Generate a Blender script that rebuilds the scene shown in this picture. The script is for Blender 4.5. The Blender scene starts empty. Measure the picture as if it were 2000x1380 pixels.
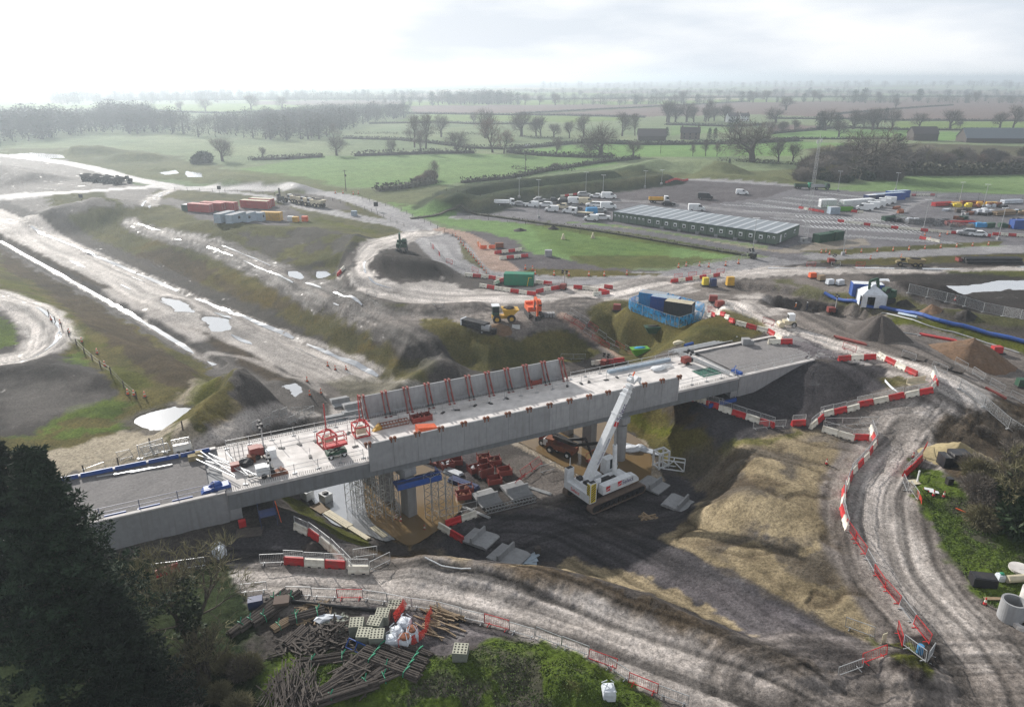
import bpy, math, random
import numpy as np
from mathutils import Vector, Matrix
SC = bpy.context.scene
COL = SC.collection
# ---------------- camera, sky, sun, exposure ----------------
F = 1390.0; PITCH = math.atan((690 - 152) / F); CZ = 48.0
cam_d = bpy.data.cameras.new('camera'); cam = bpy.data.objects.new('camera', cam_d); COL.objects.link(cam)
cam_d.sensor_width = 36; cam_d.lens = F / 2000 * 36; cam_d.clip_end = 60000; cam_d.clip_start = 0.5
cam.location = (0, 0, CZ); cam.rotation_euler = (math.pi / 2 - PITCH, 0, 0)
SC.camera = cam
SUN_AZ = math.radians(-36); SUN_EL = math.radians(24)
w = bpy.data.worlds.new('World'); SC.world = w; w.use_nodes = True
nt = w.node_tree; nt.nodes.clear(); nd = nt.nodes.new; lk = nt.links.new
out = nd('ShaderNodeOutputWorld'); bg = nd('ShaderNodeBackground'); bg.inputs[1].default_value = 0.1
sky = nd('ShaderNodeTexSky'); sky.sky_type = 'NISHITA'; sky.sun_disc = False
sky.sun_elevation = SUN_EL; sky.sun_rotation = SUN_AZ; sky.dust_density = 3; sky.air_density = 1
tc = nd('ShaderNodeTexCoord'); mp = nd('ShaderNodeMapping'); mp.inputs['Scale'].default_value = (1, 1, 4.5)
lk(tc.outputs['Generated'], mp.inputs['Vector'])
nz = nd('ShaderNodeTexNoise'); nz.inputs['Scale'].default_value = 2.6; nz.inputs['Detail'].default_value = 9; nz.inputs['Roughness'].default_value = .52
lk(mp.outputs[0], nz.inputs['Vector'])
cr = nd('ShaderNodeValToRGB'); e = cr.color_ramp.elements
e[0].position = .40; e[0].color = (6.0, 6.5, 7.2, 1); e[1].position = .58; e[1].color = (8.3, 8.45, 8.7, 1)
lk(nz.outputs[0], cr.inputs[0])
# the cloud deck is darker overhead than towards the horizon
sx = nd('ShaderNodeSeparateXYZ'); lk(tc.outputs['Generated'], sx.inputs[0])
mr = nd('ShaderNodeMapRange'); mr.inputs[1].default_value = .1; mr.inputs[2].default_value = .5; mr.inputs[3].default_value = 1.0; mr.inputs[4].default_value = .5
lk(sx.outputs[2], mr.inputs[0])
ml = nd('ShaderNodeVectorMath'); ml.operation = 'SCALE'; lk(cr.outputs[0], ml.inputs[0]); lk(mr.outputs[0], ml.inputs['Scale'])
mx = nd('ShaderNodeMix'); mx.data_type = 'RGBA'; mx.inputs[0].default_value = .94
lk(sky.outputs[0], mx.inputs[6]); lk(ml.outputs[0], mx.inputs[7]); lk(mx.outputs[2], bg.inputs[0]); lk(bg.outputs[0], out.inputs[0])
sd_ = bpy.data.lights.new('sun', 'SUN'); sd_.energy = 5.0; sd_.angle = math.radians(1.2); sd_.color = (1, .955, .89)
sun = bpy.data.objects.new('sun', sd_); COL.objects.link(sun)
sdir = Vector((math.sin(SUN_AZ) * math.cos(SUN_EL), math.cos(SUN_AZ) * math.cos(SUN_EL), math.sin(SUN_EL)))
sun.rotation_euler = sdir.to_track_quat('Z', 'Y').to_euler(); sun.location = (0, 0, 90)
vs = SC.view_settings; vs.view_transform = 'Standard'; vs.look = 'None'; vs.exposure = .38; vs.gamma = 1
SC.render.engine = 'CYCLES'
cy = SC.cycles; cy.max_bounces = 5; cy.diffuse_bounces = 2; cy.glossy_bounces = 3; cy.transmission_bounces = 4; cy.volume_bounces = 0
cy.transparent_max_bounces = 8; cy.use_denoising = True; cy.denoiser = 'OPENIMAGEDENOISE'; cy.denoising_input_passes = 'RGB_ALBEDO_NORMAL'; cy.denoising_prefilter = 'NONE'; cy.caustics_reflective = False; cy.caustics_refractive = False
cy.sample_clamp_indirect = 4
# ---------------- numeric helpers ----------------
def ray(u, v):
    a = (u - 1000) / F; b = -(v - 690) / F
    return a, math.cos(PITCH) + b * math.sin(PITCH), -math.sin(PITCH) + b * math.cos(PITCH)
def P0(u, v, z=0.0):
    "the point of the place seen at photo position (u, v) on the level z"
    d = ray(u, v); t = (z - CZ) / d[2]
    return d[0] * t, d[1] * t
_rt = np.random.RandomState(5).rand(256, 256)
def vn(x, y):
    xi = np.floor(x).astype(int); yi = np.floor(y).astype(int); fx = x - xi; fy = y - yi
    fx = fx * fx * (3 - 2 * fx); fy = fy * fy * (3 - 2 * fy)
    a = _rt[xi & 255, yi & 255]; b = _rt[(xi + 1) & 255, yi & 255]; c = _rt[xi & 255, (yi + 1) & 255]; d = _rt[(xi + 1) & 255, (yi + 1) & 255]
    return (a * (1 - fx) + b * fx) * (1 - fy) + (c * (1 - fx) + d * fx) * fy
def fbm(x, y, s, o=4, seed=0):
    "0..1 fractal noise, feature size s metres"
    r = 0; a = 1; t = 0; x = x / s + seed * 17.3; y = y / s + seed * 9.1
    for i in range(o):
        r = r + a * vn(x, y); t += a; a *= .52; x = x * 2.03 + 11.7; y = y * 2.03 + 5.3
    return r / t
def sst(e0, e1, x):
    t = np.clip((x - e0) / (e1 - e0), 0, 1); return t * t * (3 - 2 * t)
def segd(px, py, pts):
    "distance to a polyline, position along it and side offset"
    best = np.full(px.shape, 1e9); tl = np.zeros(px.shape); sg = np.zeros(px.shape); L = 0
    for (ax, ay), (bx, by) in zip(pts[:-1], pts[1:]):
        dx = bx - ax; dy = by - ay; l2 = dx * dx + dy * dy + 1e-9; ln = math.sqrt(l2)
        t = np.clip(((px - ax) * dx + (py - ay) * dy) / l2, 0, 1)
        d = np.hypot(px - ax - t * dx, py - ay - t * dy); m = d < best
        best = np.where(m, d, best); tl = np.where(m, L + t * ln, tl)
        sg = np.where(m, np.sign(dx * (py - ay) - dy * (px - ax)), sg); L += ln
    return best, tl, sg
def inside(px, py, pts):
    c = np.zeros(px.shape, bool); n = len(pts)
    for i in range(n):
        ax, ay = pts[i]; bx, by = pts[(i + 1) % n]
        if ay == by: continue
        c ^= ((ay > py) != (by > py)) & (px < (bx - ax) * (py - ay) / (by - ay) + ax)
    return c
def sdist(px, py, pts):
    d, _, _ = segd(px, py, list(pts) + [pts[0]])
    return np.where(inside(px, py, pts), d, -d)
def smooth_line(pts, n=6):
    "Catmull-Rom through the points"
    if len(pts) < 3: return list(pts)
    P = [pts[0]] + list(pts) + [pts[-1]]; o = []
    for i in range(1, len(P) - 2):
        for k in range(n):
            t = k / n; o.append(tuple(.5 * (2 * P[i][j] + (P[i + 1][j] - P[i - 1][j]) * t + (2 * P[i - 1][j] - 5 * P[i][j] + 4 * P[i + 1][j] - P[i + 2][j]) * t * t + (3 * P[i][j] - P[i - 1][j] - 3 * P[i + 1][j] + P[i + 2][j]) * t ** 3) for j in range(len(P[0]))))
    o.append(tuple(pts[-1])); return o
# ---------------- lie of the land ----------------
N0 = 5.0; DECK = 8.5
flo = [P0(*p, 0.) for p in [(-300, 250), (0, 414), (170, 474), (380, 570), (560, 655), (690, 712), (752, 742), (800, 742), (905, 722), (950, 732), (1080, 712), (1150, 695), (1225, 682), (1272, 676), (1300, 700), (1290, 790), (1258, 830), (1262, 880), (1340, 930), (1345, 985), (1310, 1040), (1420, 1120), (1560, 1200), (1700, 1262), (1760, 1330), (1700, 1350), (1560, 1300), (1330, 1190), (1120, 1100), (920, 1095), (800, 1072), (700, 1040), (620, 1000), (585, 955), (600, 900), (600, 830), (500, 775), (350, 690), (180, 590), (0, 490), (-300, 380)]]
rampA = P0(1705, 1300, 0.)
emb = [P0(*p, 8.5) for p in [(1591, 703), (1660, 704), (1722, 708), (1760, 722), (1800, 745), (1840, 740), (1800, 700), (1720, 650), (1560, 612), (1420, 590), (1385, 625), (1400, 655), (1345, 682), (1500, 660)]]
bumps = []  # (polyline, height, half width, noise)
def bump(px, z, h, wd, nz=.35, top=0): bumps.append(([P0(u, v, z) for u, v in px], h, wd, nz, top))
bump([(478, 724), (446, 762), (410, 800), (370, 845)], 9, 5.2, 11, .25)
bump([(850, 705), (800, 735), (752, 765)], 3, 2.8, 7, .2)
bump([(760, 512), (830, 512)], 8, 2.2, 10, .2, 2)
bump([(730, 538), (760, 500), (700, 470), (600, 445), (480, 440), (420, 428)], 8, 3.0, 22, .22)
bump([(110, 392), (180, 390)], 9, 5.5, 24, .4)
bump([(865, 388), (900, 368), (1010, 352), (1185, 334)], 9, 4.2, 11, .12, 3)
bump([(925, 392), (1010, 372), (1130, 360), (1290, 342)], 8, 3.4, 11, .12, 3)
bump([(1250, 318), (1285, 310)], 10, 5, 22, .3); bump([(1370, 312), (1412, 316)], 10, 5.5, 18, .3)
bump([(1380, 337), (1520, 345)], 7, 2, 10, .3)
bump([(440, 352), (560, 358), (585, 364)], 7, 3, 10, .2)
bump([(700, 585), (760, 597), (830, 600), (925, 594)], 6, 1.5, 6, .25)
bump([(700, 475), (662, 520), (690, 560)], 6, 1.1, 5, .2)
bump([(850, 640), (930, 672), (1010, 668), (1100, 645), (1120, 660)], 7, 1.2, 5, .25)
bump([(1180, 612), (1270, 640), (1400, 660)], 8, 1.0, 6, .25)
bump([(830, 1086), (960, 1108), (1090, 1120), (1250, 1150), (1420, 1235), (1560, 1290)], 6, 1.2, 4, .3)
bump([(1100, 1335), (1135, 1340)], 6, 1.3, 3.2, .6)
bump([(1080, 1290), (960, 1300), (830, 1330), (700, 1350)], 5, .8, 5, .8)
bump([(560, 1340), (600, 1380)], 6, 1.2, 5, .5)
bump([(1560, 1230), (1640, 1260), (1750, 1290)], 6, .9, 4, .6)
bump([(1420, 1000), (1520, 950)], 5, .6, 10, .4)
bump([(1780, 1290), (1800, 1310)], 5.5, .8, 3.5, .6)
bump([(0, 585), (70, 600), (118, 660), (90, 700)], 6, 1.0, 4, .5)
bump([(0, 720), (110, 715), (190, 735)], 6, 1.3, 7, .5)
bump([(1700, 556), (1770, 556), (1840, 562)], 7, 3.0, 9, .5); bump([(1850, 610), (1950, 625), (2080, 650)], 7, 2.6, 12, .5)
bump([(0, 322), (60, 335)], 9, 4, 20, .4); bump([(130, 285), (190, 283)], 10, 5, 25); bump([(240, 298), (280, 297)], 9, 4, 18)
bump([(1940, 960), (2060, 940)], 6, 2, 9, .5); bump([(470, 345), (300, 330)], 5.5, 1, 20, .9)
pits = [([P0(u, v, 5) for u, v in [(1560, 590), (1600, 598), (1660, 605)]], 2.6, 7), ([P0(u, v, 5) for u, v in [(1455, 556), (1560, 570), (1640, 585)]], 1.2, 3.5),
        ([P0(u, v, 5) for u, v in [(250, 432), (265, 440), (330, 460), (520, 520), (620, 565), (700, 600)]], .25, 7),
        ([P0(u, v, 0) for u, v in [(0, 470), (140, 548), (270, 622), (420, 712)]], .7, 2.2), ([P0(u, v, 0) for u, v in [(170, 498), (400, 592), (600, 676), (745, 742)]], .6, 2.0)]
pads = [([P0(u, v, 6) for u, v in [(1222, 600), (1262, 586), (1384, 611), (1378, 632), (1322, 647), (1232, 614)]], 6.), ([P0(u, v, 0) for u, v in [(1120, 975), (1190, 945), (1262, 965), (1258, 1000), (1160, 1015)]], 0.)]
pools = [([P0(u, v, z) for u, v in px], z, wl) for px, z, wl in (
    ([(252, 822), (290, 806), (335, 797), (380, 800), (372, 825), (330, 838), (290, 838)], 4.6, 0), ([(546, 752), (575, 748), (588, 765), (575, 778), (555, 775)], .9, 0), ([(512, 765), (530, 772), (545, 790), (515, 790)], .9, 0),
    ([(1828, 556), (1900, 558), (1935, 549), (2060, 546), (2060, 560), (1950, 566), (1890, 572), (1865, 576), (1845, 565)], 4.6, 0), ([(12, 302), (60, 298), (120, 302), (125, 308), (60, 312)], 4.8, 0), ([(750, 270), (800, 268), (806, 271), (760, 273)], 5, 0), ([(970, 269.5), (1040, 268), (1045, 271), (980, 272)], 5, 0),
    ([(985, 260.5), (1040, 261), (1040, 263), (990, 263)], 5, 0), ([(1000, 286), (1035, 282), (1032, 285)], 5, 0), ([(310, 336), (345, 332), (352, 338), (322, 341)], 4.9, 0), ([(362, 334), (392, 338), (396, 346), (366, 345)], 4.9, 0), ([(1756, 323), (1800, 321), (1815, 328), (1760, 331)], 5, 0), ([(560, 527), (590, 532), (602, 543), (580, 546)], 4.5, 0),
    ([(618, 530), (640, 528), (642, 538), (622, 542)], 4.5, 0), ([(395, 617), (440, 622), (455, 642), (420, 645)], .6, 0), ([(318, 582), (360, 590), (378, 608), (345, 606)], .9, 0), ([(1705, 545), (1735, 543), (1740, 549), (1712, 551)], 4.7, 0), ([(1238, 655), (1262, 662), (1310, 672), (1290, 690), (1230, 690)], .4, 1))]
def H(x, y):
    x = np.asarray(x, float); y = np.asarray(y, float)
    z = np.full(x.shape, N0) + (fbm(x, y, 60, 3, 3) - .5) * .8
    far = sst(500, 3000, y); z = z + far * (fbm(x, y, 900, 3, 8) - .5) * 14
    m = (np.abs(x) < 420) & (y < 520)
    if m.any():
        X = x[m]; Y = y[m]; Z = z[m]
        sd = sdist(X, Y, flo) + (fbm(X, Y, 6, 3, 2) - .5) * 2.2
        W = 8 + 12 * sst(95, 180, Y)
        k = sst(-1, 0, sd / W); k = k * sst(2, 34, np.hypot(X - rampA[0], Y - rampA[1])) * (1 - .55 * sst(150, 330, Y))
        Z = Z * (1 - k) + 0 * k
        d = np.maximum(-sdist(X, Y, emb), 0) + (fbm(X, Y, 5, 3, 4) - .5) * .8
        ke = 1 - sst(0, 15, d)
        fl = (X - P0(1591, 703, 8.5)[0]) * -.443 + (Y - P0(1591, 703, 8.5)[1]) * .896  # beyond the wall plane
        Z = Z + np.maximum(DECK - .12 - Z, 0) * ke
        for pts, h, wd, nzm, top in bumps:
            x0 = min(p[0] for p in pts) - wd * 1.4; x1 = max(p[0] for p in pts) + wd * 1.4; y0 = min(p[1] for p in pts) - wd * 1.4; y1 = max(p[1] for p in pts) + wd * 1.4
            q = (X > x0) & (X < x1) & (Y > y0) & (Y < y1)
            if not q.any(): continue
            d, _, _ = segd(X[q], Y[q], pts)
            d = d * (1 + nzm * (fbm(X[q], Y[q], wd * .6, 4, 6) - .5) * 1.6)
            t = np.clip(1 - np.maximum(d - top, 0) / (wd - top), 0, 1)
            Z[q] += h * t * t * (3 - 2 * t) ** .6 * (1 + (fbm(X[q], Y[q], 1.6, 3, 12) - .5) * nzm * .3)
        for pts, h, wd in pits:
            d, _, _ = segd(X, Y, pts); Z -= h * (1 - sst(wd * .45, wd, d + (fbm(X, Y, 3, 3, 5) - .5) * wd * .4))
        for pts, zp, sl in pools:
            x0 = min(p[0] for p in pts) - 7; x1 = max(p[0] for p in pts) + 7; y0 = min(p[1] for p in pts) - 7; y1 = max(p[1] for p in pts) + 7; q = (X > x0) & (X < x1) & (Y > y0) & (Y < y1)
            if not q.any(): continue
            e = sdist(X[q], Y[q], pts); n = (fbm(X[q], Y[q], 3, 4, 15) - .5) * 2.6; r = sst(-3.2 if sl else -6, -1.2, e); Z[q] = Z[q] * (1 - r) + (zp + .04 + n * .05) * r; Z[q] -= .4 * sst(-.6, .6, e + n)
        for pts, zp in pads: r = sst(-3, 0, sdist(X, Y, pts)); Z = Z * (1 - r) + zp * r
        z = z.copy(); z[m] = Z
    return z
vs_ = np.concatenate([np.arange(1760, 1400, -6.), np.arange(1400, 360, -2.6), np.arange(360, 210, -1.6), np.arange(210, 160, -1.2)])
ys = np.array([P0(1000, v, N0)[1] for v in vs_]); ys = np.concatenate([[2., 8, 14, 18], ys[ys > 20], [8000, 11000, 16000]])
cs = np.concatenate([-np.geomspace(1.9, .92, 26)[:-1], np.linspace(-.92, .92, 800), np.geomspace(.92, 1.9, 26)[1:]])
YY, CC = np.meshgrid(ys, cs, indexing='ij'); XX = CC * (YY + 4)
nr, nc = YY.shape; X = XX.ravel(); Y = YY.ravel(); Z = H(X, Y); ZG = Z.reshape(nr, nc)
def zat(x, y):
    "height of the ground sheet at (x, y)"
    i = min(max(int(np.searchsorted(ys, y)) - 1, 0), nr - 2); fy = min(max((y - ys[i]) / (ys[i + 1] - ys[i]), 0), 1)
    c = x / (y + 4); j = min(max(int(np.searchsorted(cs, c)) - 1, 0), nc - 2); fx = min(max((c - cs[j]) / (cs[j + 1] - cs[j]), 0), 1)
    return float((ZG[i, j] * (1 - fx) + ZG[i, j + 1] * fx) * (1 - fy) + (ZG[i + 1, j] * (1 - fx) + ZG[i + 1, j + 1] * fx) * fy)
def G(u, v):
    "ground point seen at photo position (u, v)"
    z = N0
    for _ in range(16):
        x, y = P0(u, v, z); z = z * .4 + zat(x, y) * .6
    return Vector((x, y, zat(x, y)))
def G2(u, v):
    g = G(u, v); return (g.x, g.y)
# ---------------- the ground sheet ----------------
COLr = np.zeros((X.size, 3)); WET = np.zeros(X.size); RGH = np.full(X.size, .9); VEG = np.ones(X.size)
n_big = fbm(X, Y, 45, 4, 1); n_med = fbm(X, Y, 8, 5, 2); n_sml = fbm(X, Y, 1.6, 4, 3); n_tin = fbm(X, Y, .5, 3, 9)
C = dict(field=((.185, .235, .14), (.235, .275, .165)), bright=((.165, .275, .105), (.20, .305, .12)), lime=((.16, .24, .06), (.2, .27, .09)), plough=((.155, .115, .10), (.19, .14, .125)),
         rough=((.08, .085, .04), (.135, .13, .06)), olive=((.075, .075, .032), (.15, .13, .052)), gold=((.16, .12, .045), (.10, .085, .03)), brown=((.06, .048, .034), (.10, .077, .052)),
         soil=((.028, .025, .023), (.052, .045, .041)), mud=((.15, .134, .12), (.235, .212, .193)), dmud=((.062, .055, .05), (.10, .09, .083)), pale=((.50, .465, .43), (.66, .62, .58)),
         cream=((.34, .30, .23), (.42, .37, .28)), gravel=((.095, .087, .092), (.14, .13, .133)), dgravel=((.046, .044, .047), (.075, .071, .074)), clay=((.17, .14, .09), (.40, .335, .225)),
         tar=((.16, .155, .165), (.20, .195, .20)), road=((.30, .295, .30), (.38, .375, .375)), slab=((.40, .36, .30), (.33, .28, .21)), ochre=((.17, .12, .06), (.22, .16, .08)), grass=((.06, .09, .025), (.135, .185, .045)),
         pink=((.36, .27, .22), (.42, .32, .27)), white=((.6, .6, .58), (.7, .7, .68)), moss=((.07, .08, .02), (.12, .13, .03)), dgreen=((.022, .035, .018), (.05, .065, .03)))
def lay(m, q, c, rough, wet, veg, mixn):
    a, b = C[c]; a = np.array(a); b = np.array(b); t = np.clip((mixn - .5) * 2.4 + .5, 0, 1)[:, None]
    cc = a * (1 - t) + b * t; mm = m[:, None]
    COLr[q] = COLr[q] * (1 - mm) + cc * mm; RGH[q] = RGH[q] * (1 - m) + rough * m; WET[q] = WET[q] * (1 - m) + wet * m; VEG[q] = VEG[q] * (1 - m) + veg * m
VG = ('field', 'bright', 'lime', 'rough', 'olive', 'gold', 'brown', 'grass', 'moss', 'dgreen')
RG = dict(pale=.68, cream=.8, mud=.72, dmud=.75, tar=.6, road=.62, slab=.35, ochre=.3, soil=.85, white=.6)
def area(c, px, amp=1.5, soft=.35, a=1., wet=0., wpts=None, patch=0, pscale=8, seed=0):
    "paint ground cover c over the outline px (photo positions on the ground)"
    pts = wpts or [G2(*p) for p in px]; xs = [p[0] for p in pts]; yy = [p[1] for p in pts]; mg = amp + soft + 1
    q = np.nonzero((X > min(xs) - mg) & (X < max(xs) + mg) & (Y > min(yy) - mg) & (Y < max(yy) + mg))[0]
    if not len(q): return
    sd = sdist(X[q], Y[q], pts) + (fbm(X[q], Y[q], max(amp * 1.5, 1), 4, 7 + seed) - .5) * 2.4 * amp
    soft *= .6; m = sst(-soft, soft, sd + (fbm(X[q], Y[q], .9, 3, 61) - .5) * min(amp, 1.) * 1.1) * a
    if patch: m = m * sst(patch - .03, patch + .03, fbm(X[q], Y[q], pscale, 5, 21 + seed))
    lay(m, q, c, RG.get(c, .9), wet, 1. if c in VG else 0., n_med[q] * .6 + n_sml[q] * .4)
def lane(c, px, wd, amp=.8, soft=.6, a=1., wet=0., tr=0., sm=True, wpts=None, tcol='dmud', tsc=.55):
    "a band of ground cover of width wd metres along a line, tr = strength of wheel tracks running along it"
    pts = wpts or [G2(*p) for p in px]; wl = wd if isinstance(wd, (list, tuple)) else [wd] * len(pts)
    p3 = [(p[0], p[1], w_) for p, w_ in zip(pts, wl)]
    if sm: p3 = smooth_line(p3)
    pts = [(p[0], p[1]) for p in p3]; mw = max(wl) / 2 + amp + soft + 1
    L = [0]
    for p, r in zip(pts[:-1], pts[1:]): L.append(L[-1] + math.hypot(p[0] - r[0], p[1] - r[1]))
    xs = [p[0] for p in pts]; yy = [p[1] for p in pts]
    q = np.nonzero((X > min(xs) - mw) & (X < max(xs) + mw) & (Y > min(yy) - mw) & (Y < max(yy) + mw))[0]
    if not len(q): return
    d, t, s = segd(X[q], Y[q], pts); hw = np.interp(t, L, [p[2] / 2 for p in p3])
    sd = hw - d + (fbm(X[q], Y[q], 3, 4, 5) - .5) * 2 * amp
    m = sst(-soft, soft, sd) * a
    lat = d * s
    lay(m, q, c, RG.get(c, .9), wet, 1. if c in VG else 0., n_med[q] * .5 + n_sml[q] * .5)
    if tr:
        st = fbm(lat * 1.0 + .8 * fbm(t, lat * 0, 25, 2, 3), t * .045, tsc, 3, 31) * .65 + fbm(lat, t * .25, .9, 3, 33) * .35
        k = sst(.46, .62, st) * tr * sst(0, .9, sd) * (a if a < 1 else 1)
        lay(k, q, tcol, .45, wet, 0., n_tin[q])
        Z[q] -= k * .07
# base: meadows and distant farmland
q0 = np.arange(X.size); lay(np.ones(X.size), q0, 'field', .95, 0, 1, n_big)
fq = np.nonzero(Y > 1150)[0]
ca = .35; u_ = (X[fq] * math.cos(ca) + Y[fq] * math.sin(ca)); v_ = (-X[fq] * math.sin(ca) + Y[fq] * math.cos(ca))
u_ = u_ + (fbm(X[fq], Y[fq], 700, 2, 4) - .5) * 300; v_ = v_ + (fbm(X[fq], Y[fq], 600, 2, 6) - .5) * 260
cell = _rt[(np.floor(u_ / 330).astype(int)) & 255, (np.floor(v_ / 260 + (np.floor(u_ / 330) % 2) * .5).astype(int)) & 255]
for lo, hi, c in ((0, .3, 'field'), (.3, .52, 'rough'), (.52, .72, 'plough'), (.72, .88, 'lime'), (.88, 1.01, 'cream')):
    m = ((cell >= lo) & (cell < hi)).astype(float); lay(m * .9, fq, c, .95, 0, 1, n_big[fq])
A = area; Ln = lane
A('lime', [(300, 207), (560, 204), (640, 212), (430, 222), (300, 216)], 4, 3); A('lime', [(560, 220), (800, 208), (790, 214), (620, 226)], 4, 3)
A('plough', [(800, 210), (900, 206), (1290, 204), (1420, 200), (2100, 200), (2100, 236), (1760, 233), (1640, 230), (1480, 224), (1250, 228), (1000, 222), (810, 223)], 3, 2)
A('rough', [(1000, 222), (1290, 207), (1290, 209), (1020, 225)], 1, 2); A('plough', [(1500, 243), (1620, 246), (1610, 252), (1500, 262)], 2, 2)
A('lime', [(850, 222), (1000, 224), (1270, 231), (1130, 240), (1000, 236), (760, 238)], 3, 2, .75)
A('lime', [(1740, 237), (2100, 238), (2100, 252), (1760, 252)], 3, 2, .8); A('bright', [(1500, 262), (1560, 256), (1740, 252), (1950, 262), (1840, 276), (1700, 270), (1520, 272)], 2, 2)
A('bright', [(1000, 296), (1110, 284), (1300, 279), (1560, 276), (1700, 282), (1560, 292), (1560, 304), (1200, 307), (1080, 303)], 2, 1)
A('bright', [(440, 335), (620, 305), (930, 300), (1200, 310), (1210, 320), (1140, 330), (870, 360), (680, 368), (560, 350)], 3, 3, .7)
A('bright', [(1310, 245), (1440, 250), (1430, 258), (1310, 265)], 3, 2, .6); A('brown', [(1580, 290), (1700, 280), (1790, 280), (2100, 288), (2100, 345), (1760, 330), (1590, 330)], 4, 3, .8)
A('olive', [(1240, 328), (1560, 330), (1600, 360), (1300, 352)], 3, 2, .55); A('rough', [(640, 372), (870, 362), (900, 395), (760, 400)], 2, 2, .6)
A('rough', [(0, 290), (130, 290), (300, 296), (440, 330), (600, 345), (680, 370), (620, 380), (300, 350), (0, 330)], 6, 4, .7)
A('bright', [(1600, 372), (1760, 345), (2200, 340), (2200, 400), (1780, 375)], 2, 1, .5)
# the works: bare ground over everything inside the fence line
A('dmud', [(-900, 318), (0, 305), (130, 312), (260, 358), (300, 364), (430, 366), (600, 380), (700, 392), (760, 430), (850, 475), (930, 520), (1000, 532), (1100, 545), (1300, 540), (1400, 520), (1560, 505), (2400, 480), (2600, 1700), (-900, 1700)], 3, 1.5)
A('rough', [(300, 370), (600, 376), (700, 396), (800, 450), (840, 462), (780, 460), (740, 470), (620, 430), (520, 410), (300, 385)], 2, 1, .9)
A('moss', [(550, 430), (620, 425), (740, 450), (720, 476), (600, 462)], 2, 1, .8)
A('rough', [(40, 425), (120, 415), (260, 405), (330, 400), (480, 436), (470, 450), (300, 440), (260, 450), (460, 512), (620, 572), (700, 610), (830, 700), (800, 725), (745, 735), (560, 655), (380, 570), (170, 474), (0, 414)], 1.5, 1)
A('olive', [(220, 500), (330, 510), (480, 525), (640, 600), (760, 650), (832, 700), (800, 730), (700, 700), (540, 640), (360, 560)], 2, 1, 1)
A('brown', [(250, 495), (330, 485), (400, 515), (420, 530), (370, 560), (300, 530)], 2, 1, .85); A('brown', [(420, 540), (540, 570), (660, 620), (780, 680), (720, 680), (560, 620), (440, 580)], 3, 2, .75)
A('gold', [(200, 460), (330, 470), (480, 515), (600, 590), (800, 700), (700, 690), (500, 600), (420, 530), (300, 500)], 2, 2, .8, patch=.5, pscale=14)
A('gold', [(640, 660), (800, 700), (770, 730), (700, 715)], 1.5, 1, .8, patch=.45, pscale=5)
# west side of the cutting
A('olive', [(-500, 300), (0, 490), (200, 600), (400, 715), (470, 770), (400, 870), (150, 900), (-200, 900), (-500, 700)], 2, 1)
A('brown', [(0, 478), (60, 520), (220, 610), (380, 720), (400, 760), (330, 760), (200, 660), (80, 560), (0, 520)], 2, 1.2, .9)
A('moss', [(0, 520), (60, 560), (160, 640), (300, 760), (250, 780), (170, 700), (60, 600), (0, 570)], 2, 1.5, .8, patch=.4)
A('grass', [(80, 680), (160, 670), (200, 760), (280, 790), (300, 830), (180, 850), (60, 860), (-50, 850), (120, 800), (190, 770)], 2, 1.2, .95, patch=.42, pscale=5)
A('soil', [(-300, 560), (0, 575), (60, 590), (118, 640), (125, 700), (190, 720), (230, 770), (130, 800), (60, 850), (-300, 880)], 1.5, 1); A('dmud', [(0, 735), (180, 735), (200, 780), (100, 820), (0, 840)], 2, 2, .6)
A('grass', [(-300, 620), (0, 618), (35, 640), (30, 672), (-20, 690), (-300, 720)], 1, .6)
Ln('pale', [(-150, 560), (20, 585), (85, 625), (95, 665), (60, 695), (-20, 712), (-150, 740)], [9, 8, 8, 8, 8, 9, 10], 1.5, 1, .9, tr=.8)
A('cream', [(-100, 905), (90, 880), (200, 850), (300, 830), (370, 835), (400, 872), (300, 885), (150, 925), (-100, 1000)], 2, 1)
A('cream', [(330, 800), (400, 740), (440, 735), (390, 770), (350, 800)], 1, 1, .8); A('moss', [(360, 800), (430, 730), (470, 722), (420, 780), (380, 830), (330, 870)], 1, 1, .7)
A('clay', [(400, 880), (450, 790), (500, 770), (560, 790), (500, 850), (480, 875)], 1, 1, .55)
# trace: haul road, ditches
tr_l = [(-300, 300), (0, 430), (120, 487), (260, 551), (400, 612), (540, 672), (690, 742), (745, 770)]
Ln('soil', tr_l, [25, 24, 23, 22, 21, 21, 20, 19], 1.2, 1, .9); Ln('brown', [(0, 452), (150, 530), (300, 600), (450, 680), (560, 745)], 3.5, 1.2, .8, .8); Ln('pale', [(210, 565), (330, 625), (390, 660)], 3.5, 1.2, .8, .7)
Ln('pale', tr_l, [14, 13, 12, 11.5, 11.5, 11.5, 13, 15], .7, .5, .8, tr=.35, tcol='mud')
for k in ((0, 472), (140, 550), (270, 624), (380, 690), (425, 716)),: Ln('mud', list(k), 1.3, .4, .3, 1, wet=.4)
for k in ((40, 432), (170, 490), (400, 588), (600, 672), (745, 738)),: Ln('mud', list(k), 1.5, .4, .3, 1, wet=.4)
Ln('pale', [(560, 672), (650, 702), (735, 735)], 1.8, .5, .4, .7); Ln('pale', [(405, 690), (500, 705), (620, 760), (660, 790)], 1.2, .5, .4, .6)
A('mud', [(620, 745), (760, 740), (800, 790), (700, 800), (640, 790)], 1, 1)
A('dmud', [(480, 740), (560, 745), (640, 780), (640, 830), (560, 850), (480, 850)], 1.5, 1); Ln('pale', [(355, 890), (430, 850), (500, 818), (560, 806), (610, 808)], 2.0, .4, .4, .8)
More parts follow.
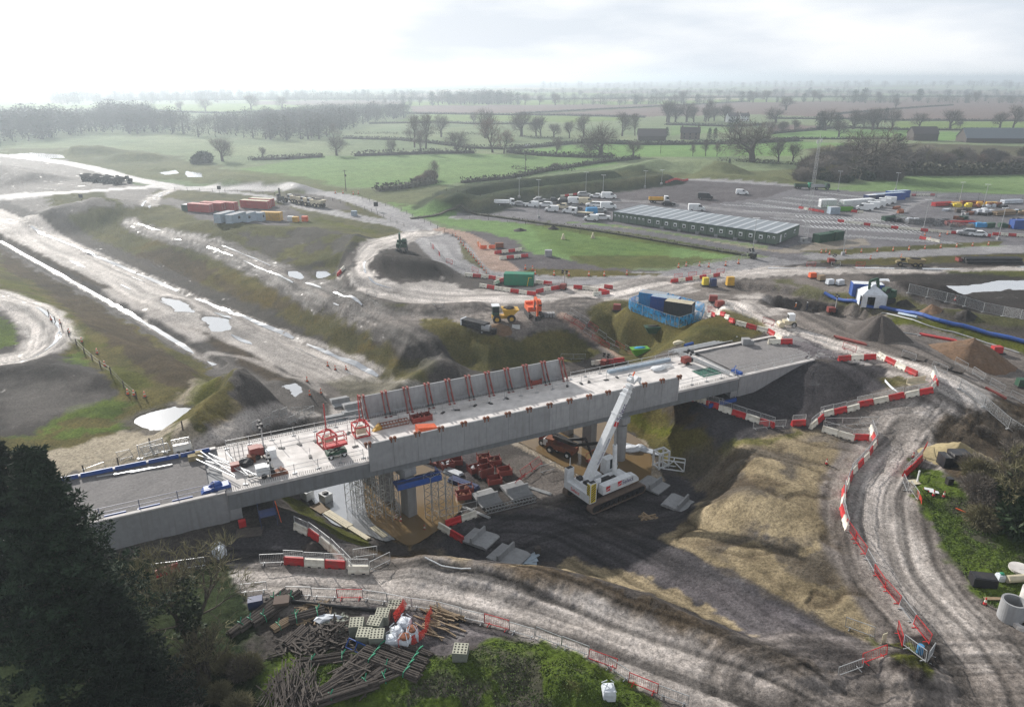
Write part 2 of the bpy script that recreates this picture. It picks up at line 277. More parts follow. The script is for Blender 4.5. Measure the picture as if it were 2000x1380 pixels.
# mound north of the trace, compound and side roads
A('rough', [(260, 420), (480, 436), (640, 440), (740, 460), (760, 480), (690, 500), (690, 540), (600, 560), (440, 500), (300, 455)], 1.5, 1)
A('soil', [(450, 455), (560, 440), (680, 455), (750, 470), (700, 500), (660, 545), (560, 520)], 3, 2, .85, patch=.42); A('rough', [(200, 375), (240, 400), (110, 408), (90, 385), (180, 372)], 2, 1)
A('gravel', [(350, 405), (560, 400), (600, 425), (540, 440), (420, 436)], 1, 1, .9); A('dmud', [(550, 380), (650, 380), (690, 410), (600, 410)], 1.5, 1)
for k in (((-300, 280), (0, 303), (150, 322), (260, 350), (330, 362)), ((-200, 392), (0, 386), (100, 378), (250, 368), (330, 364))): Ln('road', list(k), 8, 1, .8, 1, tr=.3)
Ln('road', [(300, 364), (400, 367), (520, 368), (640, 378), (730, 402), (800, 432), (855, 470), (900, 510), (960, 530), (1060, 541), (1200, 545), (1320, 541)], [9, 8, 8, 9, 10, 11, 13, 14, 13, 11, 11, 12], .5, .5, 1, tr=.25, tcol='tar')
Ln('road', [(1320, 541), (1420, 520), (1560, 506), (1760, 495), (2200, 478)], [11, 9, 8.5, 8, 8], .4, .4, 1, tr=.2, tcol='tar')
Ln('road', [(330, 366), (430, 374), (530, 385), (600, 405), (700, 425), (790, 440), (830, 462)], [7, 5, 5, 6, 7, 8, 9], 1, .6, 1, tr=.4)
Ln('pale', [(838, 455), (790, 462), (735, 482), (700, 515), (712, 550), (780, 575), (870, 585), (960, 580), (1080, 578), (1200, 578), (1300, 556)], [9, 9, 9, 9, 9, 10, 11, 13, 15, 18, 16], 1, .6, 1, tr=.45, tcol='mud')
A('pale', [(760, 555), (860, 545), (900, 560), (960, 580), (1080, 586), (1180, 570), (1290, 550), (1420, 530), (1400, 545), (1300, 570), (1200, 600), (1120, 620), (1000, 600), (820, 590)], 2, 1, .8)
A('soil', [(690, 470), (700, 500), (686, 540), (700, 575), (770, 594), (940, 590), (955, 600), (880, 614), (780, 610), (700, 590), (660, 560), (660, 520)], 1.5, 1, .9)
A('moss', [(700, 575), (760, 592), (860, 600), (930, 592), (900, 606), (820, 612), (760, 604), (700, 588)], .8, .6, .9); A('soil', [(730, 500), (790, 480), (860, 520), (850, 545), (740, 545), (720, 520)], 1.5, 1)
for k in (((250, 430), (270, 443), (340, 462), (440, 490), (540, 530), (630, 572), (700, 612), (760, 640), (830, 680), (880, 720)),): Ln('dmud', list(k), [5, 5, 6, 8, 9, 9, 8, 6, 6, 6], 1.2, .8, 1, tr=.5, wet=.1)
for k in (((255, 428), (262, 440), (340, 460), (440, 488), (540, 528), (640, 578)), ((262, 425), (280, 442), (350, 462), (450, 489), (560, 530))): Ln('mud', list(k), .9, .4, .3, .9, wet=.12)
Ln('mud', [(290, 400), (300, 385), (340, 370)], 6, 1, .6, 1, wet=.15, tr=.8); Ln('mud', [(860, 600), (960, 612), (1080, 606), (1150, 612)], 12, 2, 1, .9, tr=.7); Ln('mud', [(700, 600), (760, 618), (860, 622), (960, 606)], 8, 1.5, 1, .8, tr=.9)
A('slab', [(1130, 300), (1, 300)], 1) if 0 else None
# banks beside the side roads
A('olive', [(820, 625), (870, 622), (960, 655), (1010, 665), (1090, 640), (1130, 655), (1172, 688), (1100, 705), (1000, 715), (930, 725), (880, 690)], 1, .8); A('gold', [(870, 640), (960, 670), (1080, 645), (1120, 660), (1000, 690)], 1, 1, .7, patch=.45, pscale=4)
A('olive', [(1170, 603), (1230, 600), (1370, 628), (1420, 640), (1450, 655), (1420, 672), (1300, 668), (1220, 650)], 1, .8); A('mud', [(890, 620), (960, 612), (1100, 605), (1150, 630), (1080, 642), (1000, 660), (930, 648)], 1, .8, .9)
Ln('mud', [(1140, 600), (1180, 628), (1225, 655), (1260, 680)], [14, 9, 8, 9], 1, .6, 1, tr=.7); Ln('pink', [(1100, 618), (1140, 645), (1180, 672), (1215, 695)], 2.5, .2, .2, 1)
A('rough', [(620, 740), (700, 735), (800, 700), (860, 700), (830, 760), (740, 775)], 1, .8, .4)
# meadow and field paths east
A('bright', [(760, 395), (900, 400), (1195, 440), (1480, 488), (1420, 505), (1310, 520), (1180, 528), (1050, 505), (1010, 470), (900, 445), (800, 420)], 2, 1, .8)
A('rough', [(770, 400), (880, 395), (1200, 447), (1470, 492), (1440, 500), (1160, 460), (900, 415)], 1.5, 1, .8); A('grass', [(1040, 440), (1160, 450), (1330, 480), (1300, 515), (1180, 520), (1080, 490)], 4, 3, .45)
A('rough', [(1100, 500), (1300, 500), (1420, 505), (1300, 525), (1160, 530)], 2, 1, .8); A('gravel', [(945, 500), (1010, 490), (1080, 500), (1170, 522), (1280, 530), (1200, 535), (1040, 530), (980, 525)], 1.5, 1)
A('gravel', [(870, 455), (930, 450), (1010, 470), (1020, 490), (940, 492)], 1.5, 1); A('olive', [(1040, 524), (1120, 526), (1300, 536), (1120, 542), (1010, 532)], 1, .6)
A('rough', [(895, 470), (925, 500), (950, 530), (905, 505)], .5, .5, .9)
Ln('pink', [(862, 448), (905, 458), (940, 480), (960, 505), (985, 525)], [5, 5, 6, 6.5, 7], .2, .2)
# east yard
A('tar', [(893, 402), (985, 384), (1190, 362), (1340, 350), (1560, 362), (1620, 372), (1780, 374), (2200, 385), (2200, 480), (1900, 478), (1700, 488), (1500, 500), (1500, 480), (1200, 438)], .3, .3)
A('gravel', [(1095, 386), (1340, 352), (1560, 365), (1500, 385), (1360, 402), (1200, 396)], .4, .3, .9); Ln('road', [(893, 402), (1010, 384), (1190, 363), (1340, 351), (1560, 363)], 6, .3, .3); Ln('road', [(1190, 391), (1300, 397), (1480, 416), (1620, 430), (1700, 436)], 5, .5, 1, .7)
A('road', [(1640, 430), (1760, 384), (1850, 380), (1790, 400), (1740, 432)], .5, 1, .8); A('slab', [(1197, 441), (1515, 488), (1600, 470), (1690, 466), (1700, 478), (1560, 494), (1480, 494), (1200, 446)], .3, .3, .7)
Ln('tar', [(900, 405), (1200, 447), (1480, 492), (1550, 503)], [5, 6, 6, 7], .2, .2); A('rough', [(1560, 490), (1700, 484), (1960, 470), (1950, 478), (1640, 498)], .5, .4)
# east works
A('mud', [(1330, 560), (1600, 530), (2200, 515), (2200, 700), (2050, 800), (1900, 760), (1700, 690), (1500, 640), (1380, 605), (1200, 600)], 2, 1.5)
A('pale', [(1240, 560), (1330, 545), (1500, 520), (1640, 522), (1900, 524), (2200, 510), (2200, 522), (1900, 532), (1600, 535), (1440, 545), (1330, 575), (1250, 590)], 1.2, .8, .9)
A('mud', [(1340, 555), (1450, 545), (1480, 560), (1380, 575)], 1.5, 1, .8); A('pale', [(1390, 575), (1480, 575), (1600, 610), (1520, 622), (1420, 596)], 2.5, 1.5, .7, patch=.42)
A('moss', [(1440, 545), (1540, 545), (1640, 575), (1700, 590), (1640, 600), (1540, 572)], 1.5, 1, .6, patch=.45); A('soil', [(1480, 586), (1560, 580), (1660, 600), (1600, 612), (1500, 604)], 1, 1, .9)
A('olive', [(1560, 510), (1700, 505), (2200, 490), (2200, 508), (1900, 512), (1700, 518)], 1, 1, .9); A('moss', [(1850, 530), (2200, 526), (2200, 545), (1900, 548)], 1.2, 1, .9)
A('soil', [(1690, 535), (1900, 535), (2200, 545), (2200, 660), (2000, 628), (1860, 590), (1760, 570)], 2, 1.5, .95); A('rough', [(1620, 575), (1760, 575), (1900, 610), (2100, 650), (2100, 670), (1850, 625), (1640, 590)], 1.5, 1, .9)
A('dmud', [(1750, 600), (1900, 630), (2200, 690), (2200, 720), (1900, 650), (1740, 610)], 1, 1, .9); A('moss', [(1730, 612), (1800, 620), (2100, 690), (2100, 716), (1850, 650), (1740, 630)], 1, 1, 1)
A('pale', [(1660, 700), (1700, 690), (1840, 745), (1960, 790), (1960, 880), (1860, 900), (1740, 900), (1680, 870), (1750, 820), (1840, 780), (1820, 740)], 2, 1, .8)
# approach, slopes and haul road on the right
Ln('pale', [(1290, 590), (1380, 606), (1480, 632), (1580, 662), (1690, 700), (1780, 728), (1850, 762), (1870, 800)], [10, 7, 6, 6, 7, 9, 13, 18], .7, .6, .9, tr=.35, tcol='mud')
A('gravel', [(1345, 682), (1500, 660), (1560, 655), (1640, 690), (1722, 702), (1600, 703)], .8, .5)
A('dgravel', [(1591, 703), (1722, 712), (1750, 760), (1840, 770), (1800, 795), (1640, 830), (1500, 840), (1400, 850), (1330, 790), (1380, 770), (1450, 745)], .8, .5)
A('olive', [(1722, 740), (1760, 735), (1800, 765), (1760, 780)], 1, .6, .9)
A('dgravel', [(1310, 780), (1420, 820), (1500, 835), (1480, 860), (1400, 880), (1330, 830)], 1, .8); A('olive', [(1200, 800), (1290, 790), (1340, 830), (1420, 880), (1400, 930), (1330, 930), (1260, 870)], 1, .8, 1); A('brown', [(1290, 785), (1340, 790), (1380, 830), (1330, 830)], 1, 1)
A('moss', [(1210, 808), (1250, 800), (1330, 838), (1300, 850), (1230, 822)], .8, .8, .9)
A('clay', [(1400, 890), (1460, 860), (1560, 840), (1650, 850), (1700, 850), (1660, 930), (1640, 1000), (1680, 1090), (1760, 1240), (1720, 1270), (1600, 1215), (1440, 1130), (1290, 1050), (1340, 985)], 1.5, 1)
A('mud', [(1560, 850), (1700, 840), (1680, 900), (1640, 960), (1600, 920)], 1.5, 1.5, .7, patch=.4); A('dmud', [(1340, 900), (1440, 880), (1560, 870), (1600, 900), (1500, 960), (1380, 980)], 3, 2, .75, patch=.42, pscale=5)
A('dmud', [(1400, 1060), (1500, 1040), (1640, 1060), (1700, 1200), (1600, 1190)], 3, 2, .7, patch=.5, pscale=4); A('moss', [(1400, 870), (1470, 855), (1560, 845), (1500, 870), (1420, 885)], 1, 1, .7)
Ln('mud', [(1790, 850), (1750, 900), (1715, 960), (1712, 1020), (1740, 1090), (1800, 1170), (1860, 1240), (1900, 1310), (1930, 1400)], [20, 13, 11.5, 11, 11, 12, 14, 17, 20], .7, .5, 1, tr=.0)
Ln('pale', [(1800, 850), (1760, 900), (1722, 960), (1720, 1020), (1750, 1090), (1812, 1170), (1875, 1240), (1925, 1310), (1960, 1400)], [14, 9, 7, 6, 6, 6, 7, 8, 9], 1.2, 1.2, .55, tr=.8, tcol='mud')
A('grass', [(1780, 900), (1840, 920), (1900, 960), (2100, 1060), (2200, 1250), (1930, 1180), (1880, 1120), (1830, 1040), (1790, 980)], 1.2, .8, 1); A('dmud', [(1840, 960), (1960, 1000), (2100, 1150), (2000, 1180), (1900, 1080)], 2, 1.5, .8, patch=.52, pscale=4)
A('brown', [(1830, 830), (1960, 780), (2200, 800), (2200, 1060), (1960, 1010), (1900, 950), (1840, 910)], 1.5, 1, .9)
# under the bridge and the crane pad
A('dgravel', [(1120, 960), (1260, 930), (1330, 930), (1380, 960), (1340, 1010), (1290, 1050), (1440, 1130), (1560, 1200), (1700, 1262), (1700, 1345), (1480, 1255), (1300, 1165), (1060, 1090), (960, 1105), (860, 1070), (850, 1010), (980, 1000)], 1, .6)
A('gravel', [(1230, 1110), (1440, 1140), (1600, 1215), (1720, 1275), (1720, 1340), (1560, 1290), (1380, 1190)], 1.5, 1.5, .9); A('dmud', [(900, 860), (1050, 850), (1200, 960), (1100, 990), (880, 1010), (830, 930)], 1, .8)
A('mud', [(920, 900), (1040, 880), (1150, 950), (1080, 975), (960, 960)], 3, 2, .7); A('dmud', [(1180, 985), (1290, 1010), (1250, 1060), (1150, 1040)], 2, 1.5, .4)
A('slab', [(985, 860), (1090, 790), (1260, 860), (1300, 940), (1225, 950), (1180, 960)], .2, .15, wet=.45); A('ochre', [(1010, 862), (1060, 850), (1250, 925), (1225, 950), (1190, 955)], 1, .5, .8, wet=.5, patch=.4, pscale=6)
A('dmud', [(560, 900), (700, 880), (900, 900), (900, 1020), (850, 1060), (700, 1060), (600, 1000)], .5, .5); A('ochre', [(700, 1010), (715, 900), (900, 940), (905, 985), (800, 1072)], .4, .3, wet=.6)
A('gravel', [(800, 870), (900, 850), (960, 900), (900, 960), (880, 1000), (850, 960), (840, 900)], .6, .5)
# near bank and haul road at the bottom
A('dgravel', [(440, 1040), (500, 1030), (560, 1000), (640, 1050), (720, 1090), (600, 1110), (440, 1110)], 1, .7); A('moss', [(540, 960), (590, 975), (640, 1020), (720, 1050), (740, 1075), (660, 1050), (570, 990)], .6, .5, .9)
A('brown', [(700, 1060), (830, 1075), (900, 1095), (1060, 1105), (1300, 1180), (1480, 1255), (1620, 1310), (1560, 1330), (1400, 1270), (1200, 1180), (950, 1120), (740, 1090)], 1, .8, 1)
A('clay', [(1000, 1105), (1110, 1090), (1250, 1120), (1380, 1185), (1480, 1245), (1380, 1205), (1250, 1150), (1130, 1120)], .8, .6, .9); A('clay', [(860, 1080), (930, 1100), (880, 1100)], 1, 1, .6)
A('mud', [(380, 1110), (560, 1105), (760, 1090), (900, 1125), (1150, 1180), (1350, 1260), (1560, 1325), (1640, 1335), (1800, 1290), (2100, 1300), (2100, 1700), (1500, 1700), (1330, 1380), (1180, 1290), (1020, 1215), (880, 1180), (700, 1165), (480, 1150)], 1, .7)
Ln('pale', [(420, 1135), (560, 1137), (700, 1145), (860, 1165), (1000, 1195), (1140, 1240), (1300, 1310), (1400, 1370), (1500, 1450)], [3, 5, 5, 6, 6, 6, 6, 6, 6], 1.5, 1.5, .6, tr=0)
Ln('mud', [(420, 1128), (600, 1125), (800, 1137), (960, 1160), (1140, 1215), (1330, 1290), (1480, 1350), (1650, 1430)], [7, 8, 8.5, 9, 10, 11, 12, 14], 1, 1, .12, tr=.85, tcol='soil', tsc=.45)
Ln('pale', [(1100, 1160), (1350, 1270), (1500, 1340)], 1.5, 1, 1, .3); Ln('mud', [(1500, 1345), (1640, 1330), (1800, 1310), (2000, 1330)], 10, 1, 1, .5, tr=.6)
A('gravel', [(700, 1190), (860, 1190), (960, 1225), (1000, 1240), (900, 1275), (860, 1290), (760, 1270)], 1, .8, .9)
A('grass', [(460, 1290), (600, 1270), (760, 1270), (880, 1280), (970, 1250), (1080, 1255), (1180, 1310), (1290, 1380), (1330, 1500), (300, 1500)], 1, .7, 1); A('dmud', [(740, 1340), (900, 1330), (1100, 1400), (700, 1400)], 1.5, 1, .85, patch=.46, pscale=3); A('dmud', [(930, 1260), (1060, 1270), (1180, 1330), (1000, 1400)], 1.5, 1, .8, patch=.5, pscale=2)
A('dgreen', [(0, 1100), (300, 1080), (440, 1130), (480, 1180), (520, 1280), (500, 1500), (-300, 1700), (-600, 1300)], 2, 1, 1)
A('soil', [(1760, 1240), (1830, 1250), (1850, 1300), (1800, 1330), (1740, 1310)], .6, .5); A('moss', [(1700, 1240), (1790, 1250), (1810, 1310), (1750, 1290)], .8, .6, .8, patch=.42, pscale=3)
A('dgreen', [(903, 398), (1010, 382), (1130, 370), (1318, 350), (1312, 338), (1130, 350), (1010, 362), (905, 382), (838, 396), (842, 372), (900, 360), (870, 400)], 1, 1, .9) if 0 else None
for b_ in ([(925, 392), (1010, 372), (1130, 360), (1290, 342)], [(865, 388), (900, 368), (1010, 352), (1185, 334)]): Ln('dgreen', None, 22, 1.2, 1, .85, wpts=[P0(*p, 8.) for p in b_]); Ln('rough', None, 8, 2, 1.5, .6, wpts=[P0(*p, 8.5) for p in b_])
A('dgreen', [(846, 376), (905, 360), (1180, 333), (1312, 345), (1200, 358), (1050, 374), (930, 394), (870, 388)], 1.5, 1, .8); A('rough', [(880, 372), (1180, 338), (1280, 340), (1100, 352), (930, 366)], 2, 1.5, .5); A('rough', [(1090, 1330), (1150, 1330), (1150, 1350), (1095, 1352)], .8, .5, .8)
for pts, zp, _ in pools:
    cx = sum(p[0] for p in pts) / len(pts); cy_ = sum(p[1] for p in pts) / len(pts)
    if cy_ < 330: A('dmud', None, 1.2, 1.2, .75, wpts=[(cx + (x - cx) * (1 + 1.6 / math.hypot(x - cx, y - cy_)), cy_ + (y - cy_) * (1 + 1.6 / math.hypot(x - cx, y - cy_))) for x, y in pts])
A('olive', [(1165, 602), (1225, 614), (1320, 650), (1440, 650), (1462, 664), (1335, 680), (1275, 660), (1215, 636)], 1, .8, .9); A('olive', [(575, 590), (690, 640), (765, 690), (830, 735), (800, 748), (745, 722), (640, 668), (540, 615)], 1.5, 1.2, .85); A('gold', [(560, 600), (700, 660), (800, 725), (690, 690)], 2, 1.5, .7, patch=.5, pscale=6)
A('olive', [(815, 632), (850, 630), (905, 680), (930, 722), (890, 705)], .8, .6, .9)
Ln('olive', None, 16, 1, .8, .95, wpts=[P0(1225, 618, 4), P0(1265, 640, 4), P0(1310, 655, 5), P0(1400, 655, 6)]); Ln('gold', None, 7, 2, 1, .2, wpts=[P0(1240, 615, 5), P0(1300, 640, 5), P0(1390, 645, 6)])
# erosion rills and cracks running down the sandy slope
pts = [G2(*p) for p in [(1400, 890), (1560, 845), (1700, 850), (1660, 930), (1640, 1000), (1680, 1090), (1760, 1240), (1600, 1215), (1290, 1050)]]; q = np.nonzero((X > 15) & (X < 45) & (Y > 50) & (Y < 88))[0]; e = sst(0, 2, sdist(X[q], Y[q], pts))
a_ = X[q] * .80 - Y[q] * .6; b_ = X[q] * .6 + Y[q] * .80; wv = fbm(X[q], Y[q], 9, 2, 41) * 6; r1 = 1 - np.abs(fbm(a_ * .5 + wv * .5, b_ * 1.0 + wv * .5, 3.2, 3, 42) * 2 - 1) * 6; r2 = 1 - np.abs(fbm(X[q] + wv, Y[q] - wv, 9, 4, 43) * 2 - 1) * 9
k = np.clip(np.maximum(r1 * .8, r2), 0, 1) * e; lay(k * .85, q, 'brown', .9, 0, 0, n_sml[q]); Z[q] -= k * .22
A('dgravel', [(1455, 1030), (1480, 1025), (1540, 1050), (1530, 1060), (1470, 1055)], 1.2, .6, .9, patch=.42, pscale=2)
def ruts(px, wd, amt=.5, sc=.42):
    "parallel wheel ruts pressed along a haul line"
    pts = smooth_line([G2(*p) for p in px]); xs = [p[0] for p in pts]; yy = [p[1] for p in pts]; q = np.nonzero((X > min(xs) - wd) & (X < max(xs) + wd) & (Y > min(yy) - wd) & (Y < max(yy) + wd))[0]
    d, t, s = segd(X[q], Y[q], pts); e = sst(wd / 2, wd / 2 - 1.5, d) * (1 - sst(.86, 1, VEG[q])); lat = d * s + (fbm(t, t * 0, 22, 2, 51) - .5) * 3 + (fbm(X[q], Y[q], 9, 2, 52) - .5) * 1.2
    v = (fbm(lat, t * .03, sc, 2, 53) - .5) * 3.4 + (fbm(lat, t * .05, sc * 3.2, 2, 54) - .5) * 3; v = np.clip(v, -1, 1) * e * (.55 + .9 * np.clip(n_med[q] - .2, 0, 1))
    COLr[q] *= (1 + amt * v)[:, None]; Z[q] += v * .05 * sst(170, 90, Y[q])
ruts([(400, 1130), (600, 1132), (800, 1145), (960, 1168), (1140, 1222), (1330, 1300), (1480, 1360), (1650, 1440)], 11, .75); ruts([(1790, 850), (1750, 900), (1715, 960), (1712, 1020), (1740, 1090), (1800, 1170), (1860, 1240), (1900, 1310), (1930, 1400)], 12, .6)
ruts([(1290, 590), (1380, 606), (1480, 632), (1580, 662), (1690, 700), (1780, 728), (1850, 762), (1870, 800), (1800, 850)], 11, .5); ruts([(1640, 1330), (1480, 1240), (1330, 1150), (1200, 1080), (1080, 1030), (960, 1020)], 12, .4); ruts([(0, 430), (120, 487), (260, 551), (400, 612), (540, 672), (690, 742)], 13, .4, .6)
ruts([(838, 455), (790, 462), (735, 482), (700, 515), (712, 550), (780, 575), (870, 585), (960, 580), (1080, 578), (1200, 578), (1300, 556)], 14, .4, .6); ruts([(430, 486), (540, 528), (640, 575), (700, 605), (760, 640), (830, 680), (880, 720)], 8, .5, .4); ruts([(860, 604), (960, 612), (1080, 606), (1180, 628), (1225, 655)], 12, .55, .5); ruts([(700, 600), (760, 618), (860, 622), (960, 606)], 9, .6)
ruts([(1500, 1345), (1640, 1330), (1800, 1310), (2000, 1330)], 12, .5); ruts([(1640, 530), (1500, 530), (1330, 560), (1200, 590)], 14, .3, .7); ruts([(1500, 600), (1600, 640), (1760, 700), (1900, 760), (2000, 800)], 26, .5, .7); ruts([(640, 378), (730, 402), (800, 432), (855, 470), (900, 510), (960, 530), (1060, 541), (1320, 541), (1560, 506)], 9, .2, .8); ruts([(-150, 560), (20, 585), (85, 625), (95, 665), (60, 695), (-20, 712)], 9, .5); ruts([(1300, 1000), (1200, 1000), (1100, 1010), (960, 1060)], 10, .4)
# rills, ruts and clods as real relief in bare soil, tufts in the grass
COLr *= np.array([.83, .82, .83]); g_ = COLr.mean(1, keepdims=True); COLr = np.clip(g_ + (COLr - g_) * 1.15, .004, 1)
near = sst(260, 60, Y)
Z += near * (1 - VEG) * ((n_tin - .5) * .12 + (n_sml - .5) * .14) + near * VEG * ((n_tin - .5) * .2 + (n_sml - .5) * .28)
me = bpy.data.meshes.new('ground'); idx = np.arange(nr * nc).reshape(nr, nc)
quads = np.stack([idx[:-1, :-1], idx[:-1, 1:], idx[1:, 1:], idx[1:, :-1]], -1).reshape(-1, 4)
me.vertices.add(X.size); me.vertices.foreach_set('co', np.stack([X, Y, Z], -1).astype(np.float32).ravel())
me.loops.add(quads.size); me.loops.foreach_set('vertex_index', quads.ravel().astype(np.int32))
me.polygons.add(len(quads)); me.polygons.foreach_set('loop_start', (np.arange(len(quads)) * 4).astype(np.int32))
me.update(calc_edges=True); me.polygons.foreach_set('use_smooth', np.ones(len(quads), bool))
at = me.color_attributes.new('soilcol', 'FLOAT_COLOR', 'POINT')
at.data.foreach_set('color', np.concatenate([COLr, np.ones((X.size, 1))], 1).astype(np.float32).ravel())
at = me.color_attributes.new('surf', 'FLOAT_COLOR', 'POINT')
at.data.foreach_set('color', np.stack([RGH, WET, VEG, np.ones(X.size)], 1).astype(np.float32).ravel())
ground = bpy.data.objects.new('ground', me); COL.objects.link(ground); ground['kind'] = 'structure'
gm = bpy.data.materials.new('ground_cover'); gm.use_nodes = True; nt = gm.node_tree; nd = nt.nodes.new; lk = nt.links.new
bs = nt.nodes['Principled BSDF']
a1 = nd('ShaderNodeAttribute'); a1.attribute_name = 'soilcol'; a2 = nd('ShaderNodeAttribute'); a2.attribute_name = 'surf'; sp = nd('ShaderNodeSeparateColor'); lk(a2.outputs[0], sp.inputs[0])
geo = nd('ShaderNodeNewGeometry')
def nnoise(scale, det=6, rough=.6, dist=0):
    n = nd('ShaderNodeTexNoise'); n.inputs['Scale'].default_value = scale; n.inputs['Detail'].default_value = det; n.inputs['Roughness'].default_value = rough; n.inputs['Distortion'].default_value = dist
    lk(geo.outputs['Position'], n.inputs['Vector']); return n.outputs[0]
def nmath(op, a, b=None, c=None):
    n = nd('ShaderNodeMath'); n.operation = op
    for i, v in enumerate((a, b, c)):
        if v is None: continue
        if isinstance(v, (int, float)): n.inputs[i].default_value = v
        else: lk(v, n.inputs[i])
    return n.outputs[0]
def nmap(v, a, b, c, d):
    n = nd('ShaderNodeMapRange'); n.inputs[1].default_value = a; n.inputs[2].default_value = b; n.inputs[3].default_value = c; n.inputs[4].default_value = d; lk(v, n.inputs[0]); return n.outputs[0]
f1 = nnoise(3.2, 10, .82); f2 = nnoise(.35, 7, .65); f3 = nnoise(.05, 5, .6)
g = nmath('MULTIPLY', nmap(f1, .36, .64, .42, 1.58), nmath('MULTIPLY', nmap(f2, .3, .7, .82, 1.18), nmap(f3, .3, .7, .88, 1.12)))
vm = nd('ShaderNodeVectorMath'); vm.operation = 'SCALE'; lk(a1.outputs[0], vm.inputs[0]); lk(g, vm.inputs['Scale'])
# stones and straw flecks
vo = nd('ShaderNodeTexVoronoi'); vo.inputs['Scale'].default_value = 4.5; lk(geo.outputs['Position'], vo.inputs['Vector'])
fl = nmath('MULTIPLY', nmap(vo.outputs['Distance'], .10, .16, 1, 0), nmap(f2, .5, .6, 0, .45))
mxc = nd('ShaderNodeMix'); mxc.data_type = 'RGBA'; lk(nmath('MULTIPLY', fl, nmap(sp.outputs[2], 0, 1, 1, .35)), mxc.inputs[0]); lk(vm.outputs[0], mxc.inputs[6]); mxc.inputs[7].default_value = (.30, .28, .25, 1)
lk(mxc.outputs[2], bs.inputs['Base Color'])
wet = nmath('MULTIPLY', sp.outputs[1], nmap(f2, .42, .56, 0, 1))
pud = nmap(nmath('ADD', wet, nmath('MULTIPLY', nmath('SUBTRACT', 1, sp.outputs[2]), nmap(f2, .62, .70, 0, .55))), 0, 1, 0, 1)
lk(nmath('MULTIPLY', sp.outputs[0], nmap(pud, 0, 1, 1, .25)), bs.inputs['Roughness'])
bs.inputs['Specular IOR Level'].default_value = .5
lk(nmath('MAXIMUM', nmap(sp.outputs[2], 0, 1, .09, .03), nmath('MULTIPLY', pud, .55)), bs.inputs['Specular IOR Level'])
bp = nd('ShaderNodeBump'); bp.inputs['Distance'].default_value = .26; lk(nmath('MULTIPLY', nmap(pud, 0, 1, .75, .05), 1), bp.inputs['Strength'])
lk(nmath('ADD', f1, nmath('MULTIPLY', nnoise(9, 4, .6), .35)), bp.inputs['Height']); lk(bp.outputs[0], bs.inputs['Normal'])
me.materials.append(gm)
# ---------------- haze ----------------
def new_mat(name):
    m = bpy.data.materials.new(name); m.use_nodes = True; return m
# ---------------- object helpers ----------------
rnd = random.Random(7)
def mat(name, col, rough=.7, metal=0., var=.12, dirt=.25, scale=3., dcol=(.12, .10, .085), spec=.4, alpha=1., bump=0., streak=0):
    m = new_mat(name); nt = m.node_tree; nd = nt.nodes.new; lk = nt.links.new; b = nt.nodes['Principled BSDF']
    geo = nd('ShaderNodeNewGeometry'); oi = nd('ShaderNodeObjectInfo')
    n1 = nd('ShaderNodeTexNoise'); n1.inputs['Scale'].default_value = scale; n1.inputs['Detail'].default_value = 7; n1.inputs['Roughness'].default_value = .65
    n2 = nd('ShaderNodeTexNoise'); n2.inputs['Scale'].default_value = scale * .37; n2.inputs['Detail'].default_value = 5
    for n in (n1, n2): lk(geo.outputs['Position'], n.inputs['Vector'])
    if streak: # rain stains run down the face
        sm = nd('ShaderNodeMapping'); sm.inputs['Scale'].default_value = (1.6, 1.6, .16); lk(geo.outputs['Position'], sm.inputs['Vector']); lk(sm.outputs[0], n2.inputs['Vector']); n2.inputs['Scale'].default_value = 1.8; n2.inputs['Detail'].default_value = 8
    mr = nd('ShaderNodeMapRange'); mr.inputs[1].default_value = .3; mr.inputs[2].default_value = .7; mr.inputs[3].default_value = 1 - var; mr.inputs[4].default_value = 1 + var; lk(n1.outputs[0], mr.inputs[0])
    ra = nd('ShaderNodeMapRange'); ra.inputs[3].default_value = 1 - var * .7; ra.inputs[4].default_value = 1 + var * .7; lk(oi.outputs['Random'], ra.inputs[0])
    mm = nd('ShaderNodeMath'); mm.operation = 'MULTIPLY'; lk(mr.outputs[0], mm.inputs[0]); lk(ra.outputs[0], mm.inputs[1])
    vm = nd('ShaderNodeVectorMath'); vm.operation = 'SCALE'; vm.inputs[0].default_value = col; lk(mm.outputs[0], vm.inputs['Scale'])
    mx = nd('ShaderNodeMix'); mx.data_type = 'RGBA'; d = nd('ShaderNodeMapRange'); d.inputs[1].default_value = .48; d.inputs[2].default_value = .68; d.inputs[4].default_value = dirt; lk(n2.outputs[0], d.inputs[0])
    lk(d.outputs[0], mx.inputs[0]); lk(vm.outputs[0], mx.inputs[6]); mx.inputs[7].default_value = (*dcol, 1); lk(mx.outputs[2], b.inputs['Base Color'])
    b.inputs['Roughness'].default_value = rough; b.inputs['Metallic'].default_value = metal; b.inputs['Specular IOR Level'].default_value = spec; b.inputs['Alpha'].default_value = alpha
    if bump:
        bp = nd('ShaderNodeBump'); bp.inputs['Strength'].default_value = bump; bp.inputs['Distance'].default_value = .1; lk(n1.outputs[0], bp.inputs['Height']); lk(bp.outputs[0], b.inputs['Normal'])
    return m
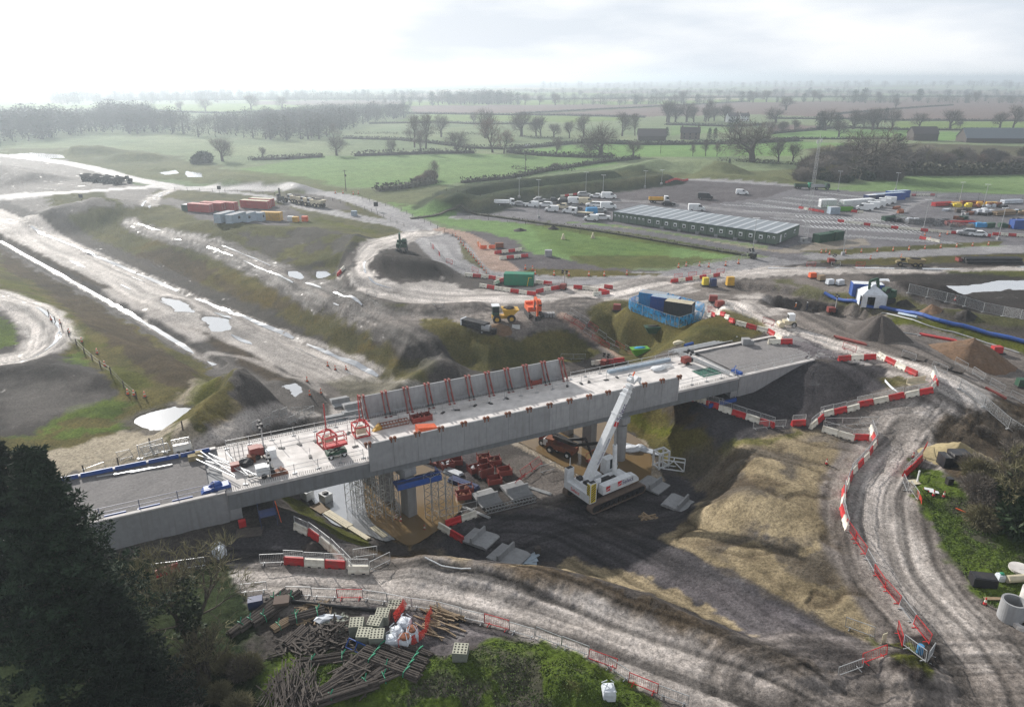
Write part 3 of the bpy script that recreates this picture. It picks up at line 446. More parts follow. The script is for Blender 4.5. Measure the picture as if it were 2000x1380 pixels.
M = dict(
    red=mat('red_plastic', (.50, .025, .028), .5, dirt=.5), white=mat('white_plastic', (.74, .71, .62), .5, dirt=.55, dcol=(.35, .30, .22)), wht=mat('white_paint', (.74, .76, .78), .4, dirt=.12),
    redm=mat('red_steel', (.25, .05, .038), .55, dirt=.3), orange=mat('orange_paint', (.75, .13, .04), .5), yel=mat('yellow_paint', (.62, .36, .04), .5, dirt=.3), galv=mat('galvanised_steel', (.48, .49, .5), .45, .5, dirt=.1),
    dark=mat('dark_steel', (.035, .035, .038), .6), rubber=mat('tyre_rubber', (.022, .021, .02), .85, dirt=.5), glass=mat('dark_glass', (.02, .025, .03), .12, spec=.6, dirt=0), conc=mat('precast_concrete', (.30, .305, .315), .85, scale=1.2, var=.12, dirt=.45, dcol=(.2, .195, .19), bump=.1, streak=1),
    concl=mat('pale_concrete', (.60, .57, .55), .8, scale=.9, var=.2, dirt=.55, dcol=(.33, .31, .295)), concd=mat('beam_concrete', (.19, .20, .21), .85, scale=1.2, dirt=.5, dcol=(.12, .12, .12), streak=1), gray=mat('light_gravel', (.19, .18, .18), .9, scale=4, var=.3, dirt=.4, dcol=(.16, .15, .145), bump=.6),
    blue=mat('blue_paint', (.025, .085, .33), .5), sky=mat('bright_blue_sheet', (.04, .27, .55), .5), green=mat('green_paint', (.015, .20, .115), .5), dkgreen=mat('dark_green_paint', (.02, .07, .04), .5), bgreen=mat('grey_green_cladding', (.13, .17, .14), .6, dirt=.1),
    roof=mat('grey_roof_sheet', (.16, .19, .22), .35, spec=.5, dirt=.15), roofl=mat('pale_roof_sheet', (.42, .45, .48), .35, dirt=.1), wood=mat('sawn_timber', (.26, .19, .12), .8), woodd=mat('weathered_timber', (.072, .06, .053), .9, var=.35), mudyel=mat('muddy_yellow', (.24, .19, .09), .7, dirt=.5), track=mat('muddy_track_steel', (.17, .125, .10), .8, dirt=.5), bark=mat('bark', (.075, .062, .05), .95, var=.3),
    twig=mat('winter_twigs', (.15, .13, .11), .95, var=.3, scale=.6), twigo=mat('olive_twigs', (.17, .155, .085), .95, var=.35, scale=.6), twigr=mat('reddish_twigs', (.20, .14, .115), .95, var=.3, scale=.6), ever=mat('evergreen_needles', (.014, .028, .013), .9, var=.75, scale=.8, dirt=.3, dcol=(.02, .032, .012)), ivy=mat('ivy_leaves', (.02, .04, .012), .8, var=.4),
    hedge=mat('hedge_twigs', (.055, .055, .035), .95, var=.35, scale=.5), block=mat('grey_block', (.20, .215, .185), .9, scale=6), blockt=mat('pale_block_end', (.42, .42, .34), .9), hole=mat('painted_core_shadow', (.03, .03, .028), .95), bag=mat('white_woven_bag', (.66, .70, .76), .6, dirt=.2), rust=mat('rusty_steel', (.20, .07, .035), .85, var=.3),
    earth=mat('heap_earth', (.14, .085, .05), .95, scale=2.5, var=.35, bump=1.), earthd=mat('heap_dark_earth', (.03, .026, .024), .95, scale=2.5, var=.35, bump=1.), grav=mat('heap_gravel', (.07, .06, .055), .95, scale=6, var=.4, bump=1.), sand=mat('heap_sand', (.33, .27, .15), .95, scale=2, var=.2, bump=.6),
    lblue=mat('pale_blue_paint', (.36, .44, .52), .5), navy=mat('navy_paint', (.03, .05, .14), .5), ctred=mat('container_red', (.42, .045, .04), .55), lime=mat('lime_green_paint', (.12, .36, .03), .5), skin=mat('person_skin', (.4, .25, .18), .6), hiv=mat('orange_workwear', (.75, .22, .03), .7), cloth=mat('dark_workwear', (.04, .045, .07), .8),
    char=mat('black_paint', (.02, .02, .024), .35), silver=mat('silver_paint', (.38, .39, .41), .35, .3), brick=mat('far_brick', (.13, .095, .08), .9), tile=mat('far_roof_tile', (.09, .075, .075), .9), cream=mat('cream_paint', (.58, .52, .38), .5), tape=mat('green_tape', (.02, .27, .15), .5), yelp=mat('bright_yellow', (.7, .55, .05), .5))
M['turf'] = mat('turf_heap', (.05, .055, .022), .95, var=.4, scale=2, bump=1.)
def net_mat(name, col, scale, fill):
    "a woven net: threads in a square grid with open holes"
    m = new_mat(name); nt = m.node_tree; nd = nt.nodes.new; lk = nt.links.new; b = nt.nodes['Principled BSDF']; b.inputs['Base Color'].default_value = (*col, 1); b.inputs['Roughness'].default_value = .7
    tcn = nd('ShaderNodeNewGeometry'); n = nd('ShaderNodeTexNoise'); n.inputs['Scale'].default_value = scale; lk(tcn.outputs['Position'], n.inputs['Vector'])
    r = nd('ShaderNodeMapRange'); r.inputs[1].default_value = .4; r.inputs[2].default_value = .6; r.inputs[3].default_value = fill - .25; r.inputs[4].default_value = fill + .25; lk(n.outputs[0], r.inputs[0]); lk(r.outputs[0], b.inputs['Alpha']); return m
M['bnet'] = net_mat('blue_debris_net', (.03, .36, .74), 1.5, .62); M['rnet'] = net_mat('orange_mesh_net', (.7, .06, .04), 6, .6); M['gnet'] = net_mat('green_debris_net', (.03, .14, .10), 3, .6); M['wire'] = net_mat('wire_mesh', (.42, .43, .44), 9, .3)
class MB:
    def __init__(s): s.v = []; s.f = []
    def add(s, vs, fs):
        k = len(s.v); s.v += [tuple(p) for p in vs]; s.f += [tuple(i + k for i in f) for f in fs]; return s
    def box(s, c, d, rz=0, ry=0, tp=(1, 1)):
        "box centred at c with full sizes d, turned by rz, tp = taper of the top"
        R = Matrix.Rotation(rz, 3, 'Z') @ Matrix.Rotation(ry, 3, 'Y'); c = Vector(c); v = []
        for z in (-.5, .5):
            k = tp if z > 0 else (1, 1)
            for x, y in ((-.5, -.5), (.5, -.5), (.5, .5), (-.5, .5)): v.append(c + R @ Vector((x * d[0] * k[0], y * d[1] * k[1], z * d[2])))
        return s.add(v, [(3, 2, 1, 0), (4, 5, 6, 7), (0, 1, 5, 4), (1, 2, 6, 5), (2, 3, 7, 6), (3, 0, 4, 7)])
    def bar(s, p, q, w, h=None):
        p = Vector(p); q = Vector(q); h = h or w; d = q - p; L = d.length
        if L < 1e-6: return s
        z = d / L; x = z.cross(Vector((0, 0, 1)));
        if x.length < 1e-3: x = Vector((1, 0, 0))
        x.normalize(); y = x.cross(z)
        v = [a + x * i * w / 2 + y * j * h / 2 for a in (p, q) for i, j in ((-1, -1), (1, -1), (1, 1), (-1, 1))]
        return s.add(v, [(3, 2, 1, 0), (4, 5, 6, 7), (0, 1, 5, 4), (1, 2, 6, 5), (2, 3, 7, 6), (3, 0, 4, 7)])
    def tube(s, p, q, r, n=8, r2=None, cap=True):
        p = Vector(p); q = Vector(q); r2 = r if r2 is None else r2; z = (q - p)
        if z.length < 1e-6: return s
        z.normalize(); x = z.cross(Vector((0, 0, 1)));
        if x.length < 1e-3: x = Vector((1, 0, 0))
        x.normalize(); y = x.cross(z); v = []
        for a, rr in ((p, r), (q, r2)):
            for k in range(n): t = 2 * math.pi * k / n; v.append(a + x * math.cos(t) * rr + y * math.sin(t) * rr)
        f = [(k, (k + 1) % n, n + (k + 1) % n, n + k) for k in range(n)]
        if cap: f += [tuple(range(n - 1, -1, -1)), tuple(range(n, 2 * n))]
        return s.add(v, f)
    def pipe(s, pts, r, n=6):
        for a, b in zip(pts[:-1], pts[1:]): s.tube(a, b, r, n)
        return s
    def ring(s, c, ro, ri, h, n=24):
        v = []
        for z in (0, h):
            for rr in (ro, ri): v += [(c[0] + rr * math.cos(2 * math.pi * k / n), c[1] + rr * math.sin(2 * math.pi * k / n), c[2] + z) for k in range(n)]
        f = []
        for k in range(n):
            j = (k + 1) % n; f += [(k, j, 2 * n + j, 2 * n + k), (n + j, n + k, 3 * n + k, 3 * n + j), (2 * n + k, 2 * n + j, 3 * n + j, 3 * n + k), (j, k, n + k, n + j)]
        return s.add(v, f)
    def prof(s, pts, a, b, ax='y', k2=None):
        "a side outline pts (u, z) swept from a to b across; k2 = list of insets per point at both sides"
        n = len(pts); v = []; k2 = k2 or [0] * n
        for e, sg in ((a, 1), (b, -1)):
            for (u, z), k in zip(pts, k2): w_ = e + sg * k * (1 if b > a else -1); v.append((u, w_, z) if ax == 'y' else (w_, u, z))
        f = [tuple(range(n)), tuple(range(2 * n - 1, n - 1, -1))] + [((i + 1) % n, i, n + i, n + (i + 1) % n) for i in range(n)]
        return s.add(v, f)
    def blob(s, c, r, seed=0, n=10, m=6, rough=.15):
        q = random.Random(seed); v = [(c[0], c[1], c[2] - r[2])]
        for j in range(1, m):
            t = math.pi * j / m
            for i in range(n):
                a = 2 * math.pi * i / n; k = 1 + q.uniform(-rough, rough); v.append((c[0] + r[0] * k * math.sin(t) * math.cos(a), c[1] + r[1] * k * math.sin(t) * math.sin(a), c[2] - r[2] * math.cos(t) * k))
        v.append((c[0], c[1], c[2] + r[2])); f = [(0, 1 + (i + 1) % n, 1 + i) for i in range(n)]
        for j in range(m - 2): f += [(1 + j * n + i, 1 + j * n + (i + 1) % n, 1 + (j + 1) * n + (i + 1) % n, 1 + (j + 1) * n + i) for i in range(n)]
        k = 1 + (m - 2) * n; f += [(k + i, k + (i + 1) % n, len(v) - 1) for i in range(n)]; return s.add(v, f)
    def mesh(s, name, mt, smooth=False):
        me = bpy.data.meshes.new(name); me.from_pydata(s.v, [], s.f); me.materials.append(M[mt] if isinstance(mt, str) else mt); me.validate(); me.update()
        if smooth: me.polygons.foreach_set('use_smooth', [True] * len(me.polygons))
        return me
def P(name, mb, mt, subs=(), label=None, smooth=False):
    "a part: (name, mesh, sub-parts, label)"
    return (name, mb.mesh(name, mt, smooth) if isinstance(mb, MB) else mb, list(subs), label)
def link(name, data, parent=None):
    o = bpy.data.objects.new(name, data); COL.objects.link(o)
    if parent: o.parent = parent
    return o
def spawn(name, cat, parts, loc=(0, 0, 0), rz=0., label='', group=None, sc=1., tilt=None, own=None):
    "put one thing in the scene: an Empty at its base with its parts, or one mesh when own is given"
    r = link(name, own); r.location = loc; r.rotation_euler = (*(tilt or (0, 0)), rz)
    r.scale = (sc, sc, sc) if isinstance(sc, (int, float)) else sc
    r['label'] = label; r['category'] = cat
    if group: r['group'] = group
    for n, me_, subs, lb in parts:
        c = link(n, me_, r)
        if lb: c['label'] = lb
        for n2, m2, _, lb2 in subs:
            d = link(n2, m2, c)
            if lb2: d['label'] = lb2
    return r
def one(name, cat, mb, mt, label, loc=(0, 0, 0), rz=0., group=None, sc=1., smooth=False): return spawn(name, cat, [], loc, rz, label, group, sc, None, mb.mesh(name, mt, smooth) if isinstance(mb, MB) else mb)
ORD = 'first second third fourth fifth sixth seventh eighth ninth tenth eleventh twelfth thirteenth fourteenth fifteenth sixteenth seventeenth eighteenth nineteenth twentieth'.split()
def ordn(k, px, n):
    "which one in its row, told from one end"
    if n < 2: return 'single'
    du = px[-1][0] - px[0][0]; dv = px[-1][1] - px[0][1]
    e = ('left' if du > 0 else 'right') if abs(du) >= abs(dv) else ('top' if dv > 0 else 'bottom')
    if k > 19: return 'number %d from %s' % (k + 1, e)
    return ORD[k] + ' from ' + e
def head(p, q):
    a = G(*p); b = G(*q); return math.atan2(b.y - a.y, b.x - a.x)
def along(px, step, z=None, closed=False):
    "points every step metres along a ground line given in photo positions, with headings"
    pts = [Vector((*P0(*p, z), z)) if z is not None else G(*p) for p in px]; o = []; acc = step / 2
    for a, b in zip(pts[:-1], pts[1:]):
        L = (b - a).length; h = math.atan2(b.y - a.y, b.x - a.x)
        while acc <= L:
            p = a.lerp(b, acc / L); zz = z if z is not None else zat(p.x, p.y); o.append((Vector((p.x, p.y, zz)), h, math.atan2(b.z - a.z, math.hypot(b.x - a.x, b.y - a.y)))); acc += step
        acc -= L
    return o
# ---- bridge frame: s along the near edge from left to right, t across towards the far edge ----
BO = Vector((-31.83, 61.23)); BA = math.atan2(38.06, 77.26); BD = Vector((math.cos(BA), math.sin(BA))); BN = Vector((-BD.y, BD.x)); BW = 10.8
def B(s, t, z): p = BO + BD * s + BN * t; return Vector((p.x, p.y, z))
def bbox(m, s0, s1, t0, t1, z0, z1): return m.box(B((s0 + s1) / 2, (t0 + t1) / 2, (z0 + z1) / 2), (s1 - s0, t1 - t0, z1 - z0), BA)
def bst(x, y): d = Vector((x, y)) - BO; return d.dot(BD), d.dot(BN)
def PD(u, v, z=DECK): return Vector((*P0(u, v, z), z))
# ---------------- the bridge ----------------
SL, SR = 3.0, 71.4
parts = []
m = MB(); bbox(m, SL, SR, .35, BW - .35, 8.2, 8.47); parts.append(P('deck_slab', m, 'concl'))
for t0 in (0., BW - .34):
    m = MB(); bbox(m, SL, SR, t0, t0 + .34, 8.2, 8.5); parts.append(P('edge_strip', m, 'concl'))
    m = MB()
    for k in range(int((SR - SL) / .22)): # starter bars standing along the edge
        s = SL + .1 + k * .22 + rnd.uniform(-.03, .03); m.bar(B(s, t0 + .45 - (t0 > 1) * .6, 8.45), B(s + rnd.uniform(-.03, .03), t0 + .45 - (t0 > 1) * .6, 8.82), .035)
    parts.append(P('starter_bars', m, 'dark'))
for i in range(5):
    tc_ = .45 + i * (BW - .9) / 4; m = MB()
    for s0, s1 in ((SL + .1, 24.9), (25.1, 50.9), (51.1, SR - .1)):
        bbox(m, s0, s1, tc_ - .36 if i else 0.02, tc_ + .36 if i < 4 else BW - .02, 6.45, 8.198)
    parts.append(P('beam', m, 'concd'))
m = MB(); bbox(m, SL - 1.5, SL + 1.2, .1, BW - .1, 3, 8.19); parts.append(P('abutment', m, 'conc')); m = MB(); bbox(m, SR - 1.2, SR + 1., .1, BW - .1, 2.5, 8.19); parts.append(P('abutment', m, 'conc'))
for k0, rows in enumerate(([(800, 1004), (757, 974), (720, 940)], [(1210, 897), (1150, 875), (1107, 846)])):
    pp = [Vector(P0(*p, 0)) for p in rows]; d = (pp[2] - pp[0]).normalized(); a = math.atan2(d.y, d.x)
    e0 = pp[0] - d * .4; e1 = pp[2] + d * 1.2; ms = [bst(*e0), bst(*e1)]
    m = MB(); m.box(((e0.x + e1.x) / 2, (e0.y + e1.y) / 2, 6.0), ((e1 - e0).length + .8, 1.5, .88), a); m.box(((e0.x + e1.x) / 2, (e0.y + e1.y) / 2, 5.4), ((e1 - e0).length, 1.25, .34), a); parts.append(P('crosshead', m, 'conc'))
    for p in pp:
        m = MB()
        if k0 == 1 and p is pp[0]: m.tube((p.x, p.y, -.6), (p.x, p.y, 5.3), .75, 20)
        else: m.box((p.x, p.y, 2.4), (1.6, 1.15, 5.8), a)
        parts.append(P('pier', m, 'conc'))
br = spawn('bridge', 'bridge', parts, label='grey concrete road bridge under construction with a pale unfinished deck on three spans')
for c in br.children:
    if c.name.startswith('starter'): c['kind'] = 'stuff'
def wall(pts, t0, t1, label, nm='wing_wall'):
    n = len(pts); v = [B(s, t0, z) for s, z in pts] + [B(s, t1, z) for s, z in pts]
    m = MB().add(v, [tuple(range(n)), tuple(range(2 * n - 1, n - 1, -1))] + [((i + 1) % n, i, n + i, n + (i + 1) % n) for i in range(n)]); cp = MB()
    tops = [p for p in pts if p[1] > 8.4]; s0 = min(p[0] for p in tops); s1 = max(p[0] for p in tops); bbox(cp, s0, s1, t0 - .06, t1 + .06, 8.5, 8.62)
    return spawn('wing_wall', 'wing wall', [P('wall_face', m, 'conc'), P('coping', cp, 'concl')], label=label)
wall([(SR + .05, 4.3), (SR + 1.6, 4.4), (SR + 8, 5.1), (86.1, 7.3), (86.1, 8.5), (SR + .05, 8.5)], 0, .4, 'tapering grey wing wall beside the dark gravel slope')
wall([(SL - .1, 3.5), (SL - .1, 8.5), (-46, 8.5), (-46, 3.5)], 0, .4, 'long grey wing wall behind the bare ivy-clad tree')
wall([(SL - .1, 3.5), (SL - .1, 8.5), (-46, 8.5), (-46, 3.5)], BW - .4, BW, 'far side wing wall under the blue edging, mostly hidden by its approach road')
wall([(SR + .05, 4.3), (SR + .05, 8.5), (90, 8.5), (90, 6)], BW - .4, BW, 'far side wing wall at the gravel end of the bridge')
for s0, s1, nm in ((-46, SL - 1.5, 'road'), (SR + 1., 92, 'road')):
    m = MB(); t1 = BW - .42; NX = int((s1 - s0) / .5); NT = 20; v = []
    for i in range(NX + 1):
        for j in range(NT + 1):
            s = s0 + (s1 - s0) * i / NX; t = .42 + (t1 - .42) * j / NT; p = B(s, t, 0); edge = min(1, (t - .42) / 1.5, (t1 - t) / 1.5); v.append((p.x, p.y, 8.32 + .14 * float(fbm(np.array([p.x]), np.array([p.y]), 2.5, 4, 3)[0])))
    f = [(i * (NT + 1) + j, (i + 1) * (NT + 1) + j, (i + 1) * (NT + 1) + j + 1, i * (NT + 1) + j + 1) for i in range(NX) for j in range(NT)]
    m.add(v, f); m2 = MB(); bbox(m2, s0, s1, .42, t1, 3, 8.25); m.add(m2.v, m2.f); o = link(nm, m.mesh(nm, 'gray')); o['kind'] = 'structure'
# parapet panels
def clampm(m, x, z, y=0.):
    for k in (-.22, .22):
        m.tube((x + k, y - .12, z + .02), (x + k, y + .12, z + .02), .2, 10); m.box((x + k, y, z - .18), (.14, .34, .5))
n_len = 2.84
pm = MB().prof([(-.02, 7.2 - DECK), (-.2, 7.2 - DECK), (-.2, 2.15), (.02, 2.15), (.06, .4), (.55, .3), (.55, .1), (-.02, .1)], .012, n_len - .012, 'x')
pnl = P('panel', pm, 'conc'); cl = MB(); clampm(cl, 0, 2.2, -.08); clp = P('lifting_clamp', cl, 'rust')
for k in range(15):
    spawn('parapet_panel', 'parapet panel', [pnl, clp] + ([P('lifting_clamp', MB().add([(x + n_len, y, z) for x, y, z in cl.v], cl.f), 'rust')] if k == 14 else []), B(17.85 + k * n_len, 0, DECK), BA,
          ORD[k] + ' upright grey parapet panel from the left on the near deck edge', 'parapet panels hung on the near deck edge')
pm2 = MB().prof([(.02, -.2), (.2, -.2), (.5, 2.75), (.28, 2.75), (-.04, .4), (-.5, .25), (-.5, .06), (.02, .06)], .012, n_len - .012, 'x'); pnl2 = P('panel', pm2, 'conc')
pr = MB()
for k in (-.25, .25):
    pr.bar((k, .30, 2.7), (k * 1.25, -1.15, .05), .13); pr.box((k, .36, 2.78), (.24, .5, .34)); pr.box((k * 1.25, -1.15, .05), (.3, .3, .08))
for k in range(10): spawn('parapet_panel', 'parapet panel', [pnl2], B(20.2 + k * n_len, BW, DECK), BA, ORD[k] + ' leaning grey parapet panel from the left on the far deck edge', 'parapet panels leaning on the far deck edge')
pl = MB()
for k in (-.25, .25): pl.bar((k, -.3, 1.35), (k * 1.25, -1.2, .05), .16)
for k in range(11): spawn('raking_prop', 'prop', [P('prop_frame', pr, 'redm'), P('prop_sleeve', pl, 'dark' if k % 2 else 'redm')], B(20.2 + k * n_len, BW, DECK), BA, ORD[k] + ' pair of raking props from the left at the leaning parapet panels', 'red props along the far deck edge')
# guard rails on the deck
def guard(s0, s1, t, z, label, step=2.4, mt='galv'):
    m = MB(); ps = []; n = int(abs(s1 - s0) / step)
    for zz in (.55, 1.05): m.bar(B(s0, t, z + zz), B(s1, t, z + zz), .045)
    ps.append(P('rail', m, mt))
    for k in range(n + 1): s = s0 + (s1 - s0) * k / n; q = MB(); q.bar(B(s, t, z), B(s, t, z + 1.15), .055); q.box(B(s, t, z + .04), (.5, .22, .08), BA + rnd.uniform(-.4, .4)); ps.append(P('post', q, mt))
    return spawn('guard_rail', 'guard rail', ps, label=label)
guard(5, 17.5, 1.0, 8.47, 'grey temporary guard rail at the near deck edge beside the white generator'); guard(61, SR, .9, 8.47, 'grey temporary guard rail past the last upright parapet panel'); guard(19, 60, 1.9, 8.47, 'thin grey guard rail just inside the upright parapet panels')
guard(19, 48, 8.0, 8.47, 'thin grey guard rail in front of the leaning parapet panels'); guard(49.5, SR, BW - .9, 8.47, 'thin grey guard rail past the leaning panels along the far deck edge'); guard(4, 19, BW - .9, 8.47, 'thin grey guard rail at the far deck edge by the red lifting frames'); guard(-36, 2, .8, 8.45, 'guard rail posts along the near edge of the gravel approach behind the trees', 3.2, 'navy')
guard(72, 86, 1.0, 8.45, 'low guard rail on the gravel approach above the tapering wing wall', 3.)
for s0, s1, t, lb in ((-30, 2.5, BW - .7, 'blue edging boards along the far side of the approach'), (-8, 1, .62, 'short blue edging boards at the near deck joint')):
    n = int((s1 - s0) / 3)
    for k in range(n): m = MB(); bbox(m, s0 + k * (s1 - s0) / n, s0 + (k + .93 - (t < 2) * .3) * (s1 - s0) / n, t, t + .12, 8.47, 8.95 - (t < 2) * .25); one('edging_board', 'edging board', m, 'blue', ORD[k] + ' from the left of the ' + lb, group=lb)
# deck clutter
def stanchion(p, rz, lb, g): q = MB().bar((0, 0, .06), (0, 0, 1.15), .05); spawn('guard_post', 'guard post', [P('post', q, 'galv'), P('base_plate', MB().box((0, 0, .05), (.7, .32, .09)), 'dark')], p, rz, lb, g)
for k_, (u, v) in enumerate(((550, 875), (585, 868), (616, 862), (680, 846), (694, 872), (606, 892), (770, 810), (830, 806), (865, 806), (893, 801), (928, 792), (958, 788), (990, 778), (1108, 754), (1135, 749), (1150, 746), (1184, 742), (1205, 737), (1230, 733), (640, 884))):
    stanchion(PD(u, v, 8.47), rnd.uniform(0, 3), ORD[k_] + ' loose guard post with dark base plate on the deck' + (', left part' if k_ < 6 else ', middle part' if k_ < 14 else ', right part'), 'loose guard posts on the deck')
def frame_lift(p, rz, lb):
    f = MB(); a, h = .85, 1.35
    for x in (-a, a):
        for y in (-a, a): f.bar((x, y, 0), (x, y, h), .13); f.bar((x, y, h), (0, 0, h + .75), .09)
    for z in (.08, h):
        for s in (-a, a): f.bar((-a, s, z), (a, s, z), .13); f.bar((s, -a, z), (s, a, z), .13)
    f.bar((0, 0, h + .5), (0, 0, 5.2), .11)
    spawn('lifting_frame', 'lifting frame', [P('frame', f, 'red'), P('ballast_block', MB().box((0, 0, .6), (1.1, 1.0, .55)).box((0, 0, .95), (.7, .6, .2)), 'cream')], p, rz, lb)
frame_lift(PD(705, 848, 8.47), BA, 'red steel lifting frame round a cream block, nearer the upright parapet panels'); frame_lift(PD(640, 868, 8.47), BA + .2, 'red steel lifting frame standing behind the red scissor lift')
# scissor lift
b = MB().box((0, 0, .55), (2.2, 1.15, .5)).box((.7, 0, .82), (.6, 1.1, .12)); pf = MB().box((0, 0, 1.5), (2.5, 1.2, .2)); ra = MB()
for x in (-1.2, 0, 1.2):
    for y in (-.57, .57): ra.bar((x, y, 1.6), (x, y, 2.6), .06)
for z in (2.1, 2.6):
    for y in (-.57, .57): ra.bar((-1.2, y, z), (1.2, y, z), .06)
    for x in (-1.2, 1.2): ra.bar((x, -.57, z), (x, .57, z), .06)
sc_ = MB()
for y in (-.4, .4): sc_.bar((-.9, y, .85), (.9, y, 1.4), .1); sc_.bar((.9, y, .85), (-.9, y, 1.4), .1)
wh = [P('wheel', MB().tube((x, y - .12, .32), (x, y + .12, .32), .32, 16), 'rubber', [P('hub', MB().tube((x, y - .13, .32), (x, y + .13, .32), .15, 12), 'wht')]) for x in (-.75, .75) for y in (-.6, .6)]
spawn('scissor_lift', 'scissor lift', [P('chassis', b, 'dkgreen'), P('platform', pf, 'red'), P('handrail', ra, 'red'), P('scissor_arms', sc_, 'dark')] + wh, PD(657, 890, 8.47), BA + .05, 'red scissor lift with dark green base and white wheel hubs on the deck', sc=1.0)
def light_tower(p, rz, body, lb, up=False, sc=1.):
    b = MB().box((0, 0, .85), (1.5, 1.05, .95)).box((-.2, 0, 1.36), (1.1, 1.1, .1)); ma = MB().bar((.85, 0, .5), (.85, 0, 3.9 if up else 2.2), .14); d = MB().box((.95, 0, .75), (.45, 1.0, .7))
    lm = MB(); zt = 3.9 if up else 2.2
    for k in (-.45, .45): lm.box((.85, k, zt + .1), (.24, .5, .4)); lm.box((.6, k, zt - .3), (.2, .4, .3))
    wh = [P('wheel', MB().tube((0, y - .09, .3), (0, y + .09, .3), .3, 14), 'rubber') for y in (-.6, .6)]
    lg = MB().bar((-1.6, 0, .35), (.9, 0, .35), .12).bar((.6, -.9, .1), (.6, .9, .1), .1)
    spawn('lighting_tower', 'lighting tower', [P('cabinet', b, body), P('engine_box', d, 'char'), P('mast', ma, 'galv'), P('lamp_head', lm, 'char'), P('drawbar', lg, 'dark')] + wh, p, rz, lb, sc=sc)
light_tower(PD(502, 893, 8.47), BA + .1, 'redm', 'red lighting tower cabinet with folded black lamps on the deck by the joint', True); light_tower(PD(515, 930, 8.47), BA, 'wht', 'white lighting tower generator near the deck edge', sc=.95); light_tower(PD(1339, 711, 8.47), BA, 'redm', 'red lighting tower at the gravel end of the deck', sc=.85)
light_tower(G(1622, 612), 0, 'redm', 'red lighting tower with raised lamps beside the open pit', True); light_tower(G(1180, 715), 1, 'redm', 'red lighting tower between red and white barriers behind the bridge', sc=.9); light_tower(G(1470, 505), 2, 'char', 'dark lighting tower by the far road junction'); light_tower(G(1622, 515), 0, 'redm', 'small red lighting tower beside the far pale road'); light_tower(G(1100, 566), 1.2, 'redm', 'dark red lighting tower among the barriers right of the green container', True)
one('white_box', 'box', MB().box((0, 0, .55), (1.1, .9, 1.1)), 'wht', 'white plastic tank beside the red lighting tower on the deck', PD(530, 893, 8.47), BA)
one('timber_crate', 'crate', MB().box((0, 0, .4), (.8, .8, .8)), 'rust', 'small orange brown crate beneath the red lighting tower', PD(492, 901, 8.47), BA)
def stillage(p, rz, lb, L=1.5, Wd=1., h=.8, mt='redm', g=None, load=None):
    f = MB()
    for x in (-L / 2, L / 2): f.box((x, 0, h * .5), (.05, Wd, h * .8))
    for y in (-Wd / 2, Wd / 2): f.box((0, y, h * .5), (L, .05, h * .8))
    f.box((0, 0, .12), (L, Wd, .06))
    for x in (-L / 2, L / 2):
        for y in (-Wd / 2, Wd / 2): f.bar((x, y, 0), (x, y, h * 1.15), .09)
    ps = [P('cage', f, mt)]
    if load: q = MB(); [q.blob((rnd.uniform(-.4, .4) * L, rnd.uniform(-.3, .3) * Wd, h * .6), (.22, .2, .2), k, 7, 5) for k in range(6)]; ps.append(P('load', q, load))
    spawn('stillage', 'stillage', ps, p, rz, lb, g)
stillage(PD(815, 822, 8.47), BA, 'left one of two open red steel bins in the middle of the deck', 1.5, 1.2); stillage(PD(830, 819, 8.47), BA, 'right one of two open red steel bins in the middle of the deck', 1.5, 1.2); stillage(PD(1045, 749, 8.47), BA, 'open red steel bin under the leaning panels near their right end', 1.5, 1.)
m = MB().prof([(-1.2, 0), (1.2, 0), (1.2, .5), (-1.2, .9)], -.6, .6); one('covered_bin', 'bin', m, 'orange', 'bright orange sloping covered bin beside the upright panels', PD(833, 841, 8.47), BA)
m = MB(); [m.bar((-1.9, y, z), (1.9, y, z), .09) for y in (-.4, .4) for z in (.1, .5)]; [m.bar((x * .38, y, .1), (x * .38, y, .5), .06) for x in range(-5, 6) for y in (-.4, .4)]; [m.bar((x * .38, -.4, .5), (x * .38, .4, .5), .06) for x in range(-5, 6)]
one('steel_rack', 'rack', m, 'rust', 'dark rusty steel lattice rack lying on the deck', PD(768, 831, 8.47), BA)
m = MB().prof([(-.7, 0), (.6, 0), (.2, .8), (-.3, .35)], -.25, .25); one('yellow_skid', 'skid', m, 'yel', 'small yellow sheet folded beside the cream block frame', PD(738, 839, 8.47), .6)
m = MB(); [m.bar((rnd.uniform(-1.2, 1.2), y, .12 + rnd.uniform(0, .1)), (rnd.uniform(2, 3.4), y + rnd.uniform(-.5, .5), .15), .12) for y in (-.4, 0, .4, .7)]; m.blob((.2, 0, .2), (1.3, .8, .3), 3)
one('sheet_bundle', 'bundle', m, 'wht', 'bundle of white wrapped boards lying on the deck', PD(1282, 722, 8.47), BA)
m = MB(); bbox(m, 55.5, 66.5, BW - 1.6, BW - 1.0, 8.47, 8.9); one('formwork_beam', 'beam', m, 'lblue', 'long pale blue formwork beam at the far deck edge'); m = MB(); bbox(m, 66.8, 71, 2.2, 4.8, 8.478, 8.5); one('green_sheet', 'sheet', m, 'gnet', 'flat dark green sheet on the pale deck end')
m = MB(); [m.bar(B(SR - 1 + k * .12, 1 + rnd.uniform(0, .3), 8.62 + .1 * k), B(SR - 2.5 + k * .1, BW + 1, 8.9 + .1 * k), .14) for k in range(3)]; one('pole_bundle', 'poles', m, 'galv', 'long silver poles laid across the gravel end of the deck')
m = MB(); [m.bar(B(SL + 1 + rnd.uniform(-1.5, 2.6), rnd.uniform(.8, 3), 8.6 + rnd.uniform(0, .5)), B(SL - 1 + rnd.uniform(-1.4, 2.4), rnd.uniform(6, 10), 8.7 + rnd.uniform(0, 1)), .09) for k in range(7)]; one('pole_bundle', 'poles', m, 'galv', 'jumble of white poles over the left deck joint')
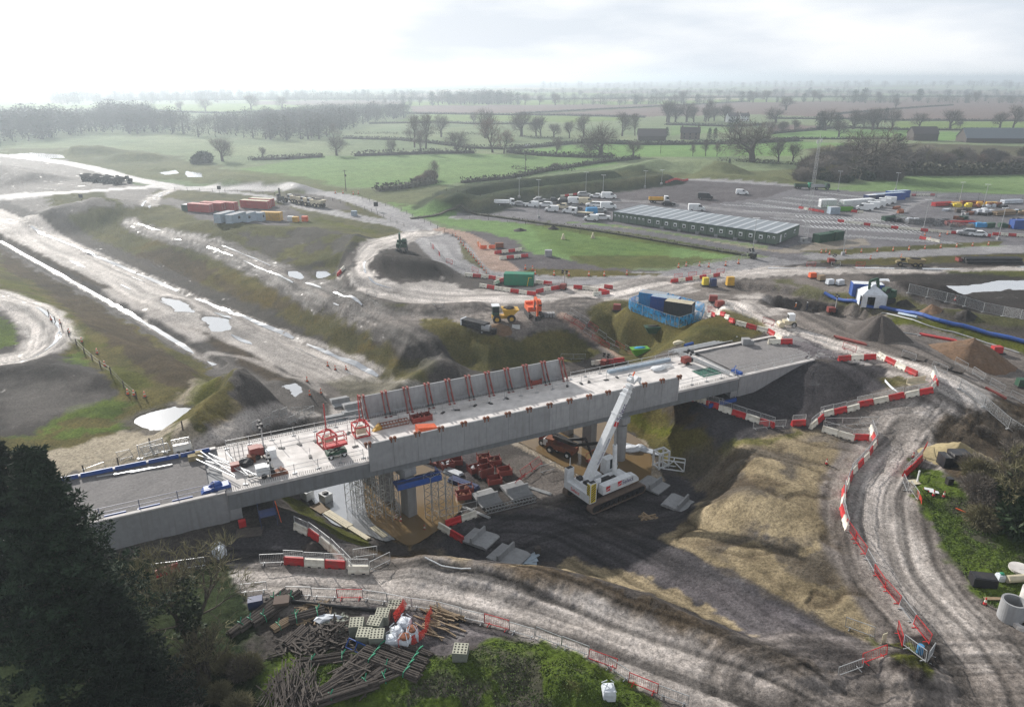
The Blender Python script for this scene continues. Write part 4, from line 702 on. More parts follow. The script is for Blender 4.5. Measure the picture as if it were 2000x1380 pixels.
m = MB(); [m.bar((k % 5 * .45 - 1, k // 5 * .6, 0), (k % 5 * .45 - 1, k // 5 * .6, 1.6), .05) for k in range(10)]; one('starter_cage', 'bars', m, 'galv', 'cluster of upright steel bars on the deck by the joint', PD(462, 897, 8.47), BA)
m = MB().blob((0, 0, .35), (.9, .7, .5), 4); one('tarp_heap', 'heap', m, 'char', 'dark sheeted heap on the deck left of the white generator', PD(481, 908, 8.47)); m = MB().box((0, 0, .4), (.9, .8, .8)); one('red_box', 'box', m, 'redm', 'small red box on the deck by the joint', PD(460, 917, 8.47), BA)
m = MB().prof([(-.9, 0), (.9, 0), (.3, .7), (-.7, .25)], -.4, .4); one('timber_offcuts', 'timber', m, 'rust', 'rusty frame and offcuts near the deck edge right of the white generator', PD(546, 925, 8.47), BA)
m = MB().box((0, 0, .3), (1.5, .7, .6)).box((.4, .3, .5), (.7, .5, .5)); one('sand_block', 'block', m, 'sand', 'sand coloured block at the corner of the left deck joint', B(SL - 2.3, BW - 1.8, 8.44), BA); m = MB().prof([(-1.5, 0), (1.4, .1), (1.2, .5), (-1.2, .35)], -.5, .5).blob((0, .2, .4), (.7, .4, .4), 2); one('blue_sheeting', 'sheeting', m, 'blue', 'crumpled blue sheeting at the near left deck joint', B(SL - .8, 1.4, 8.44), BA); m = MB().box((0, 0, .3), (.5, 1.8, .5)).bar((-1, 0, .5), (.5, .8, .9), .1); one('jack_frame', 'frame', m, 'blue', 'blue jacking frame at the near right deck joint', B(SR + .6, 1.2, 8.44), BA)
m = MB().box((0, 0, .5), (1.2, 1, 1)).box((.9, 0, .3), (.6, .9, .6)); one('grey_cabinet', 'cabinet', m, 'conc', 'pale grey cabinet at the far side of the gravel approach', PD(1456, 672, 8.44), 0); m = MB(); [m.bar(B(68 + rnd.uniform(0, 2), BW + .9 + k * .35, 8.5), B(81 + rnd.uniform(-2, 2), BW + .9 + k * .35, 8.6), .22) for k in range(4)]; one('girder_stack', 'girders', m, 'galv', 'long pale girders stacked beside the gravel approach')
m = MB(); [m.bar(B(-9 + k * 1.6, BW - 1.3 - k * .3, 8.5), B(-5.5 + k * 1.9, BW - 1.6 - k * .2, 8.5), .12) for k in range(3)]; one('pole_bundle', 'poles', m, 'galv', 'grey poles lying on the gravel approach behind the conifer')
# blue scaffold platform and trestle towers round the left piers
def tower(x, y, h, rz, lb, g=None, w_=1.15, mt='galv', z0=-.3):
    ps = []; 
    st = [MB().tube((a * w_ / 2, b_ * w_ / 2, 0), (a * w_ / 2, b_ * w_ / 2, h), .05, 6) for a in (-1, 1) for b_ in (-1, 1)]; br_ = MB(); n = max(2, int(h / .9))
    for k in range(n + 1):
        z = h * k / n
        for a, b_, c, d in ((-1, -1, 1, -1), (1, -1, 1, 1), (1, 1, -1, 1), (-1, 1, -1, -1)):
            br_.bar((a * w_ / 2, b_ * w_ / 2, z), (c * w_ / 2, d * w_ / 2, z), .035)
            if k < n: br_.bar((a * w_ / 2, b_ * w_ / 2, z), (c * w_ / 2, d * w_ / 2, z + h / n), .03)
    spawn('trestle_tower', 'scaffold tower', [P('standard', q, mt) for q in st] + [P('bracing', br_, mt)], (x, y, z0), rz, lb, g)
for k_, (u, v) in enumerate(((690, 990), (712, 1000), (735, 1010), (768, 1012), (845, 1012), (872, 1010), (700, 958), (742, 985))):
    x, y = P0(u, v, 0); tower(x, y, 6.2 if v > 960 else 5.6, .85, ['front row, leftmost', 'front row, second', 'front row, third', 'beside the front pier', 'right of the front pier', 'rightmost at the front', 'back row, left', 'back row, right'][k_] + ' slim grey trestle tower in the brown water', 'trestle towers round the left piers')
pf = MB(); x, y = P0(845, 1005, 0)
pf.box((0, 0, 0), (5.2, 2.2, .08)); fs = MB().box((0, -1.1, .35), (5.2, .06, .7)).box((2.6, 0, .35), (.06, 2.2, .7)).bar((-2.6, -1.1, 1.1), (2.6, -1.1, 1.1), .05)
pc = bst(*P0(812, 935, 5.2)); spawn('scaffold_platform', 'scaffold platform', [P('platform_deck', pf, 'navy'), P('toe_board', fs, 'blue')], B(pc[0], pc[1] - .4, 5.2), BA, 'blue edged scaffold platform round the head of the left piers')
m = MB().box((0, 0, 0), (5, 2, .1)).box((0, -1, .4), (5, .05, .6)); st = MB(); [st.bar((x, y, -1.6), (x, y, 1), .06) for x in (-2.4, 0, 2.4) for y in (-.9, .9)]
spawn('scaffold_platform', 'scaffold platform', [P('platform_deck', m, 'navy'), P('toe_board', MB().box((0, -1.05, .3), (5, .04, .5)), 'blue'), P('standards', st, 'galv')], B(SR - 3.4, .2, 5.2), BA, 'blue scaffold platform under the beam end at the right abutment')
m = MB().box((0, 0, 1.3), (1.6, 1.4, .08)); [m.bar((x, y, 0), (x, y, 2.3), .05) for x in (-.8, .8) for y in (-.7, .7)]; spawn('scaffold_platform', 'scaffold platform', [P('frame', m, 'navy'), P('ladder', MB().bar((1.2, -.3, 0), (.9, -.3, 2.4), .06).bar((1.2, .1, 0), (.9, .1, 2.4), .06), 'orange')], G(525, 1022) + Vector((0, 0, .0)), BA, 'small blue scaffold with orange ladder under the left bridge end')
one('red_box', 'box', MB().box((0, 0, .35), (.7, .5, .7)), 'red', 'red fire point box against the left abutment', G(474, 1027), BA); one('board_sheet', 'board', MB().box((0, 0, .05), (2.6, 1.6, .04)), 'woodd', 'brown board on the ground in front of the left abutment', G(487, 1040), .2)
# ---------------- barriers, fences, cones ----------------
def wb_parts(col, top):
    b = MB().prof([(-.24, 0), (.24, 0), (.24, .22), (.15, .42), (.11, .82), (-.11, .82), (-.15, .42), (-.24, .22)], -.97, .97, 'x')
    ft = MB().box((-.5, -.235, .06), (.3, .03, .13)).box((.5, -.235, .06), (.3, .03, .13)).box((-.5, .235, .06), (.3, .03, .13)).box((.5, .235, .06), (.3, .03, .13))
    ps = [P('body', b, col, [P('fork_pocket', ft, 'dark')])]
    if top:
        f = MB().bar((-.95, 0, .8), (-.95, 0, 1.55), .05).bar((.95, 0, .8), (.95, 0, 1.55), .05).bar((-.95, 0, 1.55), (.95, 0, 1.55), .05).bar((-.95, 0, .92), (.95, 0, .92), .04)
        w_ = MB(); [w_.bar((-.95 + k * .19, 0, .9), (-.95 + k * .19, 0, 1.55), .012) for k in range(1, 10)]; [w_.bar((-.95, 0, 1.05 + k * .16), (.95, 0, 1.05 + k * .16), .012) for k in range(3)]
        ps.append(P('mesh_panel', f, 'galv', [P('wires', w_, 'galv')]))
    return ps
WB = {(c, t): wb_parts({'r': 'red', 'w': 'white'}[c], t) for c in 'rw' for t in (0, 1)}
def wbs(px, where, pat='rw', top=0, z=None, step=2.0, grp=None):
    q_ = along(px, step, z)
    for k, (p, h, pi) in enumerate(q_):
        c = pat[k % len(pat)]; nm = {'r': 'red', 'w': 'white'}[c]
        spawn('water_barrier', 'water barrier', WB[(c, top)], p, h + rnd.uniform(-.03, .03), '%s%s barrier, %s, %s' % (nm, ' mesh-topped' if top else ' plastic', ordn(k, px, len(q_)), where), grp or ('barriers ' + where), tilt=(0, -pi))
wbs([(1332, 781), (1420, 806), (1512, 836)], 'in the chain below the tapering wing wall', 'rw', 1)
wbs([(1545, 831), (1578, 829)], 'short run in the gap between two chains', 'r', 1)
wbs([(1582, 838), (1612, 812), (1690, 792), (1770, 776), (1812, 768), (1828, 750), (1822, 735)], 'in the chain curving round the right haul road', 'wr', 1)
wbs([(1790, 735), (1735, 708), (1722, 700), (1640, 704)], 'in the chain topping the dark gravel slope', 'rw', 0); 
wbs([(1605, 842), (1660, 858)], 'lying by the mesh fences', 'w', 1); wbs([(1664, 858), (1700, 860)], 'at the inner corner of the road bend', 'r', 1)
wbs([(1700, 838), (1710, 868), (1690, 898), (1664, 925), (1648, 965), (1645, 1000), (1652, 1030)], 'in the chain along the sandy slope', 'wr', 1)
wbs([(1382, 618), (1430, 631), (1500, 650), (1532, 668)], 'in the chain beside the pale site road', 'wr', 0); wbs([(1500, 672), (1540, 671)], 'in the stub at the end of the gravel approach', 'wr', 0, step=1.9)
wbs([(908, 539), (950, 543), (985, 549)], 'in the row left of the green container', 'wr', 0); wbs([(965, 556), (985, 548)], 'in the slanting pair left of the green container', 'wr')
wbs([(937, 560), (975, 567), (1042, 577)], 'in the row in front of the green container', 'wrwwr'); wbs([(1047, 573), (1068, 568), (1100, 563)], 'in the row left of the dark tower', 'rwr', 1)
wbs([(1120, 563), (1150, 566), (1190, 574)], 'in the row right of the dark tower', 'rww', 0); wbs([(1158, 578), (1192, 573)], 'in the lowest pair right of the tower', 'wr'); wbs([(1180, 562), (1202, 565)], 'in the top pair right of the tower', 'rw'); wbs([(1046, 553), (1072, 556)], 'in the pair right of the green container', 'wr')
wbs([(966, 496), (1024, 489)], 'in the upper row by the orange footpath gate', 'rwrwr'); wbs([(975, 507), (1026, 502)], 'in the lower row by the orange footpath gate', 'wrwr')
wbs([(1310, 552), (1400, 540)], 'in the row on the pale apron', 'rw'); wbs([(1636, 433), (1740, 446), (1930, 462)], 'in the long row dividing the yard', 'rwww'); wbs([(1938, 459), (2060, 466)], 'in the far row beyond the blue container', 'rw')
wbs([(1796, 466), (1840, 475)], 'in the short leaning row by the roadside cones', 'rwwr'); wbs([(1770, 383), (1830, 382)], 'behind the blue containers', 'wrww'); wbs([(1095, 385), (1125, 381)], 'in the row behind the parked vans', 'wrwr')
wbs([(1560, 407), (1610, 416)], 'in the dark row at the compound corner', 'rwrr'); wbs([(1662, 414), (1690, 417)], 'in front of the white vans', 'rwr'); wbs([(1300, 357), (1345, 352)], 'on the far edge of the gravel yard', 'r')
wbs([(576, 1032), (610, 1048), (650, 1078), (690, 1118)], 'in the chain above the flooded slab', 'wrww', 1); wbs([(556, 1100), (672, 1108)], 'in the short row beside the near haul road', 'rwr', 1); wbs([(680, 1118), (716, 1118)], 'alone at the near end of the row', 'w', 1)
wbs([(905, 1060), (868, 1037)], 'in the left arm by the precast units', 'rw'); wbs([(870, 1028), (918, 1012)], 'in the right arm by the precast units', 'rw')
wbs([(1765, 932), (1795, 902)], 'alone on the inner side of the right haul road', 'r', 1); wbs([(1155, 712), (1215, 706)], 'behind the bridge by the red footpath', 'wrrw'); wbs([(340, 885), (372, 878)], 'at the far corner of the gravel approach', 'wr', 1); wbs([(305, 1128), (350, 1112)], 'behind the bare ivy-clad tree', 'rrw'); wbs([(660, 540), (672, 526)], 'leaning on the dark bank by the muddy track', 'rw')
def fence_parts(c, bars=1):
    f = MB(); L = 1.12
    for a, b in (((-L, .12), (-L, 1.1)), ((L, .12), (L, 1.1)), ((-L, 1.1), (L, 1.1)), ((-L, .18), (L, .18))): f.bar((a[0], 0, a[1]), (b[0], 0, b[1]), .05)
    w_ = MB(); [w_.bar((-L + k * .16, 0, .18), (-L + k * .16, 0, 1.1), .014) for k in range(1, 14)]
    ft = [P('foot', MB().bar((x, -.3, .05), (x, .3, .05), .06).bar((x, 0, .05), (x, 0, .2), .05), c) for x in (-.8, .8)]
    return [P('frame', f, c, [P('bars', w_, c)])] + ft
FP = {'w': fence_parts('galv'), 'r': fence_parts('red')}
def fences(px, where, pat='w', z=None, step=2.3, tl=.06, grp=None):
    q_ = along(px, step, z)
    for k, (p, h, pi) in enumerate(q_):
        c = pat[k % len(pat)]; spawn('pedestrian_barrier', 'barrier', FP[c], p, h + rnd.uniform(-.06, .06), '%s railing, %s, %s' % ({'w': 'pale', 'r': 'red'}[c], ordn(k, px, len(q_)), where), grp or ('pedestrian barriers ' + where), tilt=(rnd.uniform(-tl, tl), -pi))
fences([(1652, 1030), (1690, 1090), (1740, 1165), (1805, 1250)], 'in the line between the sandy slope and the haul road', 'rrw', tl=.15); fences([(1762, 1265), (1810, 1300)], 'at the tip of the junction', 'w'); fences([(1820, 1275), (1808, 1303)], 'closing the tip of the junction', 'w'); fences([(1752, 1230), (1765, 1265)], 'in the red side of the junction tip', 'r'); fences([(1638, 1318), (1716, 1285)], 'across the gravel trace road', 'wr'); fences([(1650, 1225), (1690, 1240)], 'alone at the foot of the sandy slope', 'w')
fences([(1470, 838), (1545, 832)], 'bridging the gap in the chain below the wing wall', 'w'); fences([(1610, 830), (1700, 828)], 'in the pair beside the haul road corner', 'ww'); fences([(1330, 768), (1400, 790)], 'behind the chain at the right abutment', 'w'); fences([(1595, 698), (1720, 698)], 'along the top of the gravel slope', 'w')
fences([(508, 1102), (552, 1100)], 'left of the short row by the near haul road', 'w'); fences([(690, 1092), (735, 1085)], 'behind the lone white barrier', 'w'); fences([(722, 1115), (752, 1100)], 'right of the lone white barrier', 'w')
fences([(300, 1120), (410, 1104)], 'behind the bare ivy-clad tree', 'w'); fences([(560, 1165), (700, 1170), (860, 1195), (900, 1205)], 'along the near haul road behind the timber piles', 'wwrww'); fences([(900, 1205), (1040, 1245), (1180, 1300)], 'along the near haul road above the green bank', 'wrww'); fences([(1180, 1300), (1255, 1345), (1330, 1375)], 'along the near haul road at the foot of the photo', 'wrw')
fences([(470, 1160), (540, 1150)], 'at the left end of the near haul road', 'wr'); fences([(860, 1010), (925, 995)], 'beside the angled red and white barriers', 'w'); fences([(935, 935), (978, 925)], 'behind the second flat precast unit', 'w'); fences([(885, 965), (915, 957)], 'behind the first flat precast unit', 'w'); fences([(1055, 925), (1090, 915)], 'alone on the brown gravel left of the crane', 'w'); fences([(1060, 905), (1000, 950)], 'in the low red line under the bridge', 'r', tl=.9)
fences([(1100, 622), (1150, 655), (1212, 690)], 'along the left side of the pink footpath', 'rrw'); fences([(1112, 612), (1165, 648), (1232, 690)], 'along the right side of the pink footpath', 'wwr'); fences([(1095, 700), (1150, 700)], 'left of the red and white barriers behind the bridge', 'w')
fences([(840, 480), (870, 512), (930, 532), (985, 540)], 'on the inner side of the tarmac bend', 'wrw', step=3); fences([(715, 575), (735, 580)], 'alone on the dark grassy bank', 'w'); fences([(845, 596), (868, 596)], 'alone on the green top of the bank', 'w')
fences([(1690, 890), (1660, 935)], 'just behind the chain on the sandy slope', 'w'); fences([(1790, 905), (1812, 870)], 'beyond the lone red barrier', 'wr'); fences([(1763, 940), (1770, 958)], 'below the lone red barrier', 'wr'); fences([(1775, 955), (1800, 990)], 'beside the orange netting', 'w')
fences([(1860, 708), (1930, 750), (2020, 800)], 'along the right side of the haul road bend', 'w', step=3.2); fences([(1745, 690), (1860, 735)], 'along the timber mats', 'w', step=5); fences([(1375, 600), (1480, 628), (1700, 698)], 'behind the chain beside the pale site road', 'rww', step=5); fences([(1310, 545), (1420, 532)], 'beside the pale apron', 'r', step=4)
fences([(1330, 528), (1480, 500)], 'along the east meadow by the road', 'w', step=3.4); fences([(1560, 520), (1700, 520)], 'on the verge of the far road', 'rw', step=6); fences([(560, 828), (620, 800)], 'on the mud path at the left of the trace', 'w', step=3); fences([(490, 845), (560, 808), (605, 806)], 'round the curved footpath beyond the deck', 'w', step=3.3); fences([(300, 890), (345, 880)], 'in the white line at the far corner of the approach', 'w')
fences([(150, 935), (230, 905), (330, 882)], 'along the pale ground behind the approach', 'w', step=4)
# tall mesh fences
def tall_fence(px, label, h=2., step=3.5, mt='galv'):
    ps = []; q = along(px, step)
    for (a, _, _), (b, _, _) in zip(q[:-1], q[1:]):
        m = MB().bar(a + Vector((0, 0, h)), b + Vector((0, 0, h)), .05).bar(a + Vector((0, 0, .15)), b + Vector((0, 0, .15)), .05); w_ = MB().add([a + Vector((0, 0, .15)), b + Vector((0, 0, .15)), b + Vector((0, 0, h)), a + Vector((0, 0, h))], [(0, 1, 2, 3)]); ps.append(P('fence_panel', m, mt, [P('mesh', w_, 'wire')]))
    for a, _, _ in q: ps.append(P('post', MB().bar(a, a + Vector((0, 0, h + .05)), .07).box(a + Vector((0, 0, .08)), (.6, .25, .16)), mt))
    spawn('mesh_fence', 'fence', ps, label=label)
tall_fence([(1755, 570), (1860, 592), (1960, 618), (2060, 640)], 'tall grey mesh fence crossing the muddy ground right of the white gazebo'); tall_fence([(1545, 405), (1640, 408), (1780, 383), (2030, 396)], 'dark mesh fence round the yard of blue and white containers', 2.4, 7, 'dark'); tall_fence([(1735, 428), (1770, 437), (1930, 456)], 'dark mesh fence in front of the stored pipes', 2.4, 6, 'dark'); tall_fence([(250, 905), (330, 882)], 'grey mesh fence panels at the far side of the gravel approach', 1.8)
tall_fence([(1850, 745), (1960, 830), (2040, 880)], 'white pole and mesh fence at the bend of the right haul road', 1.6, 4)
def wire_fence(px, label, step=6, h=1.2):
    ps = []; q = along(px, step)
    for a, _, _ in q: ps.append(P('post', MB().bar(a - Vector((0, 0, .1)), a + Vector((0, 0, h)), .12), 'woodd'))
    w_ = MB(); [w_.bar(a + Vector((0, 0, z)), b + Vector((0, 0, z)), .025) for (a, _, _), (b, _, _) in zip(q[:-1], q[1:]) for z in (.5, 1.1)]; ps.append(P('wire', w_, 'dark')); spawn('wire_fence', 'fence', ps, label=label)
wire_fence([(330, 371), (500, 378), (640, 390), (720, 412), (800, 448)], 'low post and wire fence along the verge inside the curving road'); wire_fence([(700, 388), (780, 410), (860, 450), (900, 470)], 'low post and wire fence on the outer side of the curving road'); wire_fence([(900, 425), (1010, 436), (1170, 462)], 'low post and wire fence across the east meadow', 7); wire_fence([(840, 382), (900, 395), (1000, 392)], 'low post and wire fence below the grassy bunds', 5)
wire_fence([(90, 610), (200, 720), (290, 800)], 'line of thin posts beside the bright grass strip left of the trace', 5); wire_fence([(130, 930), (300, 870), (400, 850)], 'thin post fence on the pale ground beyond the approach', 4)
# cones
CN = [P('cone_body', MB().tube((0, 0, .05), (0, 0, .75), .16, 12, .035), 'red', [P('sleeve', MB().tube((0, 0, .3), (0, 0, .55), .118, 12, .08), 'white')]), P('base', MB().box((0, 0, .03), (.4, .4, .06)), 'rubber')]
BL = [P('cone_body', MB().tube((0, 0, .05), (0, 0, .9), .18, 10, .07), 'orange', [P('sleeve', MB().tube((0, 0, .4), (0, 0, .62), .145, 10, .12), 'white')]), P('base', MB().box((0, 0, .04), (.5, .5, .08)), 'rubber')]
def cones(pts, where, kind=None, sc=1.):
    for k, p in enumerate(pts): g = G(*p); spawn('traffic_cone', 'traffic cone', kind or CN, g, rnd.uniform(0, 3), 'orange cone, ' + ordn(k, pts, len(pts)) + ', ' + where, 'cones ' + where, sc)
cones([(1614, 906)], 'alone on the top of the sandy slope'); cones([(1783, 893)], 'beside the lone red barrier on the haul road'); cones([(1823, 968), (1843, 970)], 'beside the white signs lying in the grass'); cones([(1923, 1180)], 'in front of the grey concrete ring'); cones([(829, 1035)], 'at the near edge of the flooded slab'); cones([(773, 1015), (783, 1018)], 'by the barrier at the foot of the left pier'); cones([(1585, 833)], 'at the join of two barrier chains')
cones([(250, 770), (262, 772), (283, 775), (205, 715), (190, 690), (160, 668), (135, 650), (118, 632), (100, 625), (600, 745), (640, 715), (655, 722), (676, 722), (605, 772), (627, 768)], 'beside the trace road on the left', BL)
cones([(890 + 5 * k, 462 + 6 * k) for k in range(13)], 'in the close line inside the tarmac bend', BL, 1.1); cones([(1026, 526), (1040, 528), (1045, 536), (1082, 538), (1111, 539), (1150, 539), (1180, 539), (1224, 537), (1325, 523), (1340, 520), (1366, 520), (1384, 522), (1417, 519), (1442, 515)], 'along the outer kerb of the tarmac bend', BL, 1.3)
cones([(1620 + k * 31, 497 - k * 1.8) for k in range(11)], 'on the verge between car park and far road', BL, 1.2); cones([(1604, 494), (1613, 493), (1700, 506), (1760, 503)], 'near the far end of the office yard', BL, 1.1); cones([(1806, 460), (1835, 462), (1850, 458), (1816, 470)], 'among the marked parking bays', BL, 1.2); cones([(655, 378), (670, 378), (690, 380), (700, 379)], 'round the foot of the telegraph pole by the road', BL, 1.5)
cones([(1655, 590), (1865, 587)], 'in the rough ground near the blue pipe', CN, 1.3)
# ---------------- crane ----------------
def text(s, size, p, rot, mt, parent, nm='lettering', ext=.01):
    c = bpy.data.curves.new(nm, 'FONT'); c.body = s; c.size = size; c.extrude = ext; c.align_x = 'LEFT'; tmp = bpy.data.objects.new('t', c); me_ = bpy.data.meshes.new_from_object(tmp); bpy.data.objects.remove(tmp); me_.materials.clear(); me_.materials.append(M[mt]); o = link(nm, me_, parent); o.location = p; o.rotation_euler = rot; return o
M['logo'] = mat('logo_navy', (.05, .03, .14), .5, dirt=0); M['logor'] = mat('logo_red', (.60, .02, .03), .5, dirt=0)
cr_c = Vector((11.3, 75.3)); CA = math.radians(35); cz = zat(*cr_c)
def trackm(y):
    a = MB(); n = 16; pts = []
    for k in range(n + 1): t = -math.pi / 2 + math.pi * k / n; pts.append((3.5 + .45 * math.cos(t), .47 + .45 * math.sin(t)))
    for k in range(n + 1): t = math.pi / 2 + math.pi * k / n; pts.append((-3.5 + .45 * math.cos(t), .47 + .45 * math.sin(t)))
    inn = [(x * .955, .47 + (z - .47) * .78) for x, z in pts]; N = len(pts); v = [(x, y - .35, z) for x, z in pts] + [(x, y + .35, z) for x, z in pts] + [(x, y - .35, z) for x, z in inn] + [(x, y + .35, z) for x, z in inn]
    f = []
    for i in range(N): j = (i + 1) % N; f += [(i, j, N + j, N + i), (j, i, 2 * N + i, 2 * N + j), (N + i, N + j, 3 * N + j, 3 * N + i)]
    a.add(v, f)
    for k in range(34): x = -3.4 + k * .206; a.box((x, y, .93), (.12, .74, .06)); a.box((x, y, .01), (.12, .74, .05))
    fr = MB().box((0, y, .5), (6.4, .34, .42)).box((0, y - .19, .72), (5.8, .05, .1)); rl = MB(); [rl.tube((-2.9 + k * .64, y - .28, .3), (-2.9 + k * .64, y + .28, .3), .22, 12) for k in range(10)]; [rl.tube((x, y - .3, .47), (x, y + .3, .47), .4, 16) for x in (-3.45, 3.45)]
    return P('track', a, 'track', [P('track_frame', fr, 'char'), P('rollers', rl, 'dark')])
body = MB().box((-.3, 0, 1.35), (6.4, 1.5, .5)).box((.2, -1.55, 1.62), (4.4, .85, 1.05), tp=(.96, 1)).prof([(2.4, 1.1), (3.5, 1.1), (3.45, 1.5), (3.0, 2.0), (2.4, 2.14)], -1.97, -1.13).box((-1.2, .9, 1.7), (2.2, .9, .7)).box((-2.6, 0, 1.9), (1.2, 2.2, .6)).box((-1.9, -.9, 2.4), (.7, .3, .5))
cw = MB().box((-3.75, 0, 1.35), (.9, 4.3, 1.0)).box((-3.7, -1.95, 2.1), (.95, .55, 2.5)).box((-3.7, 1.95, 2.1), (.95, .55, 2.5)).box((-3.4, 0, 2.1), (.7, 2.4, .5)); cwl = MB(); [cwl.box((-3.7, y, 3.38), (.7, .4, .08)) for y in (-1.95, 1.95)]; [cwl.tube((-3.55, y, 2.4), (-3.05, y, 2.4), .38, 14) for y in (-.6, .6)]
cab = MB().prof([(1.1, 1.2), (2.9, 1.2), (3.05, 2.0), (2.55, 3.05), (1.2, 3.05)], 1.1, 2.05); cg = MB().prof([(1.75, 1.75), (2.93, 1.85), (2.98, 2.05), (2.5, 2.95), (1.75, 2.95)], 1.07, 2.08)
eng = MB().box((-.6, -.55, 1.9), (1.6, .5, .5)).box((.7, -.6, 1.75), (.7, .5, .35)); und = MB().box((0, 0, .8), (3, 3.6, .5)).tube((0, 0, .9), (0, 0, 1.15), .9, 20)
pv = Vector((-2.7, 0, 2.2)); el = math.radians(60.5); bd = Vector((math.cos(el), 0, math.sin(el))); bu = Vector((-math.sin(el), 0, math.cos(el)))
def bsec(m, l0, l1, w_, h, off=0):
    o = [(-w_ / 2, -h * .3), (-w_ * .3, -h / 2), (w_ * .3, -h / 2), (w_ / 2, -h * .3), (w_ / 2, h / 2), (-w_ / 2, h / 2)]; n = 6; v = [pv + bd * l + Vector((0, 1, 0)) * a + bu * (b + off) for l in (l0, l1) for a, b in o]
    m.add(v, [tuple(range(n - 1, -1, -1)), tuple(range(n, 2 * n))] + [(i, (i + 1) % n, n + (i + 1) % n, n + i) for i in range(n)])
bm = MB(); bsec(bm, 0, 10.6, .84, .98); bs2 = MB(); [bsec(bs2, 10.6 + k * .28, 10.82 + k * .28, .8 - k * .06, .93 - k * .06) for k in range(5)]; bc = MB(); [bsec(bc, l, l + .14, .96, 1.1) for l in (0.2, 8.2, 10.5)]; [bsec(bc, l, l + .09, .86, 1.0) for l in (11.1, 11.7)]
hd = MB(); h0 = pv + bd * 12.1; hd.bar(h0 - bu * .1, h0 + bd * .9 - bu * .5, .55, .3); hd.bar(h0 + bd * .1, h0 + bd * .7 + bu * .5, .5, .2); [hd.tube(h0 + bd * a + bu * b + Vector((0, -.3, 0)), h0 + bd * a + bu * b + Vector((0, .3, 0)), .3, 16) for a, b in ((.7, -.7), (.25, .35))]; hd.bar(h0 + bd * .5 - bu * .8 + Vector((0, -.28, 0)), h0 + bd * .2 - bu * 1.35 + Vector((0, -.28, 0)), .3, .1)
tip = MB().bar(h0 + bd * .5 + bu * .3, h0 + bd * 1.3 + bu * .25, .12)
cyl = MB().tube((1.3, 0, 1.5), (1.3, 0, 1.5) , .1); c0 = Vector((1.5, 0, 1.5)); c1 = pv + bd * 7.0 - bu * .5; cyl = MB().tube(c0, c0.lerp(c1, .62), .26, 14); rod = MB().tube(c0.lerp(c1, .6), c1, .15, 12)
hz_ = MB().box((-4.19, -1.95, 2.1), (.012, .5, 2.3)).box((-3.7, -2.235, 2.1), (.7, .012, 2.3))
cz += .38
crane = spawn('crawler_crane', 'crane', [trackm(-1.9), trackm(1.9), P('undercarriage', und, 'char'), P('superstructure', body, 'wht'), P('counterweight', cw, 'wht'), P('winch', cwl, 'char'), P('engine', eng, 'dark'), P('boom', bm, 'wht', [P('boom_section', bs2, 'wht'), P('boom_collar', bc, 'wht'), P('boom_head', hd, 'wht'), P('head_tip', tip, 'orange')]), P('lift_cylinder', cyl, 'wht', [P('cylinder_rod', rod, 'galv')]), P('cab', cab, 'wht', [P('cab_window', cg, 'glass')]), P('warning_panel', hz_, 'yelp')],
  (cr_c.x, cr_c.y, cz), CA, 'white crawler crane with raised telescopic boom lettered Select under the bridge', sc=1.06)
st = MB(); [st.add([(-3.99 + .0, -2.243, 1.0 + k * .3), (-3.41, -2.243, 1.28 + k * .3), (-3.41, -2.243, 1.43 + k * .3), (-3.99, -2.243, 1.15 + k * .3)], [(0, 1, 2, 3)]) for k in range(7)]; [st.add([(-4.198, -2.18, 1.0 + k * .3), (-4.198, -1.72, 1.28 + k * .3), (-4.198, -1.72, 1.43 + k * .3), (-4.198, -2.18, 1.15 + k * .3)], [(3, 2, 1, 0)]) for k in range(7)]
link('warning_stripes', st.mesh('warning_stripes', 'char'), crane)
text('Select', .72, (.85, -1.985, 1.52), (math.pi / 2, 0, 0), 'logo', crane); text('FOUNDATIONS', .13, (.9, -1.985, 1.32), (math.pi / 2, 0, 0), 'logor', crane) if 0 else None
def logo(p, rot, s, par): # square red mark with a slanted cut
    m = MB().add([(0, 0, .005), (s, 0, .005), (s, s * .45, .005), (s * .45, s * .3, .005), (0, s * .12, .005)], [(0, 1, 2, 3, 4)]).add([(0, s * .3, .005), (s * .55, s * .5, .005), (s, s * .62, .005), (s, s, .005), (0, s, .005)], [(0, 1, 2, 3, 4)]); o = link('logo', m.mesh('logo', 'logor'), par); o.location = p; o.rotation_euler = rot
logo((.15, -1.985, 1.5), (math.pi / 2, 0, 0), .6, crane); logo((-1.6, -1.985, 1.4), (math.pi / 2, 0, 0), .62, crane)
RB = (math.pi / 2, -el, 0); q = pv + bd * 6.9 + Vector((0, -.427, 0)) - bu * .32; text('Select', .85, q + bd * .75, RB, 'logo', crane); logo(q, RB, .6, crane)
q = pv + bd * 2.2 + Vector((0, -.427, 0)) - bu * .12; o = text('CRAWLERCRANES'[:0] + 'S E L E C T C R A N E S' if 0 else 'TELESCOPIC CRAWLERS', .3, q, RB, 'logo', crane)
text('Select', .62, (-4.205, 1.0, 1.1), (math.pi / 2, 0, -math.pi / 2), 'logor', crane)
